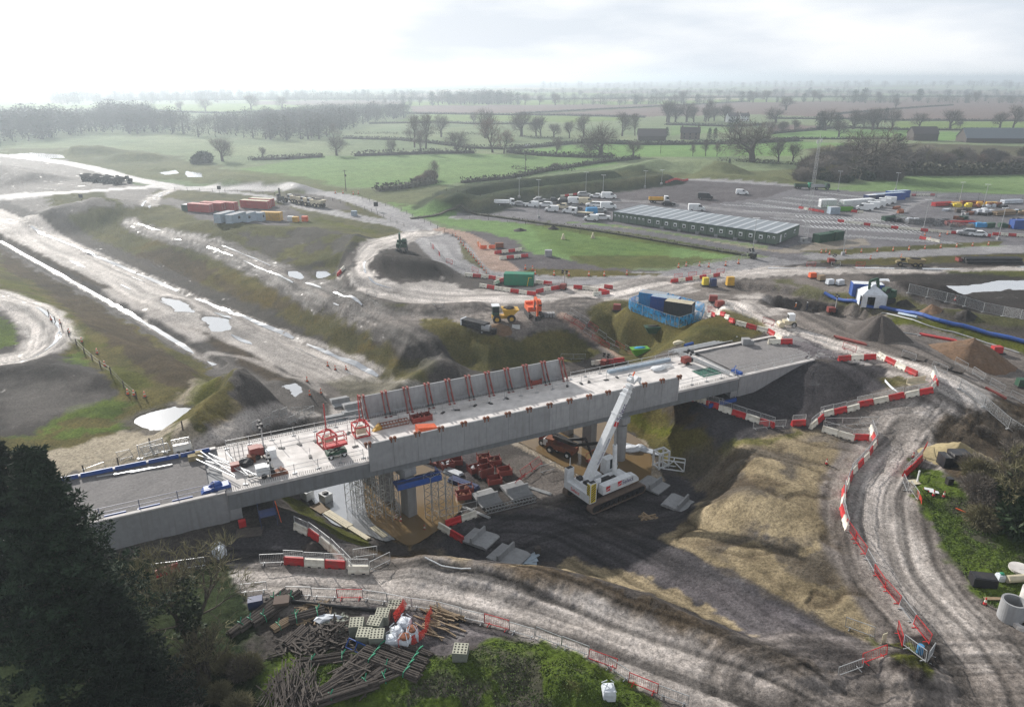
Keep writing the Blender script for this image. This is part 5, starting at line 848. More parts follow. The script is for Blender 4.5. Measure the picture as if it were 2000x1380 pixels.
# ---------------- machines and vehicles ----------------
def wheels(xs, y, r, w_=.24, hub='silver'): return [P('wheel', MB().tube((x, s * y - w_ / 2, r), (x, s * y + w_ / 2, r), r, 16), 'rubber', [P('hub', MB().tube((x, s * y - w_ / 2 - .01, r), (x, s * y + w_ / 2 + .01, r), r * .5, 10), hub)]) for x in xs for s in (-1, 1)]
def car_parts(mt, kind):
    if kind == 'van': L, W_, body, win = 5.0, 1.95, [(-2.5, .35), (2.5, .35), (2.55, .8), (2.35, 1.15), (1.75, 1.35), (1.05, 2.1), (.7, 2.2), (-2.4, 2.2), (-2.5, 2.0)], [(1.05, 1.4), (1.72, 1.38), (1.15, 2.0), (.45, 2.0), (.45, 1.4)]
    elif kind == 'small_van': L, W_, body, win = 4.3, 1.8, [(-2.1, .3), (2.1, .3), (2.15, .75), (1.9, 1.0), (1.15, 1.2), (.45, 1.75), (.1, 1.84), (-2.0, 1.82), (-2.12, 1.6)], [(.1, 1.2), (1.0, 1.22), (.42, 1.68), (.0, 1.7)]
    elif kind == 'pickup': L, W_, body, win = 5.2, 1.9, [(-2.6, .4), (2.55, .4), (2.6, .85), (2.4, 1.1), (1.35, 1.2), (.7, 1.75), (-.7, 1.78), (-.95, 1.1), (-2.6, 1.1)], [(-.75, 1.2), (1.2, 1.22), (.65, 1.7), (-.62, 1.7)]
    elif kind == 'suv': L, W_, body, win = 4.7, 1.9, [(-2.3, .35), (2.3, .35), (2.35, .8), (2.1, 1.05), (1.1, 1.15), (.35, 1.68), (-1.7, 1.7), (-2.25, 1.2)], [(-1.95, 1.15), (.95, 1.17), (.3, 1.6), (-1.6, 1.62)]
    else: L, W_, body, win = 4.4, 1.78, [(-2.15, .3), (2.15, .3), (2.2, .7), (1.95, .9), (1.05, .98), (.25, 1.45), (-1.1, 1.47), (-1.95, 1.0), (-2.18, .85)], [(-1.6, 1.0), (.95, 1.0), (.2, 1.4), (-1.0, 1.4)]
    k2 = [max(0, (z - .9)) * .16 for _, z in body]; b = MB().prof(body, -W_ / 2, W_ / 2, 'y', k2)
    g = MB().prof(win, -W_ / 2 - .012, W_ / 2 + .012, 'y', [max(0, (z - .9)) * .16 for _, z in win])
    # windscreen
    fr = [p for p in body if p[0] > 0 and p[1] > .95]; a, c = (fr[0] if kind in ('car', 'suv', 'pickup') and len(fr) > 2 else fr[-3] if kind in ('van',) else fr[1]), (fr[-1] if kind != 'van' else fr[-2])
    ps = [P('body', b, mt), P('window', g, 'glass')]
    i = max(range(len(body) - 1), key=lambda i: (body[i + 1][1] - body[i][1]) * (body[i][0] - body[i + 1][0]) if body[i][0] > .3 else -9)
    (x0, z0), (x1, z1) = body[i], body[i + 1]; y0 = W_ / 2 - max(0, z0 - .9) * .16 - .1; y1 = W_ / 2 - max(0, z1 - .9) * .16 - .1; dx, dz = x1 - x0, z1 - z0; nx, nz_ = dz / math.hypot(dx, dz) * .015, -dx / math.hypot(dx, dz) * .015
    A_ = (x0 + dx * .08 + nx, z0 + dz * .08 + nz_); B_ = (x0 + dx * .95 + nx, z0 + dz * .95 + nz_); ps.append(P('windscreen', MB().add([(A_[0], -y0, A_[1]), (A_[0], y0, A_[1]), (B_[0], y1, B_[1]), (B_[0], -y1, B_[1])], [(0, 1, 2, 3)]), 'glass'))
    for s in (-1, 1): ps.append(P('headlight', MB().box((L / 2 - .06, s * (W_ / 2 - .3), .72), (.14, .3, .16)), 'silver'))
    if kind == 'pickup': ps.append(P('load_bed', MB().box((-1.75, 0, 1.104), (1.5, W_ - .25, .01)), 'char'))
    return ps + wheels((-L * .31, L * .31), W_ / 2 - .08, .34, .22)
CK = {}
def car(u, v, hd, col, kind, label, sc=1.12):
    k = (col, kind); CK.setdefault(k, car_parts(col, kind)); nm = {'van': 'van', 'small_van': 'van', 'pickup': 'pickup_truck', 'suv': 'parked_car', 'car': 'parked_car'}[kind]; spawn(nm, {'van': 'van', 'small_van': 'van', 'pickup_truck': 'pickup truck'}.get(nm, 'car'), CK[k], G(u, v), hd, label, 'vehicles parked in the works yard', sc)
hp = math.radians(-20)
for u, v, h, c, k, lb in [(1016, 402, -.1, 'silver', 'car', 'grey car second from the left in the parked cluster'), (1039, 404, 2.9, 'wht', 'small_van', 'white small van third from the left in the parked cluster'), (1054, 394, .1, 'silver', 'car', 'silver grey car in the back row left of the dark pickup'), (1065, 404, 3., 'wht', 'suv', 'white off-roader just left of the dark pickup, front row'), (1080, 396, .1, 'char', 'pickup', 'black pickup in the back row of the left cluster'),
    (1077, 413, 3.0, 'wht', 'small_van', 'white small van standing in front of the cluster, left'), (1101, 408, 2.9, 'cream', 'pickup', 'cream pickup in the middle of the cluster'), (1103, 397, .2, 'char', 'suv', 'dark off-roader in the middle of the back row'), (1124, 398, .1, 'wht', 'van', 'white van with pale roof in the back row, centre'), (1145, 399, .1, 'cream', 'van', 'cream van at the right of the back row'), (1112, 416, 2.8, 'wht', 'small_van', 'white small van nose-left beside the flatbed lorry'),
    (1124, 410, .1, 'char', 'car', 'dark car squeezed behind the flatbed lorry'), (1158, 404, 3.1, 'wht', 'suv', 'white off-roader right of the cream van'), (1170, 405, 3., 'wht', 'pickup', 'white pickup third from the right in the cluster'), (1188, 408, .1, 'wht', 'van', 'white van with blue side at the right end of the cluster'), (1172, 415, .2, 'silver', 'car', 'silver car beside the blue sheeted trailer'), (1154, 431, 2.9, 'wht', 'small_van', 'left of two white cars parked at the corner of the green office'), (1177, 429, .1, 'wht', 'suv', 'right of two white cars parked at the corner of the green office'),
    (1141, 384, .1, 'silver', 'suv', 'silver estate at the left of the three behind the cluster'), (1164, 386, 2.9, 'wht', 'car', 'white car in the middle of the three behind the cluster'), (1189, 388, .1, 'wht', 'van', 'large white van at the right of the three behind the cluster'), (1305, 401, .0, 'char', 'car', 'black car parked behind the dump lorry'), (1377, 389, -.1, 'char', 'van', 'black van alone on the dark gravel yard'), (1449, 380, -.1, 'wht', 'small_van', 'small white van alone on the dark gravel yard'), (1360, 412, 0, 'wht', 'van', 'white van half hidden behind the green office roof'),
    (1887, 459, 2.9, 'silver', 'suv', 'silver off-roader, left of two cars on the marked bays'), (1908, 461, 2.9, 'wht', 'car', 'white car, right of two cars on the marked bays'), (1688, 411, 2.8, 'wht', 'van', 'nearest of five white vans beside the containers'), (1700, 407, 2.8, 'wht', 'van', 'second of five white vans beside the containers'), (1712, 404, 2.8, 'wht', 'van', 'third of five white vans beside the containers'), (1722, 400, 2.8, 'wht', 'van', 'fourth of five white vans beside the containers'), (1733, 397, 2.8, 'wht', 'van', 'furthest of five white vans beside the containers')]: car(u, v, h + hp * .3, c, k, lb)
def lorry(p, rz, cabm, bedm, lb, flat=0, sc=1.):
    cb = MB().prof([(2.0, .7), (3.6, .7), (3.65, 1.5), (3.4, 2.5), (2.0, 2.6)], -1.1, 1.1); bd_ = MB().box((-.9, 0, 1.15), (5.2, 2.2, .15))
    if not flat: [bd_.box((-.9, y, 1.6), (5.2, .08, .9)) for y in (-1.1, 1.1)]; bd_.box((-3.5, 0, 1.6), (.08, 2.2, .9))
    spawn('lorry', 'lorry', [P('cab', cb, cabm, [P('windscreen', MB().prof([(2.6, 1.6), (3.66, 1.55), (3.43, 2.35), (2.6, 2.4)], -1.11, 1.11), 'glass')]), P('bed', bd_, bedm), P('chassis', MB().box((0, 0, .8), (7, .9, .3)), 'char')] + wheels((-2.6, -1.5, 2.8), .95, .5, .3), p, rz, lb, 'lorries and plant in the works', sc)
lorry(G(985, 402), -.1, 'wht', 'wht', 'white tipper lorry at the left end of the parked vehicles'); lorry(G(1286, 396), -.1, 'wht', 'yel', 'white lorry with yellow tipper body parked behind the green office'); lorry(G(1138, 421), 2.9, 'wht', 'cream', 'flatbed lorry among the parked vans', 1); m = MB().box((0, 0, 1.3), (4, 2.2, 2.2), tp=(.9, .8)).tube((-1, -1, .4), (-1, 1, .4), .4, 10).tube((1, -1, .4), (1, 1, .4), .4, 10); one('sheeted_trailer', 'trailer', m, 'sky', 'bright blue sheeted trailer among the parked vans', G(1155, 419), .1)
lorry(G(1568, 369), -.1, 'green', 'dkgreen', 'green lorry at the far end of the yard beside the thicket'); lorry(G(1601, 370), -.1, 'dkgreen', 'silver', 'dark green lorry with tank body next to the first green lorry')
def dumper(p, rz, mt, lb, sc=1.): # articulated dump truck, cab forward
    cb = MB().box((2.6, 0, 2.2), (1.3, 1.3, 1.5), tp=(.85, .9)); bn = MB().prof([(3.0, 1.0), (4.6, 1.0), (4.5, 1.7), (3.2, 1.95)], -.9, .9); sk = MB().prof([(-4.2, 2.4), (-3.6, 1.4), (.8, 1.15), (1.3, 2.5), (1.5, 2.7), (1.1, 2.7), (-4.3, 2.7)], -1.4, 1.4); ld = MB().blob((-1.2, 0, 2.65), (1.9, 1.1, .5), 3)
    spawn('dump_truck', 'dump truck', [P('cab', cb, 'wht' if mt == 'cream' else mt, [P('cab_window', MB().box((2.6, 0, 2.35), (1.33, 1.2, .8)).box((2.6, 0, 2.35), (1.1, 1.33, .8)), 'glass')]), P('bonnet', bn, mt), P('dump_body', sk, mt), P('load', ld, 'earthd'), P('chassis', MB().box((0, 0, .9), (7.6, .8, .4)), 'char')] + wheels((-2.9, -1.2, 3.4), 1.15, .8, .55, mt), p, rz, lb, 'lorries and plant in the works', sc)
for k, (u, v) in enumerate(((577, 396), (590, 398), (603, 401), (616, 404))): dumper(G(u, v), 2.6, 'cream', ['leftmost', 'second', 'third', 'rightmost'][k] + ' of four cream dump trucks parked nose to tail in the far compound')
dumper(G(1777, 520), 2.9, 'mudyel', 'muddy yellow dump truck beside the far pale road', .72); [dumper(G(178 + 20 * k, 352 + 2 * k), .3 * k, 'woodd', 'dark dump truck number %s in the hazy line beside the far haul road' % ['one', 'two', 'three', 'four'][k]) for k in range(4)]
# small yellow site dumper, orange excavator, green excavators
spawn('site_dumper', 'site dumper', [P('cab', MB().box((-1.2, 0, 2.0), (1.1, 1.3, 1.5)), 'dkgreen', [P('cab_roof', MB().box((-1.2, 0, 2.8), (1.3, 1.5, .1)), 'wht'), P('cab_window', MB().box((-1.2, 0, 2.15), (1.13, 1.1, .8)).box((-1.2, 0, 2.15), (.9, 1.33, .8)), 'glass')]), P('skip', MB().prof([(.2, 1.2), (1.6, 1.2), (2.6, 2.1), (-.2, 2.3)], -1, 1), 'yel', [P('load', MB().blob((.9, 0, 2.15), (1, .8, .4), 5), 'earthd')]), P('chassis', MB().box((0, 0, .85), (3.6, 1, .5)), 'yel')] + wheels((-1.1, 1.3), 1.0, .68, .5, 'yel'), G(982, 627), .15, 'yellow site dumper with white roofed cab loaded with soil', sc=1.15)
def excavator(p, rz, mt, lb, reach=1., sc=1., boomup=.9):
    tr = [P('track', MB().prof([(-1.7, .1), (-1.4, 0), (1.4, 0), (1.7, .1), (1.85, .45), (1.6, .8), (-1.6, .8), (-1.85, .45)], y - .25, y + .25), 'dark') for y in (-1.0, 1.0)]
    b = MB().box((-.5, 0, 1.35), (2.7, 2.3, .8)).box((-1.5, 0, 1.6), (.8, 2.2, 1.1)); cb = MB().prof([(-.3, 1.6), (1.1, 1.6), (1.15, 2.1), (.8, 2.75), (-.3, 2.8)], .2, 1.1); e = Vector((1.0, -.2, 1.6)); k = Vector((2.4 * reach, -.2, 3.4 + boomup)); j = Vector((4.6 * reach, -.2, 3.2 + boomup)); t = Vector((4.3 * reach, -.2, .9))
    bo = MB().bar(e, k, .34, .45).bar(k, j, .32, .4); dp = MB().bar(j, t, .28, .32); bu_ = MB().prof([(t.x - .6, .9), (t.x + .3, .95), (t.x + .35, .2), (t.x - .3, .0)], -.65, .3); ra = MB().tube(e + Vector((.3, 0, -.1)), e.lerp(k, .75) + Vector((.3, 0, -.2)), .09)
    spawn('excavator', 'excavator', tr + [P('body', b, mt), P('cab', cb, mt, [P('cab_window', MB().prof([(-.1, 1.9), (1.17, 1.95), (1.15, 2.12), (.8, 2.65), (-.1, 2.65)], .18, 1.12), 'glass')]), P('boom', bo, mt, [P('hydraulic_ram', ra, 'silver')]), P('dipper_arm', dp, mt), P('bucket', bu_, 'dark')], p, rz, lb, 'lorries and plant in the works', sc)
excavator(G(1042, 616), -1.35, 'orange', 'orange red excavator facing the camera beside the yellow dumper', .75, 1.15, .3); excavator(G(1722, 590), 3.6, 'dkgreen', 'dark green excavator with folded arm behind the white gazebo', .8, 1.2); excavator(G(785, 490), -1.5, 'dkgreen', 'dark excavator perched on the brown mound at the road bend', .6, 1.15); excavator(G(548, 395), 2, 'dark', 'small dark excavator at the far left of the cream dump trucks', .7, 1.1)
def telehandler(p, rz, lb, mt='redm'):
    b = MB().box((0, 0, 1.0), (4.2, 1.7, .7)).box((-1.7, 0, 1.6), (1.3, 1.5, .7)); ar = MB().bar((-1.5, 0, 2.1), (2.2, 0, 1.9), .4, .5).bar((2.2, 0, 1.9), (5.4, 0, 3.2), .28, .35).bar((5.4, 0, 3.2), (6.6, 0, .8), .2, .25); bk = MB().box((6.9, 0, .55), (1.2, 2.0, .12)); [bk.bar((6.3 + x, y, .6), (6.3 + x, y, 1.6), .06) for x in (0, 1.2) for y in (-1, 1)]; [bk.bar((6.3 + x, -1, 1.6), (6.3 + x, 1, 1.6), .06) for x in (0, 1.2)]
    spawn('boom_lift', 'boom lift', [P('chassis', b, mt), P('arm', ar, 'dark'), P('basket', bk, mt), P('counterweight', MB().box((-2.3, 0, 1.3), (.7, 1.6, .9)), 'wht')] + wheels((-1.4, 1.4), .95, .5, .35, 'wht'), p, rz, lb)
telehandler(G(1082, 872), -.75, 'red boom lift parked on the wet slab with its basket lowered'); telehandler(G(1098, 884), -.62, 'second boom lift, pale wheeled, just in front of the first on the wet slab', 'rust')
spawn('road_roller', 'roller', [P('drum', MB().tube((-.9, -.6, .45), (-.9, .6, .45), .45, 16), 'cream'), P('body', MB().box((.4, 0, .8), (1.8, 1.1, .6)), 'cream'), P('cab', MB().box((.6, 0, 1.6), (.9, 1, 1.1)), 'wht', [P('cab_window', MB().box((.6, 0, 1.7), (.93, .85, .6)), 'glass')])] + wheels((1.0,), .5, .45), G(1535, 638), 0, 'small cream roller with white cab on the muddy site road', sc=1.1)
for c in crane.children:
    if not c.name.startswith(('track', 'undercarriage')): c.location.z += .42
    elif c.name.startswith('track'): c.scale = (1.06, 1.12, 1.22)
# ---------------- containers, cabins, office ----------------
def container(p, rz, mt, lb, L=6.1, roofm=None, g=None, Wd=2.44, h=2.6, z=0, win=0):
    b = MB().box((0, 0, h / 2 + .12), (L - .1, Wd - .1, h - .1)); [b.box((x, s * (Wd / 2 - .03), h / 2 + .12), (.13, .06, h - .35)) for x in np.arange(-L / 2 + .3, L / 2 - .2, .3) for s in (-1, 1)]
    fr = MB()
    for x in (-L / 2 + .08, L / 2 - .08):
        for y in (-Wd / 2 + .08, Wd / 2 - .08): fr.box((x, y, h / 2 + .1), (.18, .18, h))
        for zz in (.15, h + .06): fr.box((x, 0, zz), (.16, Wd - .3, .16))
    for y in (-Wd / 2 + .06, Wd / 2 - .06):
        for zz in (.15, h + .06): fr.box((0, y, zz), (L - .3, .14, .15))
    dr = MB().box((L / 2 + .0, -.58, h / 2 + .1), (.06, 1.05, h - .4)).box((L / 2 + .0, .58, h / 2 + .1), (.06, 1.05, h - .4)); rd = MB(); [rd.bar((L / 2 + .06, y, .3), (L / 2 + .06, y, h - .1), .045) for y in (-.8, -.35, .35, .8)]
    rf = MB().box((0, 0, h + .13), (L - .2, Wd - .2, .04)); [rf.box((x, 0, h + .16), (.1, Wd - .3, .03)) for x in np.arange(-L / 2 + .4, L / 2 - .3, .5)]
    ps = [P('container_wall', b, mt), P('frame', fr, mt), P('door', dr, mt, [P('lock_rod', rd, 'galv')]), P('roof', rf, roofm or mt)]
    for k in range(win): ps.append(P('window', MB().box((-L / 2 + (k + .7) * L / (win + .4), -Wd / 2 - .0, 1.6), (.9, .06, .8)).box((L / 2 + .03, 0, 1.6), (.06, .8, .8)), 'char'))
    spawn('container', 'container', ps, (p.x, p.y, p.z + z - .05), rz, lb, g or 'steel containers and cabins')
container(G(1014, 555), -.12, 'green', 'green steel container standing alone among the red and white barriers', 6.6, 'green', h=2.5)
sp_ = MB(); [sp_.bar((x, y, 0), (x * .5, y, 1.9), .12) for x in (-.7, .7) for y in (-.25, .25)]; sp_.box((0, 0, 1.9), (.9, .7, .1)); one('yellow_stand', 'stand', sp_, 'yelp', 'yellow splayed steel stand against the right end of the green container', G(1035, 558), .2)
for k, (u, v) in enumerate(((393, 413), (417, 410), (441, 409))): container(G(u, v), 2.75 if 0 else -.35, 'ctred', ['left', 'middle', 'right'][k] + ' one of three red containers side by side in the far compound', 9, 'ctred')
container(G(500, 406), -.3, 'ctred', 'nearer of two stacked-together red containers with pale roof', 11, 'cream'); container(G(512, 402), -.3, 'ctred', 'farther of two stacked-together red containers with pale roof', 9, 'cream')
for k, (u, v) in enumerate(((440, 432), (462, 434), (482, 433), (503, 431))): container(G(u, v), 1.25 if k < 3 else -.2, 'lblue', ['left', 'second', 'third', 'separate right hand'][k] + ' pale blue cabin in the far compound', 6.5 if k < 3 else 4.5, 'silver', win=1 if k else 0)
container(G(530, 430), -.15, 'yel', 'yellow container at the right of the pale blue cabins', 7, 'yel'); container(G(372, 411), -.3, 'dkgreen', 'dark green container left of the three red ones', 5, 'wht', h=2)
m = MB().box((0, 0, .8), (1.8, 1.4, 1.6)); [one('site_box', 'box', m.mesh('site_box', c), c, l, G(*p)) for p, c, l in (((578, 433), 'yel', 'small yellow box right of the yellow container'), ((596, 432), 'orange', 'small orange box beyond the yellow container'), ((568, 432), 'wht', 'small white tank beside the yellow container'), ((692, 421), 'lblue', 'grey blue tank beside the curving road'), ((1071, 500), 'silver', 'grey box on the gravel apron below the meadow'))]
container(G(1672, 404), .35, 'wht', 'long white storage container in the yard, end facing the vans', 14, 'wht'); container(G(1706, 394), .35, 'navy', 'dark blue container between the white and the bright blue ones', 8, 'wht'); container(G(1735, 391), .35, 'blue', 'long bright blue container at the back of the yard', 14, 'lblue'); container(G(1752, 386), .35, 'blue', 'bright blue container behind the long one', 10, 'lblue')
container(G(1640, 411), .0, 'lime', 'lime green open bin beside the white container', 8, 'dark', h=1.4); container(G(1627, 417), .1, 'lblue', 'small pale blue container in front of the lime green bin', 3.4, 'silver', h=2.2); container(G(1608, 404), 0, 'wht', 'left of two small white cabins beside the lime green bin', 3, 'wht'); container(G(1622, 404), 0, 'wht', 'right of two small white cabins beside the lime green bin', 3, 'wht'); container(G(1608, 471), .5, 'dkgreen', 'dark green tank container at the end of the office', 6.5, 'dkgreen', h=2.2); container(G(1632, 468), .5, 'dkgreen', 'smaller dark green tank container right of the first', 3.6, 'dkgreen', h=2.4); container(G(1995, 446), .05, 'blue', 'bright blue container at the right edge of the yard', 7, 'blue'); container(G(1690, 577), -.2, 'blue', 'blue container behind the white gazebo', 6, 'wht')
for k, (u, v, c, rc) in enumerate(((1275, 604, 'sky', 'silver'), (1298, 612, 'blue', 'lblue'), (1325, 622, 'dark', 'cream'))): container(G(u, v), -.5, c, ['pale roofed container at the back', 'blue container in the middle', 'dark container with tan roof at the front'][k] + ' of the blue netting enclosure', 5.2, rc, h=3.3)
nt_ = [G(*p) for p in ((1228, 602), (1262, 588), (1300, 590), (1375, 612), (1370, 626), (1325, 641), (1300, 634), (1232, 608))]; ps = []
for a, b in zip(nt_, nt_[1:] + nt_[:1]):
    n = 6; v = []
    for i in range(n + 1):
        c = a.lerp(b, i / n); sag = .25 * math.sin(i * 2.1) ; v += [(c.x, c.y, c.z + .1), (c.x + .15 * math.sin(i * 2.), c.y + .1 * math.cos(i * 3.), c.z + 1.1), (c.x, c.y, c.z + 2.1 + sag * .3)]
    ps.append(P('netting', MB().add(v, [(3 * i + j, 3 * i + 3 + j, 3 * i + 4 + j, 3 * i + 1 + j) for i in range(n) for j in (0, 1)]), 'bnet'))
    q = MB(); [q.bar(a.lerp(b, i / 3), a.lerp(b, i / 3) + Vector((0, 0, 2.2)), .06) for i in range(3)]; q.bar(a + Vector((0, 0, 2.1)), b + Vector((0, 0, 2.1)), .05); ps.append(P('scaffold_frame', q, 'galv'))
spawn('netting_enclosure', 'enclosure', ps, label='bright blue debris netting enclosure round three containers on the grassy bank')
# office: long flat building of joined cabins
oa = Vector(P0(1197, 432, N0)); ob = Vector(P0(1515, 478, N0)); oc = Vector(P0(1590, 463, N0)); dx_ = (ob - oa); OL = dx_.length; OA = math.atan2(dx_.y, dx_.x); OW = (oc - ob).length * .96
ps = []; nmod = 18; ml_ = OL / nmod; zo = zat(oa.x, oa.y) - .2
for k in range(nmod):
    w_ = MB().box(((k + .5) * ml_, OW / 2, 1.65), (ml_ - .03, OW, 2.9)); fr = MB().box((k * ml_ + .05, -.03, 1.6), (.12, .08, 2.8)).box(((k + .5) * ml_, -.03, 3.0), (ml_ - .05, .1, .16))
    cx = (k + .5) * ml_; wd = [cx] if 4 <= k <= 16 else [cx - ml_ * .25, cx + ml_ * .25]; s = 1.05 if 4 <= k <= 16 else .62; subs = [P('cladding_frame', fr, 'dkgreen')]
    ps.append(P('wall_module', w_, 'bgreen', subs))
    for c in wd:
        z = 1.75 if s > 1 else 2.0; a_ = MB().box((c, -.05, z), (s, .08, s * 1.02)); g_ = MB().box((c, -.1, z - .1), (s * .62, .04, s * .5)); ps.append(P('window', a_, 'wht', [P('pane', g_, 'glass')]))
    ps.append(P('roof_sheet', MB().add([(k * ml_ + .02, -.15, 3.2), ((k + .62) * ml_, -.15, 3.28), ((k + .62) * ml_, OW + .15, 3.28), (k * ml_ + .02, OW + .15, 3.2)], [(0, 1, 2, 3)]).box(((k + .3) * ml_, OW / 2, 3.12), (ml_ * .6, OW + .2, .1)), 'roof')); ps.append(P('roof_lap', MB().box(((k + .82) * ml_, OW / 2, 3.2), (ml_ * .34, OW + .28, .14)), 'roofl'))
for k in range(0, 12): ps.append(P('steps', MB().box(((5 + k) * ml_ + .3, -.5, .35), (1.0, .8, .7)).bar(((5 + k) * ml_ - .2, -.8, .3), ((5 + k) * ml_ - .2, -.8, 1.5), .05), 'conc')) if k % 2 else None
for y in (3.2, 10.4): ps.append(P('window', MB().box((OL + .05, y + 3, 1.8), (.08, 1.0, 1.1)), 'wht', [P('pane', MB().box((OL + .1, y + 3, 1.7), (.04, .6, .6)), 'glass')]))
ps.append(P('door', MB().box((OL + .05, 3.0, 1.35), (.08, 1.0, 2.1)), 'wht')); ps.append(P('end_cladding', MB().box((OL + .02, OW / 2, 3.0), (.1, OW, .25)), 'dkgreen'))
spawn('office_building', 'office building', ps, (oa.x, oa.y, zo), OA, 'long grey-green flat office building with ribbed roof and a row of white windows')
# parking bay lines
m = MB()
def bays(p0, p1, p2, n, rows, ln=4.2):
    a = G(*p0); b = G(*p1); c = G(*p2)
    for j in range(rows):
        o = a.lerp(c, j / max(1, rows - 1)); e = b + (o - a)
        for k in range(n):
            q = o.lerp(e, k / (n - 1)); d = (c - a).normalized(); r = q + d * ln; z = .07; w_ = (b - a).normalized() * .14
            m.add([(q.x - w_.x, q.y - w_.y, zat(q.x, q.y) + z), (q.x + w_.x, q.y + w_.y, zat(q.x, q.y) + z), (r.x + w_.x, r.y + w_.y, zat(r.x, r.y) + z), (r.x - w_.x, r.y - w_.y, zat(r.x, r.y) + z)], [(0, 1, 2, 3)])
bays((1640, 462), (1880, 478), (1420, 402), 24, 5); bays((1590, 445), (1800, 455), (1560, 425), 24, 3); bays((1450, 398), (1560, 412), (1600, 378), 18, 5)
o = link('parking_markings', m.mesh('parking_markings', 'wht')); o['kind'] = 'structure'
# lattice mast and lamp columns, poles
def mast(p, h, lb):
    m = MB(); w0 = .7; n = 22
    for k in range(n):
        z0, z1 = h * k / n, h * (k + 1) / n; c = [(w0 * (1 - .5 * z / h) * math.cos(a), w0 * (1 - .5 * z / h) * math.sin(a), z) for z in (z0, z1) for a in (0, 2.09, 4.19)]
        for i in range(3): m.bar(c[i], c[3 + i], .055); m.bar(c[i], c[3 + (i + 1) % 3], .03); m.bar(c[i], c[(i + 1) % 3], .03)
    spawn('lattice_mast', 'mast', [P('lattice', m, 'galv'), P('base', MB().tube((0, 0, 0), (0, 0, .3), 1.6, 16).box((.2, 0, .8), (1, .8, 1.2)).box((-1, 0, .8), (.8, .8, 1.2)), 'conc'), P('aerial', MB().bar((0, 0, h), (0, 0, h + 1.2), .06).box((.5, 0, h - .5), (.3, .3, .9)).box((-.5, 0, h - .8), (.3, .3, .9)), 'galv')], p, 0, lb)
mast(G(1571, 474), 28, 'tall grey lattice radio mast behind the office, rising against the thicket')
for k, (u, v, h, wh) in enumerate([(1014, 386, 7, 'left of the parked cluster'), (1052, 387, 7, 'behind the parked cluster'), (1144, 374, 8, 'at the back edge of the yard near the silver estate'), (1178, 368, 7, 'on the far edge beside the bund'), (1260, 360, 7, 'at the far edge under the long bund'), (1292, 357, 6, 'right beside the previous column on the far edge'), (1636, 374, 8, 'next to the two green lorries'), (1749, 372, 7, 'behind the blue containers'), (1872, 400, 8, 'against the right field'), (1920, 405, 8, 'far right in the storage yard'), (1803, 449, 9, 'among the marked bays with dark base'), (1949, 468, 9, 'beside the road at the right'), (1646, 498, 9, 'beside the verge by the paved apron'), (1470, 492, 9, 'in front of the office'), (1052, 426, 7, 'on the access road left of the yard')]):
    spawn('lamp_column', 'lamp column', [P('column', MB().tube((0, 0, 0), (0, 0, h), .1, 8, .06), 'galv'), P('lamp_head', MB().box((-.5, 0, h), (1.0, .25, .12)).box((.5, 0, h), (.7, .25, .1)), 'wht'), P('base', MB().box((0, 0, .4), (.8, .8, .8)), 'conc')], G(u, v), rnd.uniform(-.4, .4), 'slim grey lamp column ' + wh)
for u, v, h, wh in ((676, 374, 8.5, 'ringed by orange cones beside the curving road'), (1026, 336, 8, 'alone in the green field above the bunds'), (1290, 300, 8, 'in the field near the mounds'), (547, 258, 8, 'before the dark wood')): spawn('telegraph_pole', 'pole', [P('pole', MB().tube((0, 0, 0), (0, 0, h), .16, 8, .11), 'woodd'), P('cross_arm', MB().box((0, 0, h - .4), (1.6, .12, .12)).box((.3, 0, h - 2.2), (.5, .5, .8)), 'dark')], G(u, v), .3, 'dark wooden telegraph pole ' + wh)
for u, v, wh in ((735, 412, 'beside the curving road'), (429, 378, 'beside the far side road'), (160, 395, 'by the muddy mound')): spawn('road_sign', 'sign', [P('post', MB().bar((0, 0, 0), (0, 0, 2.2), .1), 'dark'), P('sign_plate', MB().box((0, 0, 2.3), (1.5, .1, 1.4)), 'char')], G(u, v), 0, 'dark backed square sign on a post ' + wh)
# gazebo, pipes, heaps
gz = G(1697, 606); cn = MB().add([(-1.7, -1.7, 2.1), (1.7, -1.7, 2.1), (1.7, 1.7, 2.1), (-1.7, 1.7, 2.1), (0, 0, 3.3)], [(0, 1, 4), (1, 2, 4), (2, 3, 4), (3, 0, 4)]); [cn.box(c, d) for c, d in (((0, -1.7, 1.95), (3.4, .04, .3)), ((0, 1.7, 1.95), (3.4, .04, .3)), ((-1.7, 0, 1.95), (.04, 3.4, .3)), ((1.7, 0, 1.95), (.04, 3.4, .3)))]
sd2 = MB().box((.9, -1.68, 1.05), (1.6, .03, 1.8)).box((-1.3, -1.68, 1.05), (.7, .03, 1.8)).box((1.7, 0, 1.05), (.03, 3.3, 1.8)).box((0, 1.68, 1.05), (3.3, .03, 1.8)).box((-1.7, .5, 1.05), (.03, 2.2, 1.8)); lg = MB(); [lg.bar((x, y, 0), (x, y, 2.1), .07) for x in (-1.7, 1.7) for y in (-1.7, 1.7)]
spawn('gazebo', 'gazebo', [P('canopy', cn, 'bag'), P('side_sheet', sd2, 'bag'), P('legs', lg, 'galv')], gz, -.2, 'white pop-up gazebo beside the blue pipe', sc=1.35)
def ptube(px, r, mt, lb, n=10, lift=None):
    q = smooth_line([tuple(G(*p)) for p in px], 5); m = MB(); pts = [Vector((a, b, zat(a, b) + (lift if lift is not None else r))) for a, b, _ in q]; m.pipe(pts, r, n); return one('pipe', 'pipe', m, mt, lb)
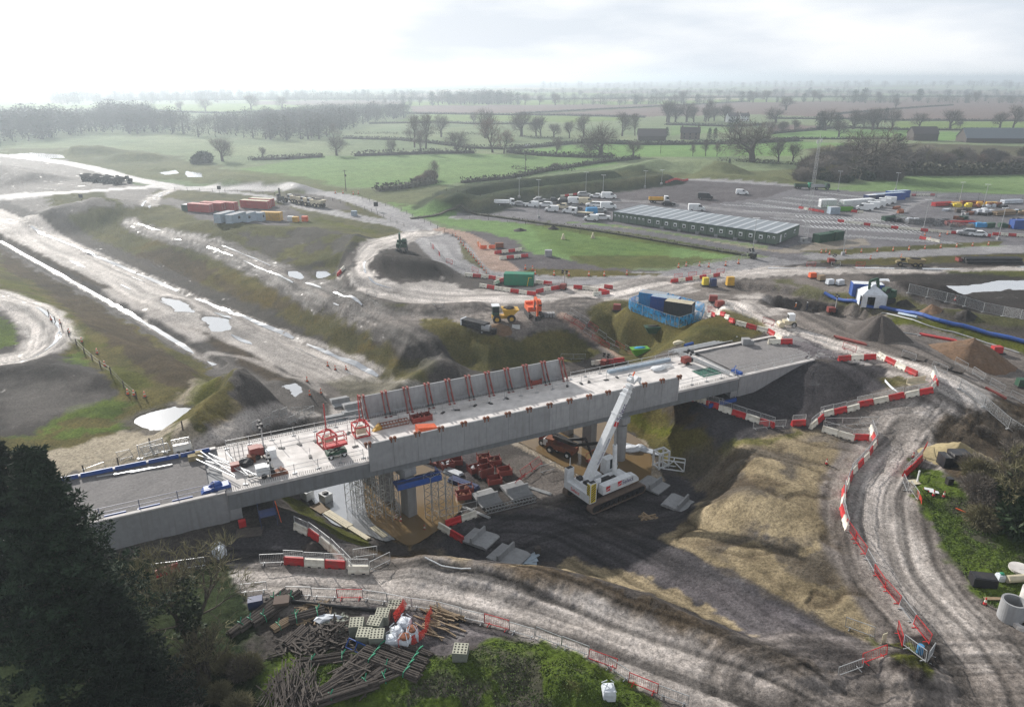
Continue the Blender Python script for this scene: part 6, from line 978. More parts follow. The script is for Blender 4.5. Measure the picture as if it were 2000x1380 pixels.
ptube([(1610, 577), (1680, 594), (1740, 607), (1820, 625), (1900, 645), (2080, 690)], .36, 'blue', 'long bright blue pipe running across the right of the works'); ptube([(1755, 615), (1770, 618), (1790, 623)], .25, 'lblue', 'short pale blue pipe beside the long one', lift=.35); ptube([(1722, 612), (1800, 632), (1880, 655), (1990, 690)], .12, 'galv', 'thin pale pipe along the path below the blue pipe')
ptube([(1690, 636), (1790, 654), (1792, 656)], .1, 'galv', 'thin grey rail beside the dark gravel heap'); ptube([(830, 1090), (850, 1100), (870, 1108), (920, 1112)], .06, 'wht', 'white hose snaking at the edge of the dark pad', lift=.15)
def heap(u, v, r, h, mt, lb, seed=0, asp=1., rz=0.):
    g = G(u, v); n = 40; R = 16; v_ = []; nz_ = lambda x, y: float(fbm(np.array([x]), np.array([y]), r * .35, 4, seed)[0]) - .5
    for i in range(R + 1):
        for k in range(n):
            a = 2 * math.pi * k / n; rr = r * i / R; rm = 1 + nz_(math.cos(a) * r + 50, math.sin(a) * r + seed * 9) * .5; x = math.cos(a) * rr * rm * asp; y = math.sin(a) * rr * rm; x, y = x * math.cos(rz) - y * math.sin(rz), x * math.sin(rz) + y * math.cos(rz)
            t = i / R; z = h * (1 - t) ** 1.05 * (1 + nz_(x + 9, y) * .35) + nz_(x * 2, y * 2) * .25 * h * t * (1 - t) - .25 * t; v_.append((g.x + x, g.y + y, z + zat(g.x + x, g.y + y)))
    one('spoil_heap', 'heap', MB().add(v_, [(i * n + k, i * n + (k + 1) % n, (i + 1) * n + (k + 1) % n, (i + 1) * n + k) for i in range(R) for k in range(n)]), mt, lb, smooth=True)
heap(1715, 650, 5.6, 3.4, 'grav', 'dark grey gravel heap beside the path in the right works', 1); heap(1893, 702, 6.6, 4.0, 'earth', 'light brown soil heap beside the red box at the right', 2); heap(1868, 895, 3.4, 2.2, 'sand', 'yellow sand heap beside the black tank at the right', 3, 1.3); heap(1768, 597, 2.2, 1.4, 'earthd', 'small black soil heap in the rough grass by the mesh fence', 5); heap(1818, 606, 2.4, 1.2, 'earth', 'small brown soil heap between two black ones', 6); heap(1886, 618, 2.2, 1.3, 'earthd', 'small black soil heap at the end of the grass strip', 7); heap(975, 642, 2.5, 1.0, 'earth', 'low lumpy clay heap in front of the yellow dumper', 8, 1.3)
heap(612, 1070, 1.7, .6, 'earthd', 'small dark soil heap between the barriers left of the slab', 9); heap(1080, 447, 2.2, 1.1, 'earthd', 'small dark heap on the meadow, right one', 12); heap(1015, 450, 2.8, .8, 'earthd', 'small flat dark heap on the meadow, left one', 11)
# flats: precast edge units lying on the ground
pu = MB().prof([(-1.7, .1), (-1.7, .28), (-.5, .35), (-.42, 1.0), (-.22, 1.0), (-.16, .4), (1.3, .5), (1.7, .35), (1.7, .15), (.5, .12)], -1.4, 1.4); pb = MB().box((-1, 0, .05), (.15, 2.6, .12)).box((1, 0, .05), (.15, 2.6, .12))
for u, v, rz, lb, s in ((938, 1055, -.55, 'inside the red and white barrier angle', 1.), (993, 1090, -.6, 'nearest the bottom, beside the crumpled blue sheeting', 1.1), (950, 975, 2.05, 'left of two lying behind the grey truss', 1.), (1008, 960, 2.05, 'right of two lying behind the grey truss', 1.05), (1275, 950, 2.4, 'upper one right of the crane', 1.), (1328, 988, 2.5, 'lower one right of the crane', 1.05)):
    spawn('precast_unit', 'precast unit', [P('concrete_unit', pu, 'conc'), P('bearers', pb, 'wood')], G(u, v), rz, 'grey L-shaped precast concrete unit lying flat, ' + lb, 'precast units lying on the ground', s)
for k, (u, v) in enumerate(((665, 787), (690, 797), (690, 812), (655, 822), (700, 822))): spawn('precast_unit', 'precast unit', [P('concrete_unit', pu, 'conc')], G(u, v), BA + math.pi / 2, ['top', 'second', 'third', 'lower left', 'lowest'][k] + ' precast concrete unit of the group beyond the deck edge', 'precast units beyond the deck')
m = MB(); [m.bar((-3.2, y, z), (3.2, y, z), .08) for y in (-.3, .3) for z in (.1, .6)]; [m.bar((-3.2 + k * .4, -.3, .1 if k % 2 else .6), (-2.8 + k * .4, -.3, .6 if k % 2 else .1), .05) for k in range(16)]; [m.bar((-3.2 + k * .4, -.3, .6), (-3.2 + k * .4, .3, .6), .05) for k in range(17)]; one('steel_truss', 'truss', m, 'galv', 'long grey steel truss lying in front of the two precast units', G(998, 990), .42)
m = MB(); [m.box((rnd.uniform(-1.5, 1.5), rnd.uniform(-.5, .5), .12 + .03 * k), (rnd.uniform(.8, 1.8), rnd.uniform(.4, .9), .05), rnd.uniform(-.5, .5), rnd.uniform(-.12, .12)) for k in range(7)]; one('blue_sheeting', 'sheeting', m, 'lblue', 'crumpled pale blue sheeting in front of the nearest precast unit', G(1015, 1098), .3)
st_l = ['by the blue edged platform', 'with white bags inside', 'behind the tall red bin', 'in the middle of the red group', 'tall one in the red group', 'right of the tall red bin', 'rightmost beside the brown gravel', 'near the navy beams', 'low one behind the fences', 'in front of the navy beams', 'farthest under the bridge beam', 'beside the white boards']
for k, (u, v) in enumerate(((862, 902), (873, 912), (890, 905), (928, 920), (948, 928), (965, 905), (985, 925), (910, 960), (965, 942), (905, 972), (880, 893), (945, 900))): stillage(G(u, v), BA + rnd.uniform(-.3, .3), 'red steel bin under the bridge ' + st_l[k], 1.7, 1.3, 1.5 if k == 4 else .9, 'redm', 'red bins under the bridge', 'bag' if k in (1, 3) else ('rust' if k % 2 else None))
def bundle(p, rz, n, L, r, mt, lb, lay_=3, cat='timber', nm='timber_bundle', j=.02, band=None, sq=0):
    m = MB()
    for a in range(lay_):
        for k in range(n - a): y = (k - (n - a - 1) / 2) * r * 2.05 + rnd.uniform(-j, j); z = r + a * r * 1.8; x0 = rnd.uniform(-j * 4, j * 4); (m.bar if sq else m.tube)((-L / 2 + x0, y, z), (L / 2 + x0, y + rnd.uniform(-j, j), z + rnd.uniform(-j, j)), *( (r * 1.9,) if sq else (r, 7)))
    if band:
        ps = [P('lengths', m, mt)]
        for x in (-L * .3, L * .28): b = MB(); W_ = n * r + .04; H_ = r * (2 + 1.8 * (lay_ - 1)) + .04; b.bar((x, -W_, 0), (x, -W_ * .7, H_), .05).bar((x, -W_ * .7, H_), (x, W_ * .7, H_), .05).bar((x, W_ * .7, H_), (x, W_, 0), .05).bar((x, 0, H_), (x + .3, .2, H_ + .3), .07); ps.append(P('strap', b, band))
        return spawn(nm, cat, ps, p, rz, lb)
    return one(nm, cat, m, mt, lb, p, rz)
bundle(G(905, 948), -.6, 4, 4.2, .16, 'navy', 'navy painted beams bundled under the bridge', 2, 'beams', 'beam_bundle', sq=1); bundle(G(885, 925), -.6, 5, 2.4, .12, 'bag', 'white boards bundled beside the blue platform', 2, 'boards', 'board_bundle', sq=1); bundle(G(905, 990), -.62, 3, 8, .07, 'galv', 'long silver poles lying beside the rubble strip', 1, 'poles', 'pole_bundle'); bundle(G(1042, 955), -.55, 3, 5, .09, 'galv', 'silver poles right of the precast units', 1, 'poles', 'pole_bundle'); bundle(G(845, 905), -.6, 4, 4, .1, 'redm', 'red brown props bundled under the bridge edge', 2, 'props', 'prop_bundle')
bundle(G(660, 1015), -.72, 4, 4.5, .12, 'cream', 'cream beams lying at the left edge of the flooded slab', 1, 'beams', 'beam_bundle', sq=1); bundle(G(690, 1035), -.72, 3, 5.5, .1, 'cream', 'second row of cream beams at the left edge of the slab', 1, 'beams', 'beam_bundle', sq=1); bundle(G(740, 1040), -.8, 3, 2.6, .1, 'cream', 'short cream beams at the near end of the flooded slab', 1, 'beams', 'beam_bundle', sq=1); bundle(G(1260, 880), -.5, 5, 7, .12, 'bag', 'long white pipes lying at the foot of the mossy slope', 1, 'pipes', 'pipe_bundle'); bundle(G(1180, 815), -.5, 3, 3, .12, 'wood', 'timber lengths under the bridge by the slope', 2, 'timber', 'timber_bundle')
for k, (u, v) in enumerate(((601, 972), (637, 978))): spawn('white_crate', 'crate', [P('crate_box', MB().box((0, 0, .55), (1.3, 1.1, 1.1)), 'wht'), P('load', MB().blob((0, 0, 1.05), (.5, .42, .25), k), 'dark')], G(u, v), -.7, ['left', 'right'][k] + ' of two white crates filled with dark scrap by the flooded slab', 'white crates by the slab')
one('timber_pallet', 'pallet', MB().box((0, 0, .12), (2.2, 1.4, .1)).box((0, 0, .03), (2, .1, .1)), 'wood', 'pale timber sheet between the two white crates and the beams', G(625, 993), -.7); m = MB(); [m.bar((rnd.uniform(-.9, .9), rnd.uniform(-.7, .7), .08 + k * .02), (rnd.uniform(-.9, .9), rnd.uniform(-.7, .7), .1), .13) for k in range(12)]; one('timber_offcuts', 'timber', m, 'wood', 'scattered timber offcuts in front of the lower precast unit', G(1268, 1012), 0, sc=1.4)
sr = MB()
for x in (-.8, .8):
    for y in (-.6, .6): sr.bar((x, y, 0), (x, y, 2.4), .2)
for z in (.2, 2.3):
    for s in (-1, 1): sr.bar((-.8, s * .6, z), (.8, s * .6, z), .18); sr.bar((s * .8, -.6, z), (s * .8, .6, z), .18)
one('box_section', 'steel box', sr, 'wht', 'upright white steel box frame at the edge of the wet slab', G(1290, 910), .5); m = MB(); [m.bar(a, b, .12) for a, b in (((-1.4, -.5, .1), (1.4, -.5, .1)), ((-1.4, .5, .1), (1.4, .5, .1)), ((-1.4, -.5, 1.4), (1.4, -.5, 1.4)), ((-1.4, .5, 1.4), (1.4, .5, 1.4)), ((-1.4, -.5, .1), (0, -.5, 1.4)), ((0, -.5, 1.4), (1.4, -.5, .1)), ((-1.4, -.5, .1), (-1.4, -.5, 1.4)), ((1.4, -.5, .1), (1.4, -.5, 1.4)), ((1.4, .5, .1), (1.4, .5, 1.4)), ((0, -.5, 1.4), (0, .5, 1.4)))]; one('jib_section', 'truss', m, 'wht', 'white lattice jib section right of the box frame', G(1315, 915), -.3); m = MB().blob((0, 0, .3), (1.3, .8, .45), 3).blob((1.3, .4, .3), (.9, .6, .4), 6); one('bag_heap', 'bags', m, 'bag', 'heap of white sheets and bags behind the round pier', G(1232, 880))
one('timber_stump', 'crate', MB().box((0, 0, .5), (.6, .6, 1.0)), 'woodd', 'small dark timber crate on the dark gravel pad', G(1050, 1083), .2); ptube([(1113, 922), (1113, 900)], .09, 'wht', 'white pole leaning at the edge of the wet slab') if 0 else one('marker_post', 'post', MB().bar((0, 0, 0), (0, 0, 2.1), .12), 'wht', 'white marker post at the edge of the wet slab', G(1113, 921))
# near bottom yard: blocks, bags, timber
def blocks(p, rz, lb, nz_=5, sc=1.):
    ps = []; b = MB(); t = MB(); ho = MB()
    for k in range(nz_): b.box((0, 0, .11 + k * .225), (1.16, 1.16, .215))
    t.box((0, 0, nz_ * .225 + .012), (1.14, 1.14, .03)); [ho.box((-.42 + i * .28, -.42 + j * .28, nz_ * .225 + .03), (.13, .15, .012)) for i in range(4) for j in range(4)]
    spawn('block_pallet', 'pallet of blocks', [P('block_layers', b, 'block'), P('block_ends', t, 'blockt', [P('painted_core_shade', ho, 'hole')])], p, rz, lb, 'pallets of hollow concrete blocks', sc)  # dark plates on the solid top paint the shade inside the hollow cores
for u, v, n, lb in ((698, 1235, 5, 'left of the rear pair, nearest the timber piles'), (713, 1255, 5, 'front left stack of the main cluster'), (738, 1262, 6, 'front right stack, tallest, beside the white bags'), (748, 1212, 4, 'behind the white bags, upper row'), (733, 1228, 4, 'centre of the cluster behind the front stacks'), (772, 1192, 3, 'rearmost stack by the haul road barriers'), (900, 1283, 4, 'standing alone on the gravel')): blocks(G(u, v), rnd.uniform(-.2, .3), 'grey stack of hollow blocks, ' + lb, n)
bl = MB().box((0, 0, .3), (.86, .86, .6), 0, 0, (1.08, 1.08)).box((0, 0, .75), (.93, .93, .32), 0, 0, (.82, .85)).blob((0, 0, .86), (.42, .4, .16), 3, 10, 6, .15); bt = MB(); [bt.bar((x, y, .9), (x * .3, y * .3, 1.45), .05) for x in (-.45, .45) for y in (-.45, .45)]; bf = MB().blob((0, 0, 1.02), (.42, .42, .16), 4)
for u, v, lb, t in ((765, 1262, 'front left full white bag', 0), (776, 1246, 'second white bag behind the first', 0), (790, 1228, 'rear white bag with loops up', 0), (790, 1262, 'open white bag with reddish load inside the red netting', 1), (806, 1248, 'right hand open bag inside the red netting', 1), (1188, 1360, 'white and blue bag alone on the grass at the bottom', 0), (430, 1085, 'white bag behind the bare tree', 0)): spawn('bulk_bag', 'bulk bag', [P('bag', bl, 'bag'), P('loops', bt, 'bag')] + ([P('fill', bf, 'rust')] if t else []), G(u, v), rnd.uniform(0, 1.5), lb, 'white bulk bags', 1.05, (rnd.uniform(-.08, .08), 0))
def netrun(px, h, mt, nm, cat, lb):
    q = [G(*p) for p in px]; v = []; n = len(q)
    for i, p in enumerate(q): k = rnd.uniform(-.2, .2); v += [(p.x, p.y, p.z), (p.x + k, p.y + .2 + k, p.z + h * (.6 + .4 * rnd.random())), (p.x + .2, p.y + .4, p.z + h * .2)]
    one(nm, cat, MB().add(v, [(3 * i, 3 * i + 3, 3 * i + 4, 3 * i + 1) for i in range(n - 1)] + [(3 * i + 1, 3 * i + 4, 3 * i + 5, 3 * i + 2) for i in range(n - 1)]), mt, lb)
netrun([(778, 1268), (795, 1266), (812, 1256), (828, 1245), (835, 1225), (840, 1205)], 1.1, 'rnet', 'barrier_net', 'netting', 'fallen red mesh netting round the white bags'); netrun([(772, 1215), (785, 1200), (790, 1190)], 1.5, 'rnet', 'barrier_net', 'netting', 'red mesh panel leaning by the rear block stacks'); netrun([(1792, 965), (1800, 985)], 1.0, 'rnet', 'barrier_net', 'netting', 'orange mesh panel at the edge of the green bank'); netrun([(1738, 1255), (1730, 1250)], .4, 'rnet', 'barrier_net', 'netting', 'scrap of red mesh near the junction tip') if 0 else None
tp = [((505, 1200), 1.05, 3, 6.2, .15, 'woodd'), ((520, 1195), 1.0, 3, 5.5, .14, 'woodd'), ((543, 1190), .95, 3, 5, .14, 'woodd'), ((560, 1215), .8, 5, 2.6, .09, 'wood'), ((600, 1205), .4, 4, 3, .14, 'woodd'), ((580, 1245), 1.1, 6, 2.2, .1, 'woodd')]
tn = ['leftmost long log bundle by the bare tree', 'second long log bundle', 'third long log bundle', 'short pale stakes', 'dark boards by the pallet', 'grey stakes in front of the logs']
for k, (p, rz, n, L, r, mt) in enumerate(tp): bundle(G(*p), rz, n, L, r, mt, tn[k] + ' in the timber yard', 2, band='tape' if k < 5 else None)
for k in range(4): bundle(G(760 + k * 9, 1305 - k * 13), -.42, 5, 5.4, .09, 'woodd', ['nearest', 'second', 'third', 'farthest'][k] + ' of four dark pole bundles with green straps on the grass', 3, band='tape')
for k, (u, v, rz, L) in enumerate(((700, 1345, .5, 7), (665, 1330, .75, 6), (640, 1290, .2, 4), (690, 1300, 1.0, 4), (735, 1320, .8, 3.4), (650, 1362, .4, 6))): bundle(G(u, v), rz, 5, L, .1, 'woodd', ['long dark boards at the bottom of the yard', 'dark rails slanting beside the brushwood', 'dark boards in the middle of the yard', 'crossed dark stakes', 'dark stakes beside the strapped poles', 'dark planks at the foot of the photo'][k] + ' in the timber yard', 2, band='tape' if k % 2 == 0 else None, j=.12)
def jumble(p, r, n, L, w_, mt, nm, cat, lb, hgt=.8, dirn=None, spr=.6):
    m = MB()
    for k in range(n):
        a = rnd.uniform(0, 6.28); rr = r * math.sqrt(rnd.random()); x, y = rr * math.cos(a), rr * math.sin(a); t = rnd.uniform(0, 3.14) if dirn is None else dirn + rnd.gauss(0, spr); z = hgt * (1 - rr / r) * rnd.random() + .08; l = L * rnd.uniform(.5, 1); dz = rnd.uniform(-.25, .25) * hgt; m.bar((x - math.cos(t) * l / 2, y - math.sin(t) * l / 2, max(.05, z - dz)), (x + math.cos(t) * l / 2, y + math.sin(t) * l / 2, z + dz + .05), w_, w_ * .7)
    g = G(*p); one(nm, cat, m, mt, lb, g)
jumble((570, 1350), 1.9, 130, 3.6, .07, 'woodd', 'brushwood_pile', 'brushwood', 'round heap of dark thin poles beside the bare shrubs', 1.1, 1.9, .35); jumble((640, 1245), 2.1, 85, 1.9, .12, 'woodd', 'timber_pile', 'timber pile', 'dark jumbled timber heap in the middle of the yard', .9); jumble((860, 1215), 1.7, 45, 2.2, .11, 'wood', 'timber_pile', 'timber pile', 'brown planks heaped beside the haul road barriers', .5, 2.7, .25); jumble((700, 1320), 2.0, 70, 2.2, .1, 'woodd', 'timber_pile', 'timber pile', 'dark stakes heaped with green straps near the bottom', .7, .8, .6); jumble((610, 1200), 1.6, 45, 1.3, .1, 'wood', 'timber_pile', 'timber pile', 'small pale broken timbers by the white sheet', .4)
jumble((655, 1218), 1.2, 40, .5, .2, 'block', 'rubble_heap', 'rubble', 'spilled grey blocks left of the block stacks', .4); jumble((590, 1270), 2.2, 70, 1.6, .12, 'woodd', 'timber_pile', 'timber pile', 'dark loose stakes in front of the grey stakes', .5)
one('pallet', 'pallet', MB().box((0, 0, .35), (1.3, 1.1, .1)).box((0, 0, .2), (1.2, 1.0, .22)), 'brick', 'pinkish brick pallet on top of the log bundles', G(552, 1186) + Vector((0, 0, .5)), .2); m = MB().blob((0, 0, .15), (1.0, .6, .3), 4, 9, 5, .5); one('plastic_sheet', 'sheet', m, 'bag', 'crumpled silver plastic sheet among the timber', G(642, 1210), .1)
ptube([(520, 1172), (600, 1180), (700, 1190), (760, 1196)], .16, 'char', 'long black pipe behind the timber yard'); ptube([(560, 1178), (660, 1188), (700, 1192)], .12, 'dark', 'second black pipe in front of the long one', lift=.3); m = MB(); [m.bar((-1.3, y, z), (1.3, y, z), .08) for y, z in ((0, .2), (.5, .7))]; [m.bar((x, 0, .2), (x, .5, .7), .08) for x in (-1.3, -.4, .4, 1.3)]; one('blue_trestle', 'trestle', m, 'blue', 'blue steel trestle lying in front of the block stacks', G(700, 1278), -.5); one('blue_trestle', 'trestle', MB().box((0, 0, .4), (1.2, .8, .8)), 'navy', 'small blue tarpaulin box at the left end of the yard', G(500, 1183), .3)
# right edge: rings, tank, signs
m = MB().ring((0, 0, 0), .95, .78, 1.9, 32); one('concrete_ring', 'concrete ring', m, 'conc', 'tall grey concrete manhole ring standing on the grass at the right edge', G(1971, 1207), 0, smooth=False); m = MB().ring((0, 0, 0), .9, .5, .35, 28); one('concrete_ring', 'concrete ring', m, 'concl', 'low pale concrete ring on the ground by the tall one', G(1999, 1222)); m = MB().ring((0, 0, 0), .9, .72, 1.6, 28); one('concrete_ring', 'concrete ring', m, 'concl', 'second tall ring, cut off by the right edge', G(2012, 1180)); m = MB().tube((0, 0, 0), (0, 0, .22), .95, 28); m.box((0, 0, .225), (.5, .4, .012)); one('manhole_cover', 'cover slab', m, 'concl', 'pale round cover slab with a square hole at the right edge', G(1992, 1112)); m = MB().tube((-1, 0, .35), (1.2, 0, .35), .35, 20); one('concrete_pipe', 'pipe', m, 'cream', 'cream coloured pipe lying beside the white bag', G(1985, 1135), .1)
spawn('bulk_bag', 'bulk bag', [P('bag', bl, 'bag'), P('top_cloth', MB().blob((.1, 0, 1.0), (.3, .3, .2), 3), 'green')], G(1952, 1132), 0, 'small white bag with green top at the right edge', None, .7); m = MB().prof([(-1, 0), (1, 0), (1, .9), (-1, .9)], -.6, .6); m.box((0, 0, .92), (1.8, 1, .04)); one('black_tank', 'tank', m, 'char', 'black open crate in the grass left of the white bag', G(1918, 1140), -.2); m = MB().box((0, 0, .9), (2.0, 1.6, 1.8)).box((-1.6, 0, .7), (.8, 1.6, 1.4)); one('black_tank', 'tank', m, 'char', 'black tank under the sand heap at the right', G(1868, 908), 0); one('plank', 'plank', MB().box((0, 0, .1), (1.8, .35, .08)), 'wood', 'orange brown plank beside the tall concrete ring', G(1942, 1170), 0)
for u, v in ((1814, 957), (1824, 962)): spawn('road_sign', 'sign', [P('sign_plate', MB().box((0, 0, .15), (.9, .5, .04)), 'wht'), P('sign_frame', MB().box((0, 0, .08), (1.1, .1, .08)), 'red')], G(u, v), -.4, 'white sign board lying in the grass behind two cones', 'signs lying in the grass')
m = MB().bar((0, 0, 0), (0, 0, 1.5), .14); spawn('marker_post', 'post', [P('post', m, 'wht'), P('base_board', MB().box((0, 0, .05), (1.7, 1.0, .06)), 'cream')], G(1791, 941), .2, 'white post standing on a cream board beside the haul road'); one('black_box', 'box', MB().box((0, 0, .4), (.6, .6, .8)), 'char', 'small black bin in the grass right of the white post', G(1853, 945)); one('blue_drum', 'drum', MB().tube((0, 0, 0), (0, 0, .8), .25, 14), 'sky', 'bright blue drum inside the junction tip barriers', G(1795, 1275)); one('cream_board', 'board', MB().box((0, 0, .5), (.5, .06, 1.0)), 'cream', 'cream board standing on the verge near the junction tip', G(1725, 1255), .4)
ex = one('orange_bar', 'bar', MB().bar((-.8, 0, .1), (.8, 0, .1), .1), 'orange', 'thin orange bar lying in the grass below the two cones', G(1882, 1000), -.9)
# misc in the middle works
pbm = MB(); [pbm.tube((-3, y * .36, .3 + z * .36), (3, y * .36, .3 + z * .36), .17, 10) for y in range(-2, 3) for z in range(4)]; pe = MB(); [pe.tube((-3.02, y * .36, .3 + z * .36), (-2.7, y * .36, .3 + z * .36), .178, 10) for y in range(-2, 3) for z in range(4)]
spawn('pipe_bundle', 'pipes', [P('pipes', pbm, 'char'), P('pale_ends', pe, 'bag')], G(928, 640), -.62, 'stack of black pipes with pale edges beside the white van', sc=.95); spawn('white_plant', 'plant', [P('tank', MB().tube((-.8, 0, .9), (.8, 0, .9), .7, 16), 'silver'), P('frame', MB().box((0, 0, .3), (2.2, 1.3, .4)).box((1.5, 0, .5), (.8, 1, 1)), 'char')] + wheels((-.6,), .7, .35), G(950, 650), -.3, 'silver tank trailer in front of the black pipe stack')
m = MB(); [m.bar((-1.1 + k * .55, -.6, .4), (-1.1 + k * .55, .6, .4), .4, .8) for k in range(5)]; one('concrete_blocks', 'blocks', m, 'conc', 'row of grey lidded blocks right of the orange excavator', G(1070, 618), .1); one('white_board', 'board', MB().box((0, 0, .4), (1.5, .1, .8)), 'wht', 'white board leaning on the clay heap', G(1008, 642), -.2)
def skip(p, rz, mt, lb, lid=None): ps = [P('skip_body', MB().prof([(-1.0, 0), (1.0, 0), (1.7, 1.2), (-1.7, 1.2)], -.8, .8), mt), P('load', MB().blob((0, 0, 1.1), (1.2, .6, .3), 3), lid or 'earthd')]; spawn('skip', 'skip', ps, p, rz, lb)
skip(G(1250, 668), .2, 'lime', 'yellow green skip with bright blue sheet beside the puddle', 'sky'); skip(G(1274, 668), .1, 'dkgreen', 'dark skip right of the yellow green one'); one('blue_drum', 'drum', MB().tube((-.9, 0, .25), (.9, 0, .25), .25, 12), 'blue', 'blue barrel lying beyond the far deck edge', G(1345, 675), .6); m = MB().blob((0, 0, .3), (1.1, .7, .4), 7); one('tarp_heap', 'heap', m, 'cream', 'cream sheeted heap near the blue barrel', G(1325, 673))
for u, v, c, lb, kx in ((1377, 558, 'yelp', 'bright yellow pump on the pale ground beside two others', 0), (1392, 560, 'navy', 'dark blue pump between the yellow pump and the amber box', 1), (1425, 559, 'yel', 'amber generator box with black doors', 2)): spawn('site_pump', 'pump', [P('housing', MB().box((0, 0, 1.1), (1.3 + .4 * (kx == 2), 1.2, 1.6 + .6 * (kx == 2)), tp=(.9, .8)), c), P('skid', MB().box((0, 0, .15), (1.9, 1.4, .3)), 'dark')], G(u, v), .1, lb)
for u, v, c, lb in ((1586, 543, 'orange', 'orange red box by the pale track'), (1603, 548, 'wood', 'tan pallets beside the orange box'), (1620, 556, 'bag', 'white bags at the left of a row on the pale track'), (1640, 557, 'bag', 'white bags at the right of a row on the pale track'), (1392, 595, 'redm', 'red plant on the muddy ground by the blue netting'), (1405, 600, 'redm', 'second red plant on the muddy ground by the blue netting'), (1945, 690, 'red', 'red box on the far side of the brown soil heap'), (1205, 606, 'redm', 'small red plant left of the blue netting'), (1995, 755, 'dkgreen', 'dark green box at the right edge')): spawn('site_plant', 'plant', [P('housing', MB().box((0, 0, .75), (1.6, 1.1, 1.1), tp=(.9, .9)), c), P('skid', MB().box((.2, 0, .12), (2.2, 1.2, .24)), 'dark')], G(u, v), rnd.uniform(-.4, .4), lb)
for px_, lb, c in (([(1632, 660), (1690, 675)], 'red pipes lying beside the muddy site road', 'redm'), ([(1800, 655), (1868, 668)], 'row of red barriers lying flat along the path', 'red'), ([(1930, 762), (1962, 780)], 'red props inside the white pole fence', 'redm')): a = G(*px_[0]); b = G(*px_[1]); m = MB(); [m.bar(a + Vector((0, k * .35, .15)), b + Vector((.2, k * .35, .15)), .28) for k in range(3)]; one('red_lengths', 'pipes', m, c, lb)
a = G(1785, 700); b = G(1860, 722); m = MB(); [m.box(a.lerp(b, k / 3) + Vector((0, 0, .1)), (3, 1.6, .2), math.atan2(b.y - a.y, b.x - a.x)) for k in range(4)]; one('timber_mats', 'mats', m, 'woodd', 'row of brown timber mats behind the haul road')
spawn('timber_bench', 'bench', [P('board', MB().box((0, 0, .6), (3.2, .7, .12)).box((0, .3, 1.0), (3.2, .08, .7)), 'cream')], G(1790, 755), .3, 'cream boards stacked inside the barrier bend'); netrun([(1728, 745), (1740, 758), (1755, 768), (1762, 778)], .3, 'bag', 'white_sheeting', 'sheeting', 'strip of white sheeting down the gravel slope')
m = MB().box((0, 0, .5), (1.6, .1, 1.0)).box((2.2, .2, .5), (1.6, .1, 1.0)).box((-.9, 1.6, .6), (.1, 3, 1.1)); one('orange_gate', 'gate', m, 'orange', 'orange timber gate across the pink footpath', G(945, 486), .1); spawn('site_plant', 'plant', [P('housing', MB().box((0, 0, .8), (2.2, 1.2, 1.2)), 'rust')], G(975, 484), .2, 'rusty machinery right of the orange gate'); [one('white_sign_block', 'sign', MB().prof([(-.6, 0), (.6, 0), (.1, 1.6), (-.1, 1.6)], -.3, .3), 'cream', l, G(*p)) for p, l in (((1100, 467), 'left cream A-frame board on the meadow'), ((1158, 465), 'right cream A-frame board on the meadow'))]
# stored goods in the far right compound
gd = ['pipe', 'crate']; nm_ = [('stored_pipes', 'pipes', 'char'), ('stored_crates', 'crates', 'wood'), ('stored_drums', 'drums', 'dkgreen'), ('stored_blocks', 'blocks', 'conc')]
for k in range(26): # smaller goods filling the rows
    u = 1745 + rnd.random() * 250; v = rnd.choice([434, 438, 424, 408, 398, 415]) + (u - 1745) * .03; m = MB(); [m.box((rnd.uniform(-2, 2), rnd.uniform(-.8, .8), .4), (rnd.uniform(.6, 1.6), rnd.uniform(.6, 1.4), rnd.uniform(.5, 1.3)), rnd.random()) for _ in range(5)]; one('stored_goods', 'stored goods', m, rnd.choice(['char', 'dark', 'bag', 'wood', 'dkgreen', 'woodd', 'conc', 'rust']), 'low heap of mixed stored materials in the far yard', G(u, v), rnd.random(), 'small heaps of stored goods')
loc_w = ['left end of the front row', 'front row beside the left end', 'front row third from the left', 'front row by the black pipes', 'front row centre', 'front row right of centre', 'front row by the red cover', 'front row beside the blue sheet', 'front row toward the blue container', 'back row left end', 'back row second', 'back row third', 'back row under the tan roof', 'back row right of the tan roof', 'back row by the far fence', 'back row right end', 'middle row left', 'middle row centre', 'middle row right', 'middle row far right']
lst = [(1745, 430), (1762, 432), (1780, 433), (1800, 436), (1835, 436), (1865, 440), (1878, 440), (1915, 443), (1950, 444), (1840, 402), (1862, 402), (1880, 404), (1900, 400), (1925, 402), (1945, 403), (1975, 397), (1885, 414), (1920, 416), (1960, 420), (1985, 418)]
for k, (u, v) in enumerate(lst):
    c = ['dkgreen', 'char', 'bag', 'dark', 'char', 'redm', 'red', 'sky', 'dkgreen', 'red', 'yel', 'yelp', 'rust', 'yel', 'rust', 'bag', 'woodd', 'bag', 'wood', 'wood'][k]; m = MB()
    if k % 3 == 0: [m.tube((-4, y * .7, .4 + z * .7), (4, y * .7, .4 + z * .7), .34, 8) for y in (-1, 0, 1) for z in (0, 1)]
    else: [m.box((rnd.uniform(-3, 3), rnd.uniform(-1.2, 1.2), .6), (1.6, 1.2, rnd.uniform(.8, 1.8))) for _ in range(6)]
    one('stored_goods', 'stored goods', m, c, '%s stack of stored materials in the far yard, %s' % ({'dkgreen': 'dark green', 'char': 'black', 'bag': 'white', 'dark': 'dark', 'redm': 'red', 'red': 'bright red', 'sky': 'blue', 'yel': 'amber', 'yelp': 'yellow', 'rust': 'rusty', 'woodd': 'brown', 'wood': 'tan'}[c], loc_w[k]), G(u, v), rnd.uniform(-.3, .3))
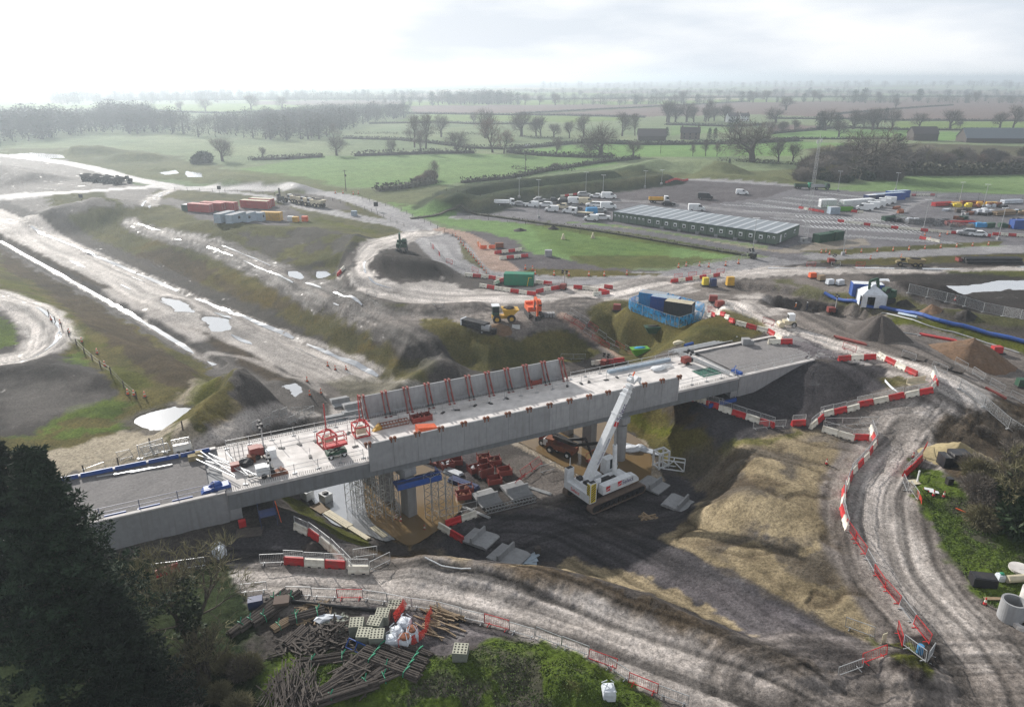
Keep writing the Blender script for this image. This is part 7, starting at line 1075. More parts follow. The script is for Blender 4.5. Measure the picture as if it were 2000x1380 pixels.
bundle(G(1935, 512), 0, 4, 14, .35, 'dark', 'long dark pipes on the verge beyond the far road', 2, 'pipes', 'pipe_bundle'); stillage(G(1880, 510), 0, 'red low bin beside the long dark pipes on the verge', 3, 1.5, 1)
# people
def person(p, rz, top, lb, legs='cloth', pose=0):
    bm_ = bpy.data.meshes.new('person'); V = [(0, 0, .95), (0, 0, 1.2), (0, 0, 1.42), (0, 0, 1.52), (0, .01, 1.68), (-.1, 0, .92), (-.13, .03 + .08 * pose, .5), (-.13, -.02, .08), (-.13, .1, .04), (.1, 0, .92), (.13, -.05 * pose, .5), (.13, -.02 - .12 * pose, .08), (.13, .1 - .12 * pose, .04), (-.2, 0, 1.4), (-.27, .03, 1.12), (-.25, .16, .9), (.2, 0, 1.4), (.27, .03, 1.12), (.25, .16, .9), (-.25, .2, .82), (.25, .2, .82)]
    E_ = [(0, 1), (1, 2), (2, 3), (3, 4), (0, 5), (5, 6), (6, 7), (7, 8), (0, 9), (9, 10), (10, 11), (11, 12), (2, 13), (13, 14), (14, 15), (2, 16), (16, 17), (17, 18), (15, 19), (18, 20)]; R_ = [.15, .14, .16, .06, .1, .1, .07, .05, .045, .1, .07, .05, .045, .07, .05, .04, .07, .05, .04, .035, .035]
    bm_.from_pydata(V, E_, []); bm_.materials.append(M[top]); o = link('person', bm_); md = o.modifiers.new('s', 'SKIN'); bm_.skin_vertices[0].data[0].use_root = True
    for i, r in enumerate(R_): bm_.skin_vertices[0].data[i].radius = (r, r * .8)
    o.modifiers.new('d', 'SUBSURF').levels = 1; o.location = p; o.rotation_euler = (0, 0, rz); o['label'] = lb; o['category'] = 'person'
    for nm2, m2, c2 in (('helmet', MB().blob((0, .01, 1.76), (.13, .15, .09), 1, 10, 6, 0), 'wht'), ('trousers', MB().tube((-.1, 0, .95), (-.13, .02, .1), .115, 8, .075).tube((.1, 0, .95), (.13, -.03, .1), .115, 8, .075), legs)): c = link(nm2, m2.mesh(nm2, c2), o)
person(G(934, 482), 2, 'hiv', 'person in orange clothes walking on the pink footpath by the gate', 'hiv', 1); person(G(1553, 607), 1, 'hiv', 'person in orange working in the open pit, left one', 'cloth'); person(G(1575, 606), 4, 'cloth', 'person in dark clothes working in the open pit, right one', 'cloth', 1)
# ---------------- trees, shrubs, hedges, woods ----------------
TR = random.Random(11)
def grow(m, tips, p, d, L, r, dep, spread=.55, up=.12, nside=5, kids=3, twist=0.):
    n = 3 if dep > 1 else 2; q = p
    for i in range(n):
        d = (d + Vector((TR.uniform(-1, 1), TR.uniform(-1, 1), TR.uniform(-.6, .9))) * .16 + Vector((0, 0, up * .3))).normalized(); e = q + d * (L / n); r2 = r * (1 - .3 / n); m.tube(q, e, r, nside, r2, False); q = e; r = r2
        if dep > 0 and (i > 0 or dep < 3) and i < n - 1:
            a = TR.uniform(0, 6.28); pe = d.orthogonal().normalized(); pe.rotate(Matrix.Rotation(a, 3, d)); dd = (d * .55 + pe * .8).normalized(); grow(m, tips, q, dd, L * .6, r * .5, dep - 1, spread, up, max(3, nside - 1), kids)
    if dep == 0: tips.append((q, d)); return
    for k in range(kids):
        a = 6.28 * k / kids + TR.uniform(-.5, .5); pe = d.orthogonal().normalized(); pe.rotate(Matrix.Rotation(a, 3, d)); s = spread * TR.uniform(.6, 1.3); dd = (d * math.cos(s) + pe * math.sin(s) + Vector((0, 0, up))).normalized(); grow(m, tips, q, dd, L * TR.uniform(.62, .82), r * .66, dep - 1, spread, up, max(3, nside - 1), kids)
def twigs(m, tips, n, L, w_):
    for q, d in tips:
        for k in range(n):
            dd = (d + Vector((TR.gauss(0, .6), TR.gauss(0, .6), TR.gauss(.15, .5)))).normalized(); e = q + dd * L * TR.uniform(.5, 1.1); s = dd.orthogonal().normalized() * w_; s.rotate(Matrix.Rotation(TR.uniform(0, 6.28), 3, dd)); b = q + dd * L * .1 * TR.random(); mid = b.lerp(e, .5) + Vector((TR.uniform(-.1, .1) * L, TR.uniform(-.1, .1) * L, TR.uniform(-.05, .1) * L)); m.add([b - s, b + s, mid + s * .7, mid - s * .7, e], [(0, 1, 2, 3), (3, 2, 4)])
            e2 = mid + (dd + Vector((TR.gauss(0, .7), TR.gauss(0, .7), TR.gauss(.1, .5)))).normalized() * L * .5; m.add([mid - s * .6, mid + s * .6, e2], [(0, 1, 2)])
def mk_tree(H_, rt, dep=3, kids=3, spread=.55, tw=7, mt='twig', th=.3, twL=1.3, twW=.03, up=.12):
    m = MB(); tips = []; grow(m, tips, Vector((0, 0, -.4)), Vector((0, 0, 1)), H_ * th, rt, dep, spread, up, 7, kids); c = MB(); twigs(c, tips, tw, twL, twW)
    zz = max([v[2] for v in c.v] or [1]); s = H_ / zz
    for q in (m, c): q.v = [(x * s, y * s, z * s) for x, y, z in q.v]
    return [P('trunk', m, 'bark'), P('crown', c, mt)]
# far trees: unit trees about 10 m tall with coarse twigs
FT = [mk_tree(10, .3, 4, 3, .6, 3, 'twig', .2, 1.3, .019), mk_tree(10, .34, 4, 3, .75, 3, 'twig', .19, 1.3, .019), mk_tree(10, .22, 4, 3, .42, 3, 'twig', .22, 1.2, .018, .22), mk_tree(10, .28, 4, 3, .5, 3, 'twigr', .22, 1.3, .019, .2), mk_tree(10, .36, 4, 3, .85, 3, 'twig', .17, 1.3, .021, .06)]
def spray(m, c, r, n, L, W_, R_=TR, flat=.5):
    for _ in range(n):
        while 1:
            x, y, z = R_.uniform(-1, 1), R_.uniform(-1, 1), R_.uniform(-1, 1)
            if .35 < x * x + y * y + z * z < 1: break
        p = Vector((c[0] + x * r[0], c[1] + y * r[1], c[2] + z * r[2])); d = Vector((x + R_.gauss(0, .4), y + R_.gauss(0, .4), z * flat + R_.gauss(0, .4))).normalized(); s = d.orthogonal().normalized(); s.rotate(Matrix.Rotation(R_.uniform(0, 6.28), 3, d)); a = L * R_.uniform(.6, 1.3); b = W_ * R_.uniform(.6, 1.3); m.add([p, p + d * a * .5 + s * b, p + d * a, p + d * a * .5 - s * b], [(0, 1, 2, 3)])
def mk_ever(n=900, cone=1, mt='ever'):
    m = MB(); t = MB().tube((0, 0, 0), (0, 0, 9), .3, 7, .05)
    for k in range(26): z = 1 + 8.4 * k / 26; r = (2.6 * (1 - (z / 10.2)) ** .8 + .3) if cone else 2.4 * math.sin(math.pi * min(1, max(.1, z / 10.5))) + .3; a = k * 2.4; spray(m, (math.cos(a) * r * .4, math.sin(a) * r * .4, z), (r * .75, r * .75, .7), n // 26, .7, .16)
    return [P('trunk', t, 'bark'), P('crown', m, mt)]
EV = [mk_ever(), mk_ever(900, 0)]
def mk_bush(mt, n=420, dense=0):
    m = MB()
    for k in range(int(n * .4)): a = TR.uniform(0, 6.28); s = TR.uniform(.1, 1.1); d = Vector((math.cos(a) * math.sin(s), math.sin(a) * math.sin(s), math.cos(s))); p = Vector((TR.uniform(-.6, .6), TR.uniform(-.6, .6), 0)); e = p + d * TR.uniform(1.2, 2.2); w_ = d.orthogonal().normalized() * .04; m.add([p - w_, p + w_, e + w_ * .5, e - w_ * .5], [(0, 1, 2, 3)])
    spray(m, (0, 0, .8), (1.5, 1.5, 1.0), n, .55, .018 if not dense else .12); spray(m, (.3, -.2, .7), (1.0, 1.1, .8), n // 2, .5, .02); return MB_mesh(m, 'shrub', mt)
def MB_mesh(m, n, mt): return m.mesh(n, mt)
BU = {k: [mk_bush(mt, n, dn) for _ in range(2)] for k, mt, n, dn in (('t', 'twig', 1500, 0), ('o', 'twigo', 1500, 0), ('r', 'twigr', 1500, 0), ('e', 'ivy', 700, 1))}
def shrub(p, s, k, lb, g): spawn('shrub', 'shrub', [], p, TR.uniform(0, 6.28), lb, g, s, None, TR.choice(BU[k]))
def tree(u, v, hpx, k, lb, g, wid=1., p=None):
    p = p or G(u, v); dist = math.hypot(p.x, p.y, CZ - p.z) ; h = hpx * dist / F / math.cos(.25) if hpx else None; q = EV[k - 10] if k >= 10 else FT[k]; nm = 'evergreen_tree' if k >= 10 else 'bare_tree'; s = h / 10; spawn(nm, 'tree', q, p, TR.uniform(0, 6.28), lb, g, (s * wid, s * wid, s))
T = [(435, 315, 44, 1, 'spreading oak-like bare tree alone on the pale green field at the left'), (658, 304, 38, 1, 'spreading bare tree on the hedge at the edge of the dark wood'), (513, 308, 20, 0, 'small bare tree at the left end of the short hedge'), (652, 278, 36, 2, 'bare tree in front of the right end of the dark wood'),
 (810, 288, 62, 2, 'tall bare tree, left of the tall pair'), (832, 290, 66, 2, 'tall bare tree, right of the tall pair'), (822, 300, 45, 2, 'thin bare tree under the tall pair'), (862, 268, 44, 0, 'rounded bare tree right of the tall pair'), (892, 300, 44, 1, 'round-crowned bare tree alone by the hedge corner'), (765, 302, 30, 0, 'small bare tree in the scrub left of the tall pair'), (948, 270, 56, 0, 'bare tree behind the reddish pollards'), (962, 298, 66, 3, 'reddish upright tree at the hedge corner, taller'), (984, 300, 46, 3, 'reddish upright tree at the hedge corner, shorter'), (925, 243, 22, 0, 'hazy round tree left of the reddish trees'),
 (1018, 266, 48, 1, 'bare tree behind the white flood strips'), (1047, 266, 38, 0, 'bare tree, left of two by the flood strips'), (1056, 267, 40, 0, 'bare tree, right of two by the flood strips'), (1082, 268, 27, 1, 'small round bare tree right of the flood strips'), (1112, 270, 34, 0, 'round bare tree halfway to the big oak'), (1140, 268, 44, 0, 'large hazy bare tree behind the big field oak'), (1173, 306, 66, 4, 'dark spreading oak on the field hedge, centre right'), (1087, 302, 34, 0, 'thin pale tree on the dark hedge'), (1150, 305, 26, 3, 'small thin tree left of the dark spreading oak'), (1237, 306, 32, 1, 'small dark round tree right of the spreading oak'),
 (1215, 266, 46, 0, 'hazy bare tree near the dark barn, left'), (1240, 265, 42, 2, 'hazy bare tree near the dark barn, right'), (850, 356, 42, 2, 'thin upright tree standing in the near hedge'), (1470, 316, 82, 4, 'largest dark spreading oak on the right fields'), (1520, 317, 42, 0, 'bare tree right of the largest oak'), (1548, 316, 36, 0, 'thin bare tree left of the thicket'), (1682, 345, 92, 4, 'tall oak rising from the thicket'), (1353, 305, 22, 2, 'small thin tree near the green mounds, left'), (1378, 305, 30, 2, 'small thin tree near the green mounds, middle'), (1400, 306, 26, 2, 'small thin tree near the green mounds, right'),
 (1638, 268, 30, 1, 'small bare tree on the bright far field'), (1516, 240, 30, 4, 'wide low bare tree behind the cottages'), (1535, 216, 26, 1, 'lone round tree on the ploughed skyline'), (1795, 250, 26, 1, 'lone bare tree on the far bright strip, left'), (1855, 253, 34, 1, 'lone bare tree on the far bright strip, right'), (1875, 250, 12, 0, 'tiny bare tree on the far bright strip'), (1952, 250, 26, 1, 'bare tree near the right edge, smaller'), (1978, 252, 38, 0, 'bare tree near the right edge, larger'), (1742, 252, 36, 0, 'pale bare tree at the end of the hedgerow wood'), (1748, 215, 20, 2, 'tiny thin tree on the plough'),
 (1437, 264, 30, 10, 'dark conifer pair by the cottages, right'), (1302, 268, 18, 10, 'dark small conifer by the barn'), (1385, 272, 20, 10, 'dark conifer near the brown house, left'), (1396, 272, 20, 10, 'dark conifer near the brown house, right'), (1728, 240, 24, 10, 'dark pointed conifer in the far hedgerow'), (1427, 262, 28, 11, 'dark round evergreen by the cottages'), (1424, 325, 14, 10, 'small dark evergreen by the green mound'), (1748, 318, 46, 11, 'dark ivy-clad tree at the right end of the thicket')]
for u, v, h, k, lb in T: tree(u, v, h, k, lb, 'field trees', 1.15 if k in (1, 4) else 1.)
def row(lbl, g, pts, step, hr, ks, jit=10, wid=1.1):
    k = 0
    for (a, _, _) in along(pts, step):
        p = Vector((a.x + TR.uniform(-jit, jit), a.y + TR.uniform(-jit, jit), 0)); p.z = zat(p.x, p.y) - .2; s = TR.uniform(*hr) / 10; kk = TR.choice(ks); q = EV[kk - 10] if kk >= 10 else FT[kk]; spawn('evergreen_tree' if kk >= 10 else 'bare_tree', 'tree', q, p, TR.uniform(0, 6.28), lbl, g, (s * wid, s * wid, s)); k += 1
row('hazy bare tree in the clump behind the village cottages', 'trees of the village clump', [(1290, 240), (1380, 238), (1440, 236)], 9, (15, 26), [0, 0, 1, 2], 10); row('hazy bare tree in the hedgerow wood beyond the thicket', 'trees of the hedgerow wood', [(1585, 256), (1660, 254), (1730, 250)], 9, (14, 24), [0, 1, 0, 11], 9)
row('small hazy tree in the skyline row over the ploughed field, centre', 'trees of the central skyline row', [(742, 208), (860, 206), (1000, 204), (1100, 206)], 19, (12, 24), [0, 1, 2, 11], 12); row('small hazy tree in the skyline row above the right plough', 'trees of the right skyline row', [(1210, 205), (1330, 202), (1460, 200), (1600, 200), (1720, 198), (1960, 199)], 26, (10, 26), [0, 1, 0, 11], 22); row('faint tree in the far row above the left pale fields', 'trees of the left far row', [(340, 222), (410, 216), (490, 214), (560, 212)], 55, (16, 26), [0, 1], 10)
row('faint bare tree in the misty rows far away', 'misty far trees', [(150, 200), (600, 190), (1000, 186), (1400, 184), (1990, 182)], 120, (9, 17), [0, 1, 11], 90, 1.6)
row('bare grey tree in the line behind the right hedge field', 'trees behind the hedge field', [(1800, 325), (1900, 330), (2060, 335)], 8, (7, 10), [0, 2, 3], 3, 1.2); row('hazy bare tree in the hedge behind the right meadows', 'trees behind the right meadows', [(1490, 262), (1560, 258)], 12, (9, 14), [0, 1], 5)
# hedges: each one object, built from short thorny sprays
def hedge(px, h, w_, lb, mt='hedge', dens=9, gap=0.):
    m = MB(); q = along(px, 1.0 if h < 3 else 1.6)
    if gap < .3:
        for (a, _, _), (b, _, _) in zip(q[:-1], q[1:]): k = TR.uniform(.42, .62) * h; m.bar(a + Vector((0, 0, k / 2)), b + Vector((0, 0, k / 2)), w_ * 1.3, k)
    for p, hd, _ in q:
        if TR.random() < gap: continue
        p = p + Vector((TR.uniform(-.7, .7), TR.uniform(-.7, .7), TR.uniform(-.2, .2)))
        spray(m, (p.x, p.y, p.z + h * .4), (w_, w_, h * TR.uniform(.45, .7)), int(dens * 2.6), h * .42, h * .15)
    one('hedge', 'hedge', m, mt, lb)
hedge([(490, 313), (560, 311), (630, 307)], 2.4, 1.4, 'short dark hedge on the pale green field right of the lone tree'); hedge([(690, 305), (760, 303), (850, 300), (930, 299)], 3, 1.6, 'scrubby dark hedge under the tall pair of trees', gap=.2); hedge([(990, 298), (1050, 304), (1150, 308), (1200, 308)], 2.6, 1.6, 'dark hedge under the centre right oak'); hedge([(670, 271), (780, 274), (850, 281), (920, 290), (985, 292)], 2.2, 1.4, 'long hedge running down to the reddish trees'); hedge([(990, 292), (1080, 285), (1130, 280)], 2.4, 1.5, 'hedge behind the centre right oak'); hedge([(1130, 280), (1250, 283), (1400, 282), (1560, 276)], 2.8, 1.8, 'long dark hedge in front of the barn')
hedge([(780, 222), (900, 224), (1100, 226), (1260, 230)], 2.4, 2, 'hedge along the top of the bright far field', dens=7); hedge([(720, 242), (850, 240), (930, 243), (1060, 243)], 2.2, 2, 'faint hedge below the bright far field', dens=7); hedge([(1010, 223), (1100, 218), (1290, 208), (1460, 199)], 2.2, 2, 'thin hedge slanting across the ploughed fields', dens=6); hedge([(1500, 232), (1640, 233), (1760, 236), (2060, 237)], 2.4, 2, 'hedge under the right ploughed field', dens=7); hedge([(1600, 226), (1760, 213), (1860, 206)], 2.2, 2, 'thin hedge slanting over the right plough', dens=6)
hedge([(1500, 262), (1640, 250), (1760, 254), (2060, 256)], 2.2, 2, 'hedge along the far bright strip', dens=7); hedge([(1440, 276), (1560, 272), (1740, 272)], 1.8, 1.3, 'double dark hedge line between the bright meadows'); hedge([(900, 358), (1000, 348), (1060, 336), (1160, 320), (1250, 310)], 2.2, 1.4, 'dark hedge running along the back of the grassy bunds', gap=.1); hedge([(735, 374), (790, 368), (850, 358)], 3, 2, 'dark scrub hedge left of the bunds around the thin tree'); hedge([(1400, 314), (1560, 322), (1580, 318)], 1.8, 1.3, 'low scrub hedge under the largest oak', gap=.3); hedge([(690, 262), (900, 262), (1100, 272)], 1.6, 1.2, 'thin hedge on the flooded meadow', gap=.3, dens=6); hedge([(300, 218), (430, 222), (620, 216), (800, 209)], 2.5, 2, 'faint hedge between the pale left fields', dens=6); hedge([(1300, 244), (1440, 248), (1500, 244)], 2.5, 2, 'hedge in front of the village clump', dens=6); hedge([(960, 196), (1300, 192), (1700, 190), (2050, 190)], 4, 4, 'long faint hedge on the far plain right', dens=5); hedge([(200, 196), (600, 195), (960, 194)], 5, 4, 'long faint hedge on the far plain left', dens=5)
hedge([(1750, 342), (1850, 342), (2080, 338)], 5, 2.2, 'tall dark hedge behind the right meadow', 'hedge', 10); hedge([(1000, 330), (1050, 333), (1120, 334)], 1.6, 1.2, 'low bushes along the foot of the near field', gap=.5); hedge([(800, 428), (900, 410), (1170, 452), (1460, 500)], .8, 1.0, 'low rough green hedge line under the office road', 'hedge', 6, .2)
# thicket
for k in range(46): u = TR.uniform(1565, 1765); v = 356 - (u - 1565) * .02 - TR.uniform(0, 44); shrub(G(u, v), TR.uniform(2.0, 4.4) * (.8 if v > 345 else 1), TR.choice('ttto'), 'bare brown bush massed in the thicket beside the tall oak', 'bushes of the thicket')
for k in range(9): shrub(G(TR.uniform(1590, 1700), TR.uniform(345, 358)), TR.uniform(1.5, 2.4), 'e', 'dark green bush along the front of the thicket', 'dark bushes of the thicket')
for k in range(20): shrub(G(1768 + k * 14 + TR.uniform(-5, 5), 335 - TR.uniform(0, 26)), TR.uniform(2.2, 3.6), TR.choice('tto'), 'bare bush in the belt right of the thicket', 'bushes of the right belt')
for u, v, s, k, lb in ((398, 318, 3, 'e', 'dark bush group below the lone oak-like tree'), (385, 320, 2, 'e', 'small dark bush left of the dark bush group'), (1085, 330, 1.5, 't', 'round bush in the hedge behind the bund'), (840, 352, 2.2, 'r', 'brownish scrub under the thin upright tree'), (820, 360, 1.8, 'r', 'low brownish scrub left of the thin upright tree')): shrub(G(u, v), s, k, lb, 'field bushes')
# woods at the left, one dark mass
def wood(poly, n, hr, lb, ks=(0, 2, 11), seed=3):
    R_ = random.Random(seed); pts = [G2(*p) for p in poly]; xs = [p[0] for p in pts]; yy = [p[1] for p in pts]; vs2 = []; fs2 = []; off = 0; c = 0; base = {}
    for k in ks:
        q = EV[k - 10] if k >= 10 else FT[k]; co = []; fc = []
        for part in q:
            b = len(co); co += [tuple(v.co) for v in part[1].vertices]; st = max(1, len(part[1].polygons) // 260); fc += [tuple(b + i for i in f.vertices) for f in list(part[1].polygons)[::st]]
        used = sorted({i for f in fc for i in f}); mp_ = {i: j for j, i in enumerate(used)}; base[k] = (np.array([co[i] for i in used]), [tuple(mp_[i] for i in f) for f in fc])
    while c < n:
        x, y = R_.uniform(min(xs), max(xs)), R_.uniform(min(yy), max(yy))
        if not inside(np.array([x]), np.array([y]), pts)[0]: continue
        k = R_.choice(ks); co, fc = base[k]; a = R_.uniform(0, 6.28); s = R_.uniform(*hr) / 10; ca, sa = math.cos(a), math.sin(a); R2 = np.array([[ca, -sa, 0], [sa, ca, 0], [0, 0, 1]]); v2 = co * np.array([s * 1.7, s * 1.7, s]) @ R2.T + np.array([x, y, zat(x, y)]); vs2.append(v2); fs2 += [tuple(i + off for i in f) for f in fc]; off += len(v2); c += 1
    me_ = bpy.data.meshes.new('wood'); me_.from_pydata(np.concatenate(vs2).tolist(), [], fs2); me_.materials.append(M['hedge']); o = link('wood', me_); o['kind'] = 'stuff'; o['label'] = lb; o['category'] = 'wood'
wood([(380, 268), (560, 274), (640, 272), (650, 262), (800, 228), (795, 222), (640, 225), (480, 240), (385, 250)], 420, (11, 18), 'dark dense wood behind the pale green field'); wood([(-300, 290), (0, 283), (120, 268), (260, 262), (372, 264), (370, 250), (240, 240), (0, 250), (-300, 255)], 420, (13, 22), 'misty blue wood at the far left', seed=4); wood([(180, 240), (300, 246), (290, 232), (220, 228)], 60, (15, 22), 'taller misty trees standing out of the far left wood', seed=5)
wood([(100, 206), (500, 200), (960, 200), (960, 196), (500, 190), (100, 194)], 260, (12, 22), 'faint far belt of trees left of centre', (0, 11), 6); wood([(-600, 240), (0, 225), (0, 205), (-600, 210)], 160, (14, 24), 'faint belt of trees beyond the left woods', (0, 11), 8); wood([(1060, 172), (1500, 172), (2300, 176), (2300, 168), (1500, 168), (1060, 169)], 260, (20, 34), 'faint dark woods on the far right skyline', (0, 11), 7); wood([(860, 204), (1010, 205), (1000, 199), (870, 199)], 90, (14, 24), 'misty clump of trees in the central skyline', (0, 11), 9)
for k, (pl, n) in enumerate((([(560, 197), (1300, 195), (1300, 193.5), (560, 195.5)], 170), ([(1250, 190), (2100, 190), (2100, 188.5), (1250, 188.5)], 200), ([(-100, 189), (900, 187), (900, 185.5), (-100, 187)], 200), ([(900, 182), (2200, 182), (2200, 180.5), (900, 180.5)], 220), ([(1600, 201), (2080, 203), (2080, 201), (1600, 199.5)], 90), ([(1100, 206), (1420, 202), (1420, 200.5), (1100, 204.5)], 60))): wood(pl, n, (8, 17), ['continuous misty belt of trees under the centre skyline', 'misty belt of trees across the right plain', 'faint misty belt of trees across the left plain', 'faintest belt of trees near the right horizon', 'tree belt above the right plough', 'tree belt above the central plough'][k], (0, 1, 11), 20 + k)
wm = new_mat('standing_water'); wb_ = wm.node_tree.nodes['Principled BSDF']; wb_.inputs['Base Color'].default_value = (.60, .615, .64, 1); wb_.inputs['Metallic'].default_value = .66; wb_.inputs['Roughness'].default_value = .12; wb_.inputs['Specular IOR Level'].default_value = 1.0; wb_.inputs['IOR'].default_value = 1.45
wbn = wm.node_tree.nodes.new('ShaderNodeTexNoise'); wbn.inputs['Scale'].default_value = .6; wbb = wm.node_tree.nodes.new('ShaderNodeBump'); wbb.inputs['Strength'].default_value = .04; wm.node_tree.links.new(wbn.outputs[0], wbb.inputs['Height']); wm.node_tree.links.new(wbb.outputs[0], wb_.inputs['Normal']); M['water'] = wm
brn = wm.copy(); brn.node_tree.nodes['Principled BSDF'].inputs['Base Color'].default_value = (.19, .13, .065, 1); brn.node_tree.nodes['Principled BSDF'].inputs['Metallic'].default_value = 0; brn.name = 'silty_water'; M['silt'] = brn
def ribbon(px, w_, off=0., thr=.35, seed=1, mt='water', lift=.06):
    "standing water lying in a ditch or a wheel rut"
    q = smooth_line([G2(*p) for p in px], 14); run = []; rs = []; L = 0
    for i, (a, b) in enumerate(zip(q[:-1], q[1:])):
        d = Vector((b[0] - a[0], b[1] - a[1])); L += d.length; d.normalize(); n = Vector((-d.y, d.x)); f = float(fbm(np.array([L]), np.array([seed * 7.]), 9, 3, seed)[0]); ww = w_ * max(0, min(1, (f - thr) * 5)) / 2; c = Vector(a) + n * (off + (f - .5) * .5)
        if ww < .06:
            if len(run) > 2: rs.append(run)
            run = []
        else: l = c - n * ww; h = c + n * ww; run.append((l, h, zat(l.x, l.y) + lift, zat(h.x, h.y) + lift))
    if len(run) > 2: rs.append(run)
    m = MB()
    for r in rs: m.add([p for l, h, z, z2 in r for p in ((l.x, l.y, z), (h.x, h.y, z2))], [(2 * i, 2 * i + 1, 2 * i + 3, 2 * i + 2) for i in range(len(r) - 1)])
    if m.v: o = link('water', m.mesh('water', mt)); o['kind'] = 'structure'
ribbon([(0, 471), (140, 549), (270, 623), (380, 690), (422, 714)], 1.05, 0, .22, 1); ribbon([(60, 442), (170, 491), (400, 589), (600, 672), (745, 738)], .8, 0, .3, 2); ribbon([(600, 676), (680, 712), (735, 738)], .8, -2.5, .3, 5)
for o_, s_ in ((-1., 3), (1.2, 4)): ribbon([(262, 440), (340, 462), (440, 489), (540, 530), (630, 572), (700, 608)], .55, o_, .42, s_); ribbon([(285, 405), (300, 388), (335, 372)], .9, o_, .4, s_)
for o_, s_ in ((-3, 6), (2.2, 8)): ribbon([(0, 430), (120, 487), (260, 551), (400, 612), (540, 672)], 1.2, o_, .52, s_)
for o_, s_ in ((-2, 10), (1.5, 11)): ribbon([(20, 585), (85, 625), (95, 665), (60, 695), (-20, 712)], .9, o_, .45, s_); ribbon([(735, 482), (700, 515), (712, 550), (780, 575)], .8, o_, .5, s_)
ribbon([(1500, 524), (1640, 523), (1900, 525), (2100, 515)], 1.2, 0, .5, 12)
# cottages and barns
def house(u, v, L, Wd, h, rz, wm, rm, lb, ch=1, nm='cottage', cat='house'):
    b = MB().box((0, 0, h / 2), (L, Wd, h)).add([(-L / 2, -Wd / 2, h), (-L / 2, Wd / 2, h), (-L / 2, 0, h + Wd * .45), (L / 2, -Wd / 2, h), (L / 2, Wd / 2, h), (L / 2, 0, h + Wd * .45)], [(0, 2, 1), (3, 4, 5)]); e = .4; z1 = h + Wd * .45 + .05; r = MB()
    for s in (-1, 1): r.add([(-L / 2 - e, s * (Wd / 2 + e), h - .25), (L / 2 + e, s * (Wd / 2 + e), h - .25), (L / 2 + e, 0, z1), (-L / 2 - e, 0, z1), (-L / 2 - e, s * (Wd / 2 + e), h - .05), (L / 2 + e, s * (Wd / 2 + e), h - .05), (L / 2 + e, 0, z1 + .2), (-L / 2 - e, 0, z1 + .2)], [(0, 1, 2, 3), (4, 5, 6, 7), (0, 1, 5, 4), (3, 0, 4, 7), (1, 2, 6, 5)])
    ps = [P('wall', b, wm), P('roof', r, rm, [P('chimney', MB().box((x, 0, z1 + .5), (.9, .7, 1.6)), 'brick') for x in ((-L * .42, L * .42) if ch else ())])]
    if ch: ps += [P('window', MB().box((x, -Wd / 2 - .02, z), (1, .08, 1.1)), 'glass') for x in (-L * .3, 0, L * .3) for z in (1.6, h - 1)]
    spawn(nm, cat, ps, G(u, v), rz, lb)
house(1430, 239, 12, 7, 6, .2, 'wht', 'tile', 'white walled cottage by the bare trees'); house(1452, 237, 10, 6, 5.5, .2, 'wht', 'tile', 'pale gabled house right of the white cottage'); house(1347, 272, 14, 8, 5, -.2, 'brick', 'tile', 'brown brick house with chimneys beside dark conifers'); house(1272, 274, 20, 10, 3.5, -.1, 'woodd', 'tile', 'long low dark barn left of the brown house', 0, 'barn', 'barn'); house(1800, 274, 18, 10, 5, 0, 'woodd', 'tile', 'dark brown barn beside the long grey shed', 0, 'barn', 'barn'); house(1960, 278, 60, 14, 3.4, -.05, 'woodd', 'roof', 'long grey roofed shed at the far right', 0, 'barn', 'barn')
# flood water on the meadows and pools
def pool(px, lift, mt='water', amp=.5, z=None):
    q = [G(*p) for p in px]; pts = smooth_line([(p.x, p.y) for p in q] + [(q[0].x, q[0].y)], 7)[:-1]; zz = z if z is not None else np.median([p.z for p in q]) + lift; cx = sum(p[0] for p in pts) / len(pts); cy_ = sum(p[1] for p in pts) / len(pts); v = []
    for i, (x, y) in enumerate(pts): k = 1 + (float(fbm(np.array([x]), np.array([y]), 1.5, 3, 2)[0]) - .5) * amp; v.append((cx + (x - cx) * k, cy_ + (y - cy_) * k, zz))
    me_ = bpy.data.meshes.new('water'); me_.from_pydata(v, [], [tuple(range(len(v)))]); me_.materials.append(M[mt]); o = link('water', me_); o['kind'] = 'structure'
for pts, zp, sl in pools:
    cx = sum(p[0] for p in pts) / len(pts); cy_ = sum(p[1] for p in pts) / len(pts); q = smooth_line(pts + [pts[0]], 5)[:-1]; v = []
    for x, y in q: L = math.hypot(x - cx, y - cy_); k = 1 + 1.5 / L; v.append((cx + (x - cx) * k, cy_ + (y - cy_) * k, zp - .1))
    me_ = bpy.data.meshes.new('water'); me_.from_pydata(v, [], [tuple(range(len(v)))]); me_.materials.append(M['silt' if sl else 'water']); o = link('water', me_); o['kind'] = 'structure'
m_ = [P0(*p, .2) for p in ((590, 965), (625, 935), (720, 905), (760, 1015), (740, 1070), (690, 1050), (640, 1020))]; pool([(600, 960), (700, 890), (780, 930), (790, 1030), (760, 1058), (700, 1040), (640, 1015)], 0, 'water', .1, z=.12)
pool([(712, 900), (790, 900), (880, 935), (905, 985), (850, 1040), (800, 1066), (755, 1040), (715, 1000)], 0, 'silt', .05, z=.16)
pool([(1010, 862), (1100, 800), (1250, 860), (1270, 935), (1225, 947), (1180, 952)], 0, 'silt', .02, z=.10)
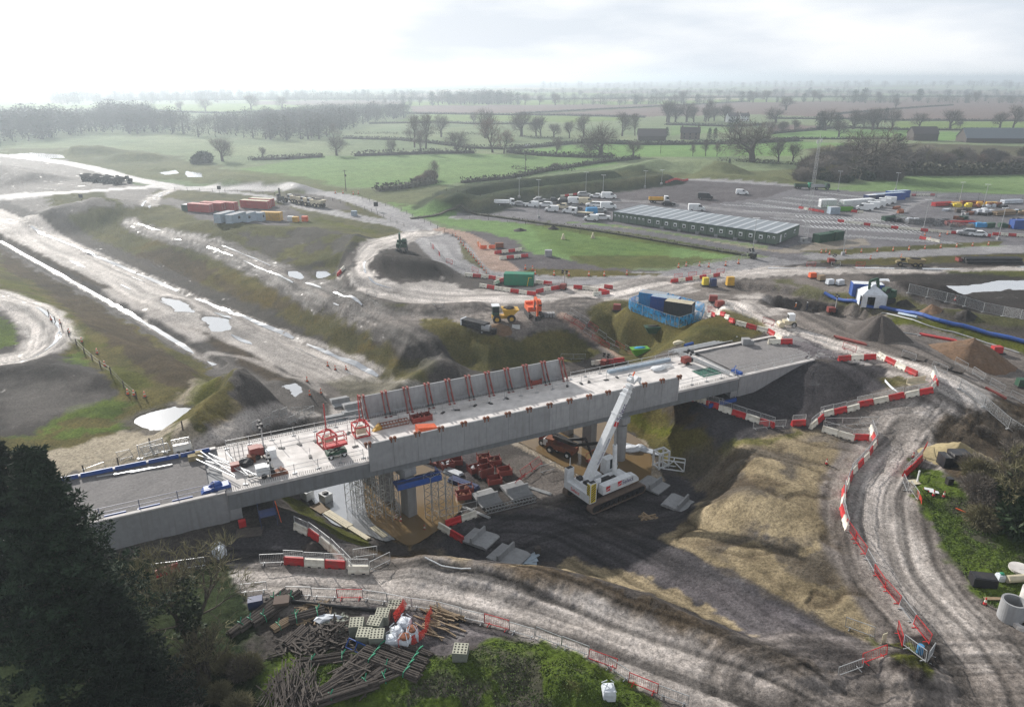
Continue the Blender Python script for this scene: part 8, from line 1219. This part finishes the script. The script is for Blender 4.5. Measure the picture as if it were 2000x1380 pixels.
# ---- near conifers, ivy-clad bare tree, undergrowth ----
def big_conifer(p, h, r, lb, seed, nb=260):
    R_ = random.Random(seed); t = MB().tube((0, 0, -1), (0, 0, h * .97), r * .09, 12, .05); br_ = MB(); m = MB()
    for k in range(nb):
        f = (k + .5) / nb; z = h * (.1 + .89 * f ** .85); a = k * 2.399; rr = r * (1 - ((z / h) ** 1.5)) * R_.uniform(.6, 1.12) + .25; e = Vector((math.cos(a) * rr, math.sin(a) * rr, z + rr * R_.uniform(-.05, .3))); b = Vector((0, 0, z - rr * .15)); br_.tube(b, e, .07, 4, .02, False)
        for j in range(5):
            g_ = .35 + .17 * j + R_.uniform(-.04, .04); c = b.lerp(e, g_) + Vector((R_.gauss(0, .12), R_.gauss(0, .12), R_.gauss(.1, .1))); s = (1.15 - .6 * g_) * R_.uniform(.6, 1.0) * (1 - .4 * f); spray(m, c, (s, s, s * .38), 70, .36, .06, R_, .5)
    spawn('conifer', 'tree', [P('trunk', t, 'bark', [P('branches', br_, 'bark')]), P('crown', m, 'ever')], p, 0, lb)
def at_xy(x, y): return Vector((x, y, zat(x, y)))
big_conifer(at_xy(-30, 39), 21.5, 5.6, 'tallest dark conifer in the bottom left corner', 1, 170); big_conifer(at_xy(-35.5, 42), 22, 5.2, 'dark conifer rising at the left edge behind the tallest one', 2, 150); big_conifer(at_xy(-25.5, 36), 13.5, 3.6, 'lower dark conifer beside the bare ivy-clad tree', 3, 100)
def near_tree(p, h, lb, ivy=1, mt='twigo', seed=5, nt_=8):
    TR.seed(seed); m = MB(); tips = []; [grow(m, tips, Vector((TR.uniform(-.4, .4), TR.uniform(-.4, .4), 0)), Vector((TR.uniform(-.35, .35), TR.uniform(-.35, .35), 1)).normalized(), h * .28, .2, 3, .5, .16, 6, 3) for _ in range(3)]; c = MB(); twigs(c, tips, nt_, h * .12, .03); ps = [P('trunk', m, 'bark'), P('crown', c, mt)]
    if ivy: i_ = MB(); [spray(i_, (TR.uniform(-.7, .7), TR.uniform(-.7, .7), z), (.8, .8, .7), 110, .3, .12) for z in np.arange(.6, h * .52, .45)]; ps.append(P('ivy', i_, 'ivy'))
    spawn('bare_tree', 'tree', ps, p, 0, lb)
near_tree(G(372, 1255), 11.5, 'bare tree with ivy-covered stems beside the dark conifers', 1, 'twigo', 5, 5); near_tree(G(400, 1330), 5.5, 'smaller bare olive tree in front of the ivy-clad one', 0, 'twigo', 6, 4)
near_tree(G(2010, 1000), 8, 'bare olive twigged tree at the right edge beside the haul road', 0, 'twigo', 8, 10); near_tree(G(1985, 930), 5.5, 'bare brown tree at the right edge above the green bank', 0, 'twig', 9, 9)
for k in range(20): shrub(G(TR.uniform(330, 500), TR.uniform(1290, 1480)), TR.uniform(.5, .9), TR.choice('toot'), 'tangled bare shrub in the undergrowth by the dark conifers', 'undergrowth by the conifers')
for k in range(24): g = G(TR.uniform(1900, 2040), TR.uniform(840, 1040)); shrub(g, TR.uniform(.6, 1.1), TR.choice('ttto'), 'tangled brown shrub on the bank at the right edge', 'undergrowth at the right edge')
for k in range(8): g = G(1985 + TR.uniform(0, 60), TR.uniform(960, 1060)); shrub(g, TR.uniform(1.2, 1.8), 'e', 'dark green bush at the right edge', 'dark bushes at the right edge')
# grass tufts in the near meadows: nobody could count them
R_ = random.Random(2); m = MB()
def tufts(poly, n):
    pts = [G2(*p) for p in poly]; xs = [p[0] for p in pts]; yy = [p[1] for p in pts]; c = 0; X_ = np.array([R_.uniform(min(xs), max(xs)) for _ in range(n * 3)]); Y_ = np.array([R_.uniform(min(yy), max(yy)) for _ in range(n * 3)]); ok = inside(X_, Y_, pts) & (fbm(X_, Y_, 3, 4, 21) > .44)
    for x, y in zip(X_[ok][:n], Y_[ok][:n]):
        z = zat(x, y) - .03; a = R_.uniform(0, 3.14); s = R_.uniform(.05, .16); h = R_.uniform(.04, .11); dx, dy = math.cos(a) * s, math.sin(a) * s; lx, ly = R_.uniform(-.1, .1), R_.uniform(-.1, .1); m.add([(x - dx, y - dy, z), (x + dx, y + dy, z), (x + lx + dx * .2, y + ly + dy * .2, z + h), (x + lx - dx * .6, y + ly - dy * .6, z + h * .8)], [(0, 1, 2, 3)])
tufts([(460, 1290), (760, 1270), (880, 1280), (970, 1250), (1080, 1255), (1180, 1310), (1290, 1380), (460, 1420)], 8000); tufts([(1780, 900), (1900, 960), (2050, 1060), (2050, 1240), (1930, 1180), (1880, 1120), (1830, 1040)], 9000)
M['blade'] = mat('grass_blades', (.065, .10, .022), .9, var=.4, scale=.8, dirt=.5, dcol=(.09, .085, .03)); o = link('grass', m.mesh('grass', 'blade')); o['kind'] = 'stuff'; o['label'] = 'rough green grass on the near banks'
HAZE_D = .00038
hm = new_mat('haze_air'); hm.node_tree.nodes.clear(); nn = hm.node_tree.nodes.new
hm.cycles.volume_sampling = 'DISTANCE'; hm.cycles.homogeneous_volume = True
ho = nn('ShaderNodeOutputMaterial'); hv = nn('ShaderNodeVolumePrincipled'); hv.inputs['Density'].default_value = HAZE_D; hv.inputs['Color'].default_value = (.80, .905, 1, 1); hv.inputs['Anisotropy'].default_value = .5
hm.node_tree.links.new(hv.outputs[0], ho.inputs['Volume'])
hx = 34000; zb, zt = -22, 66
hme = bpy.data.meshes.new('haze'); hme.from_pydata([(-hx, -60, zb), (hx, -60, zb), (hx, 17000, zb), (-hx, 17000, zb), (-hx, -60, zt), (hx, -60, zt), (hx, 17000, zt), (-hx, 17000, zt)], [], [(3, 2, 1, 0), (4, 5, 6, 7), (0, 1, 5, 4), (1, 2, 6, 5), (2, 3, 7, 6), (3, 0, 4, 7)])
hme.materials.append(hm); hz = bpy.data.objects.new('haze', hme); COL.objects.link(hz); hz['kind'] = 'stuff'
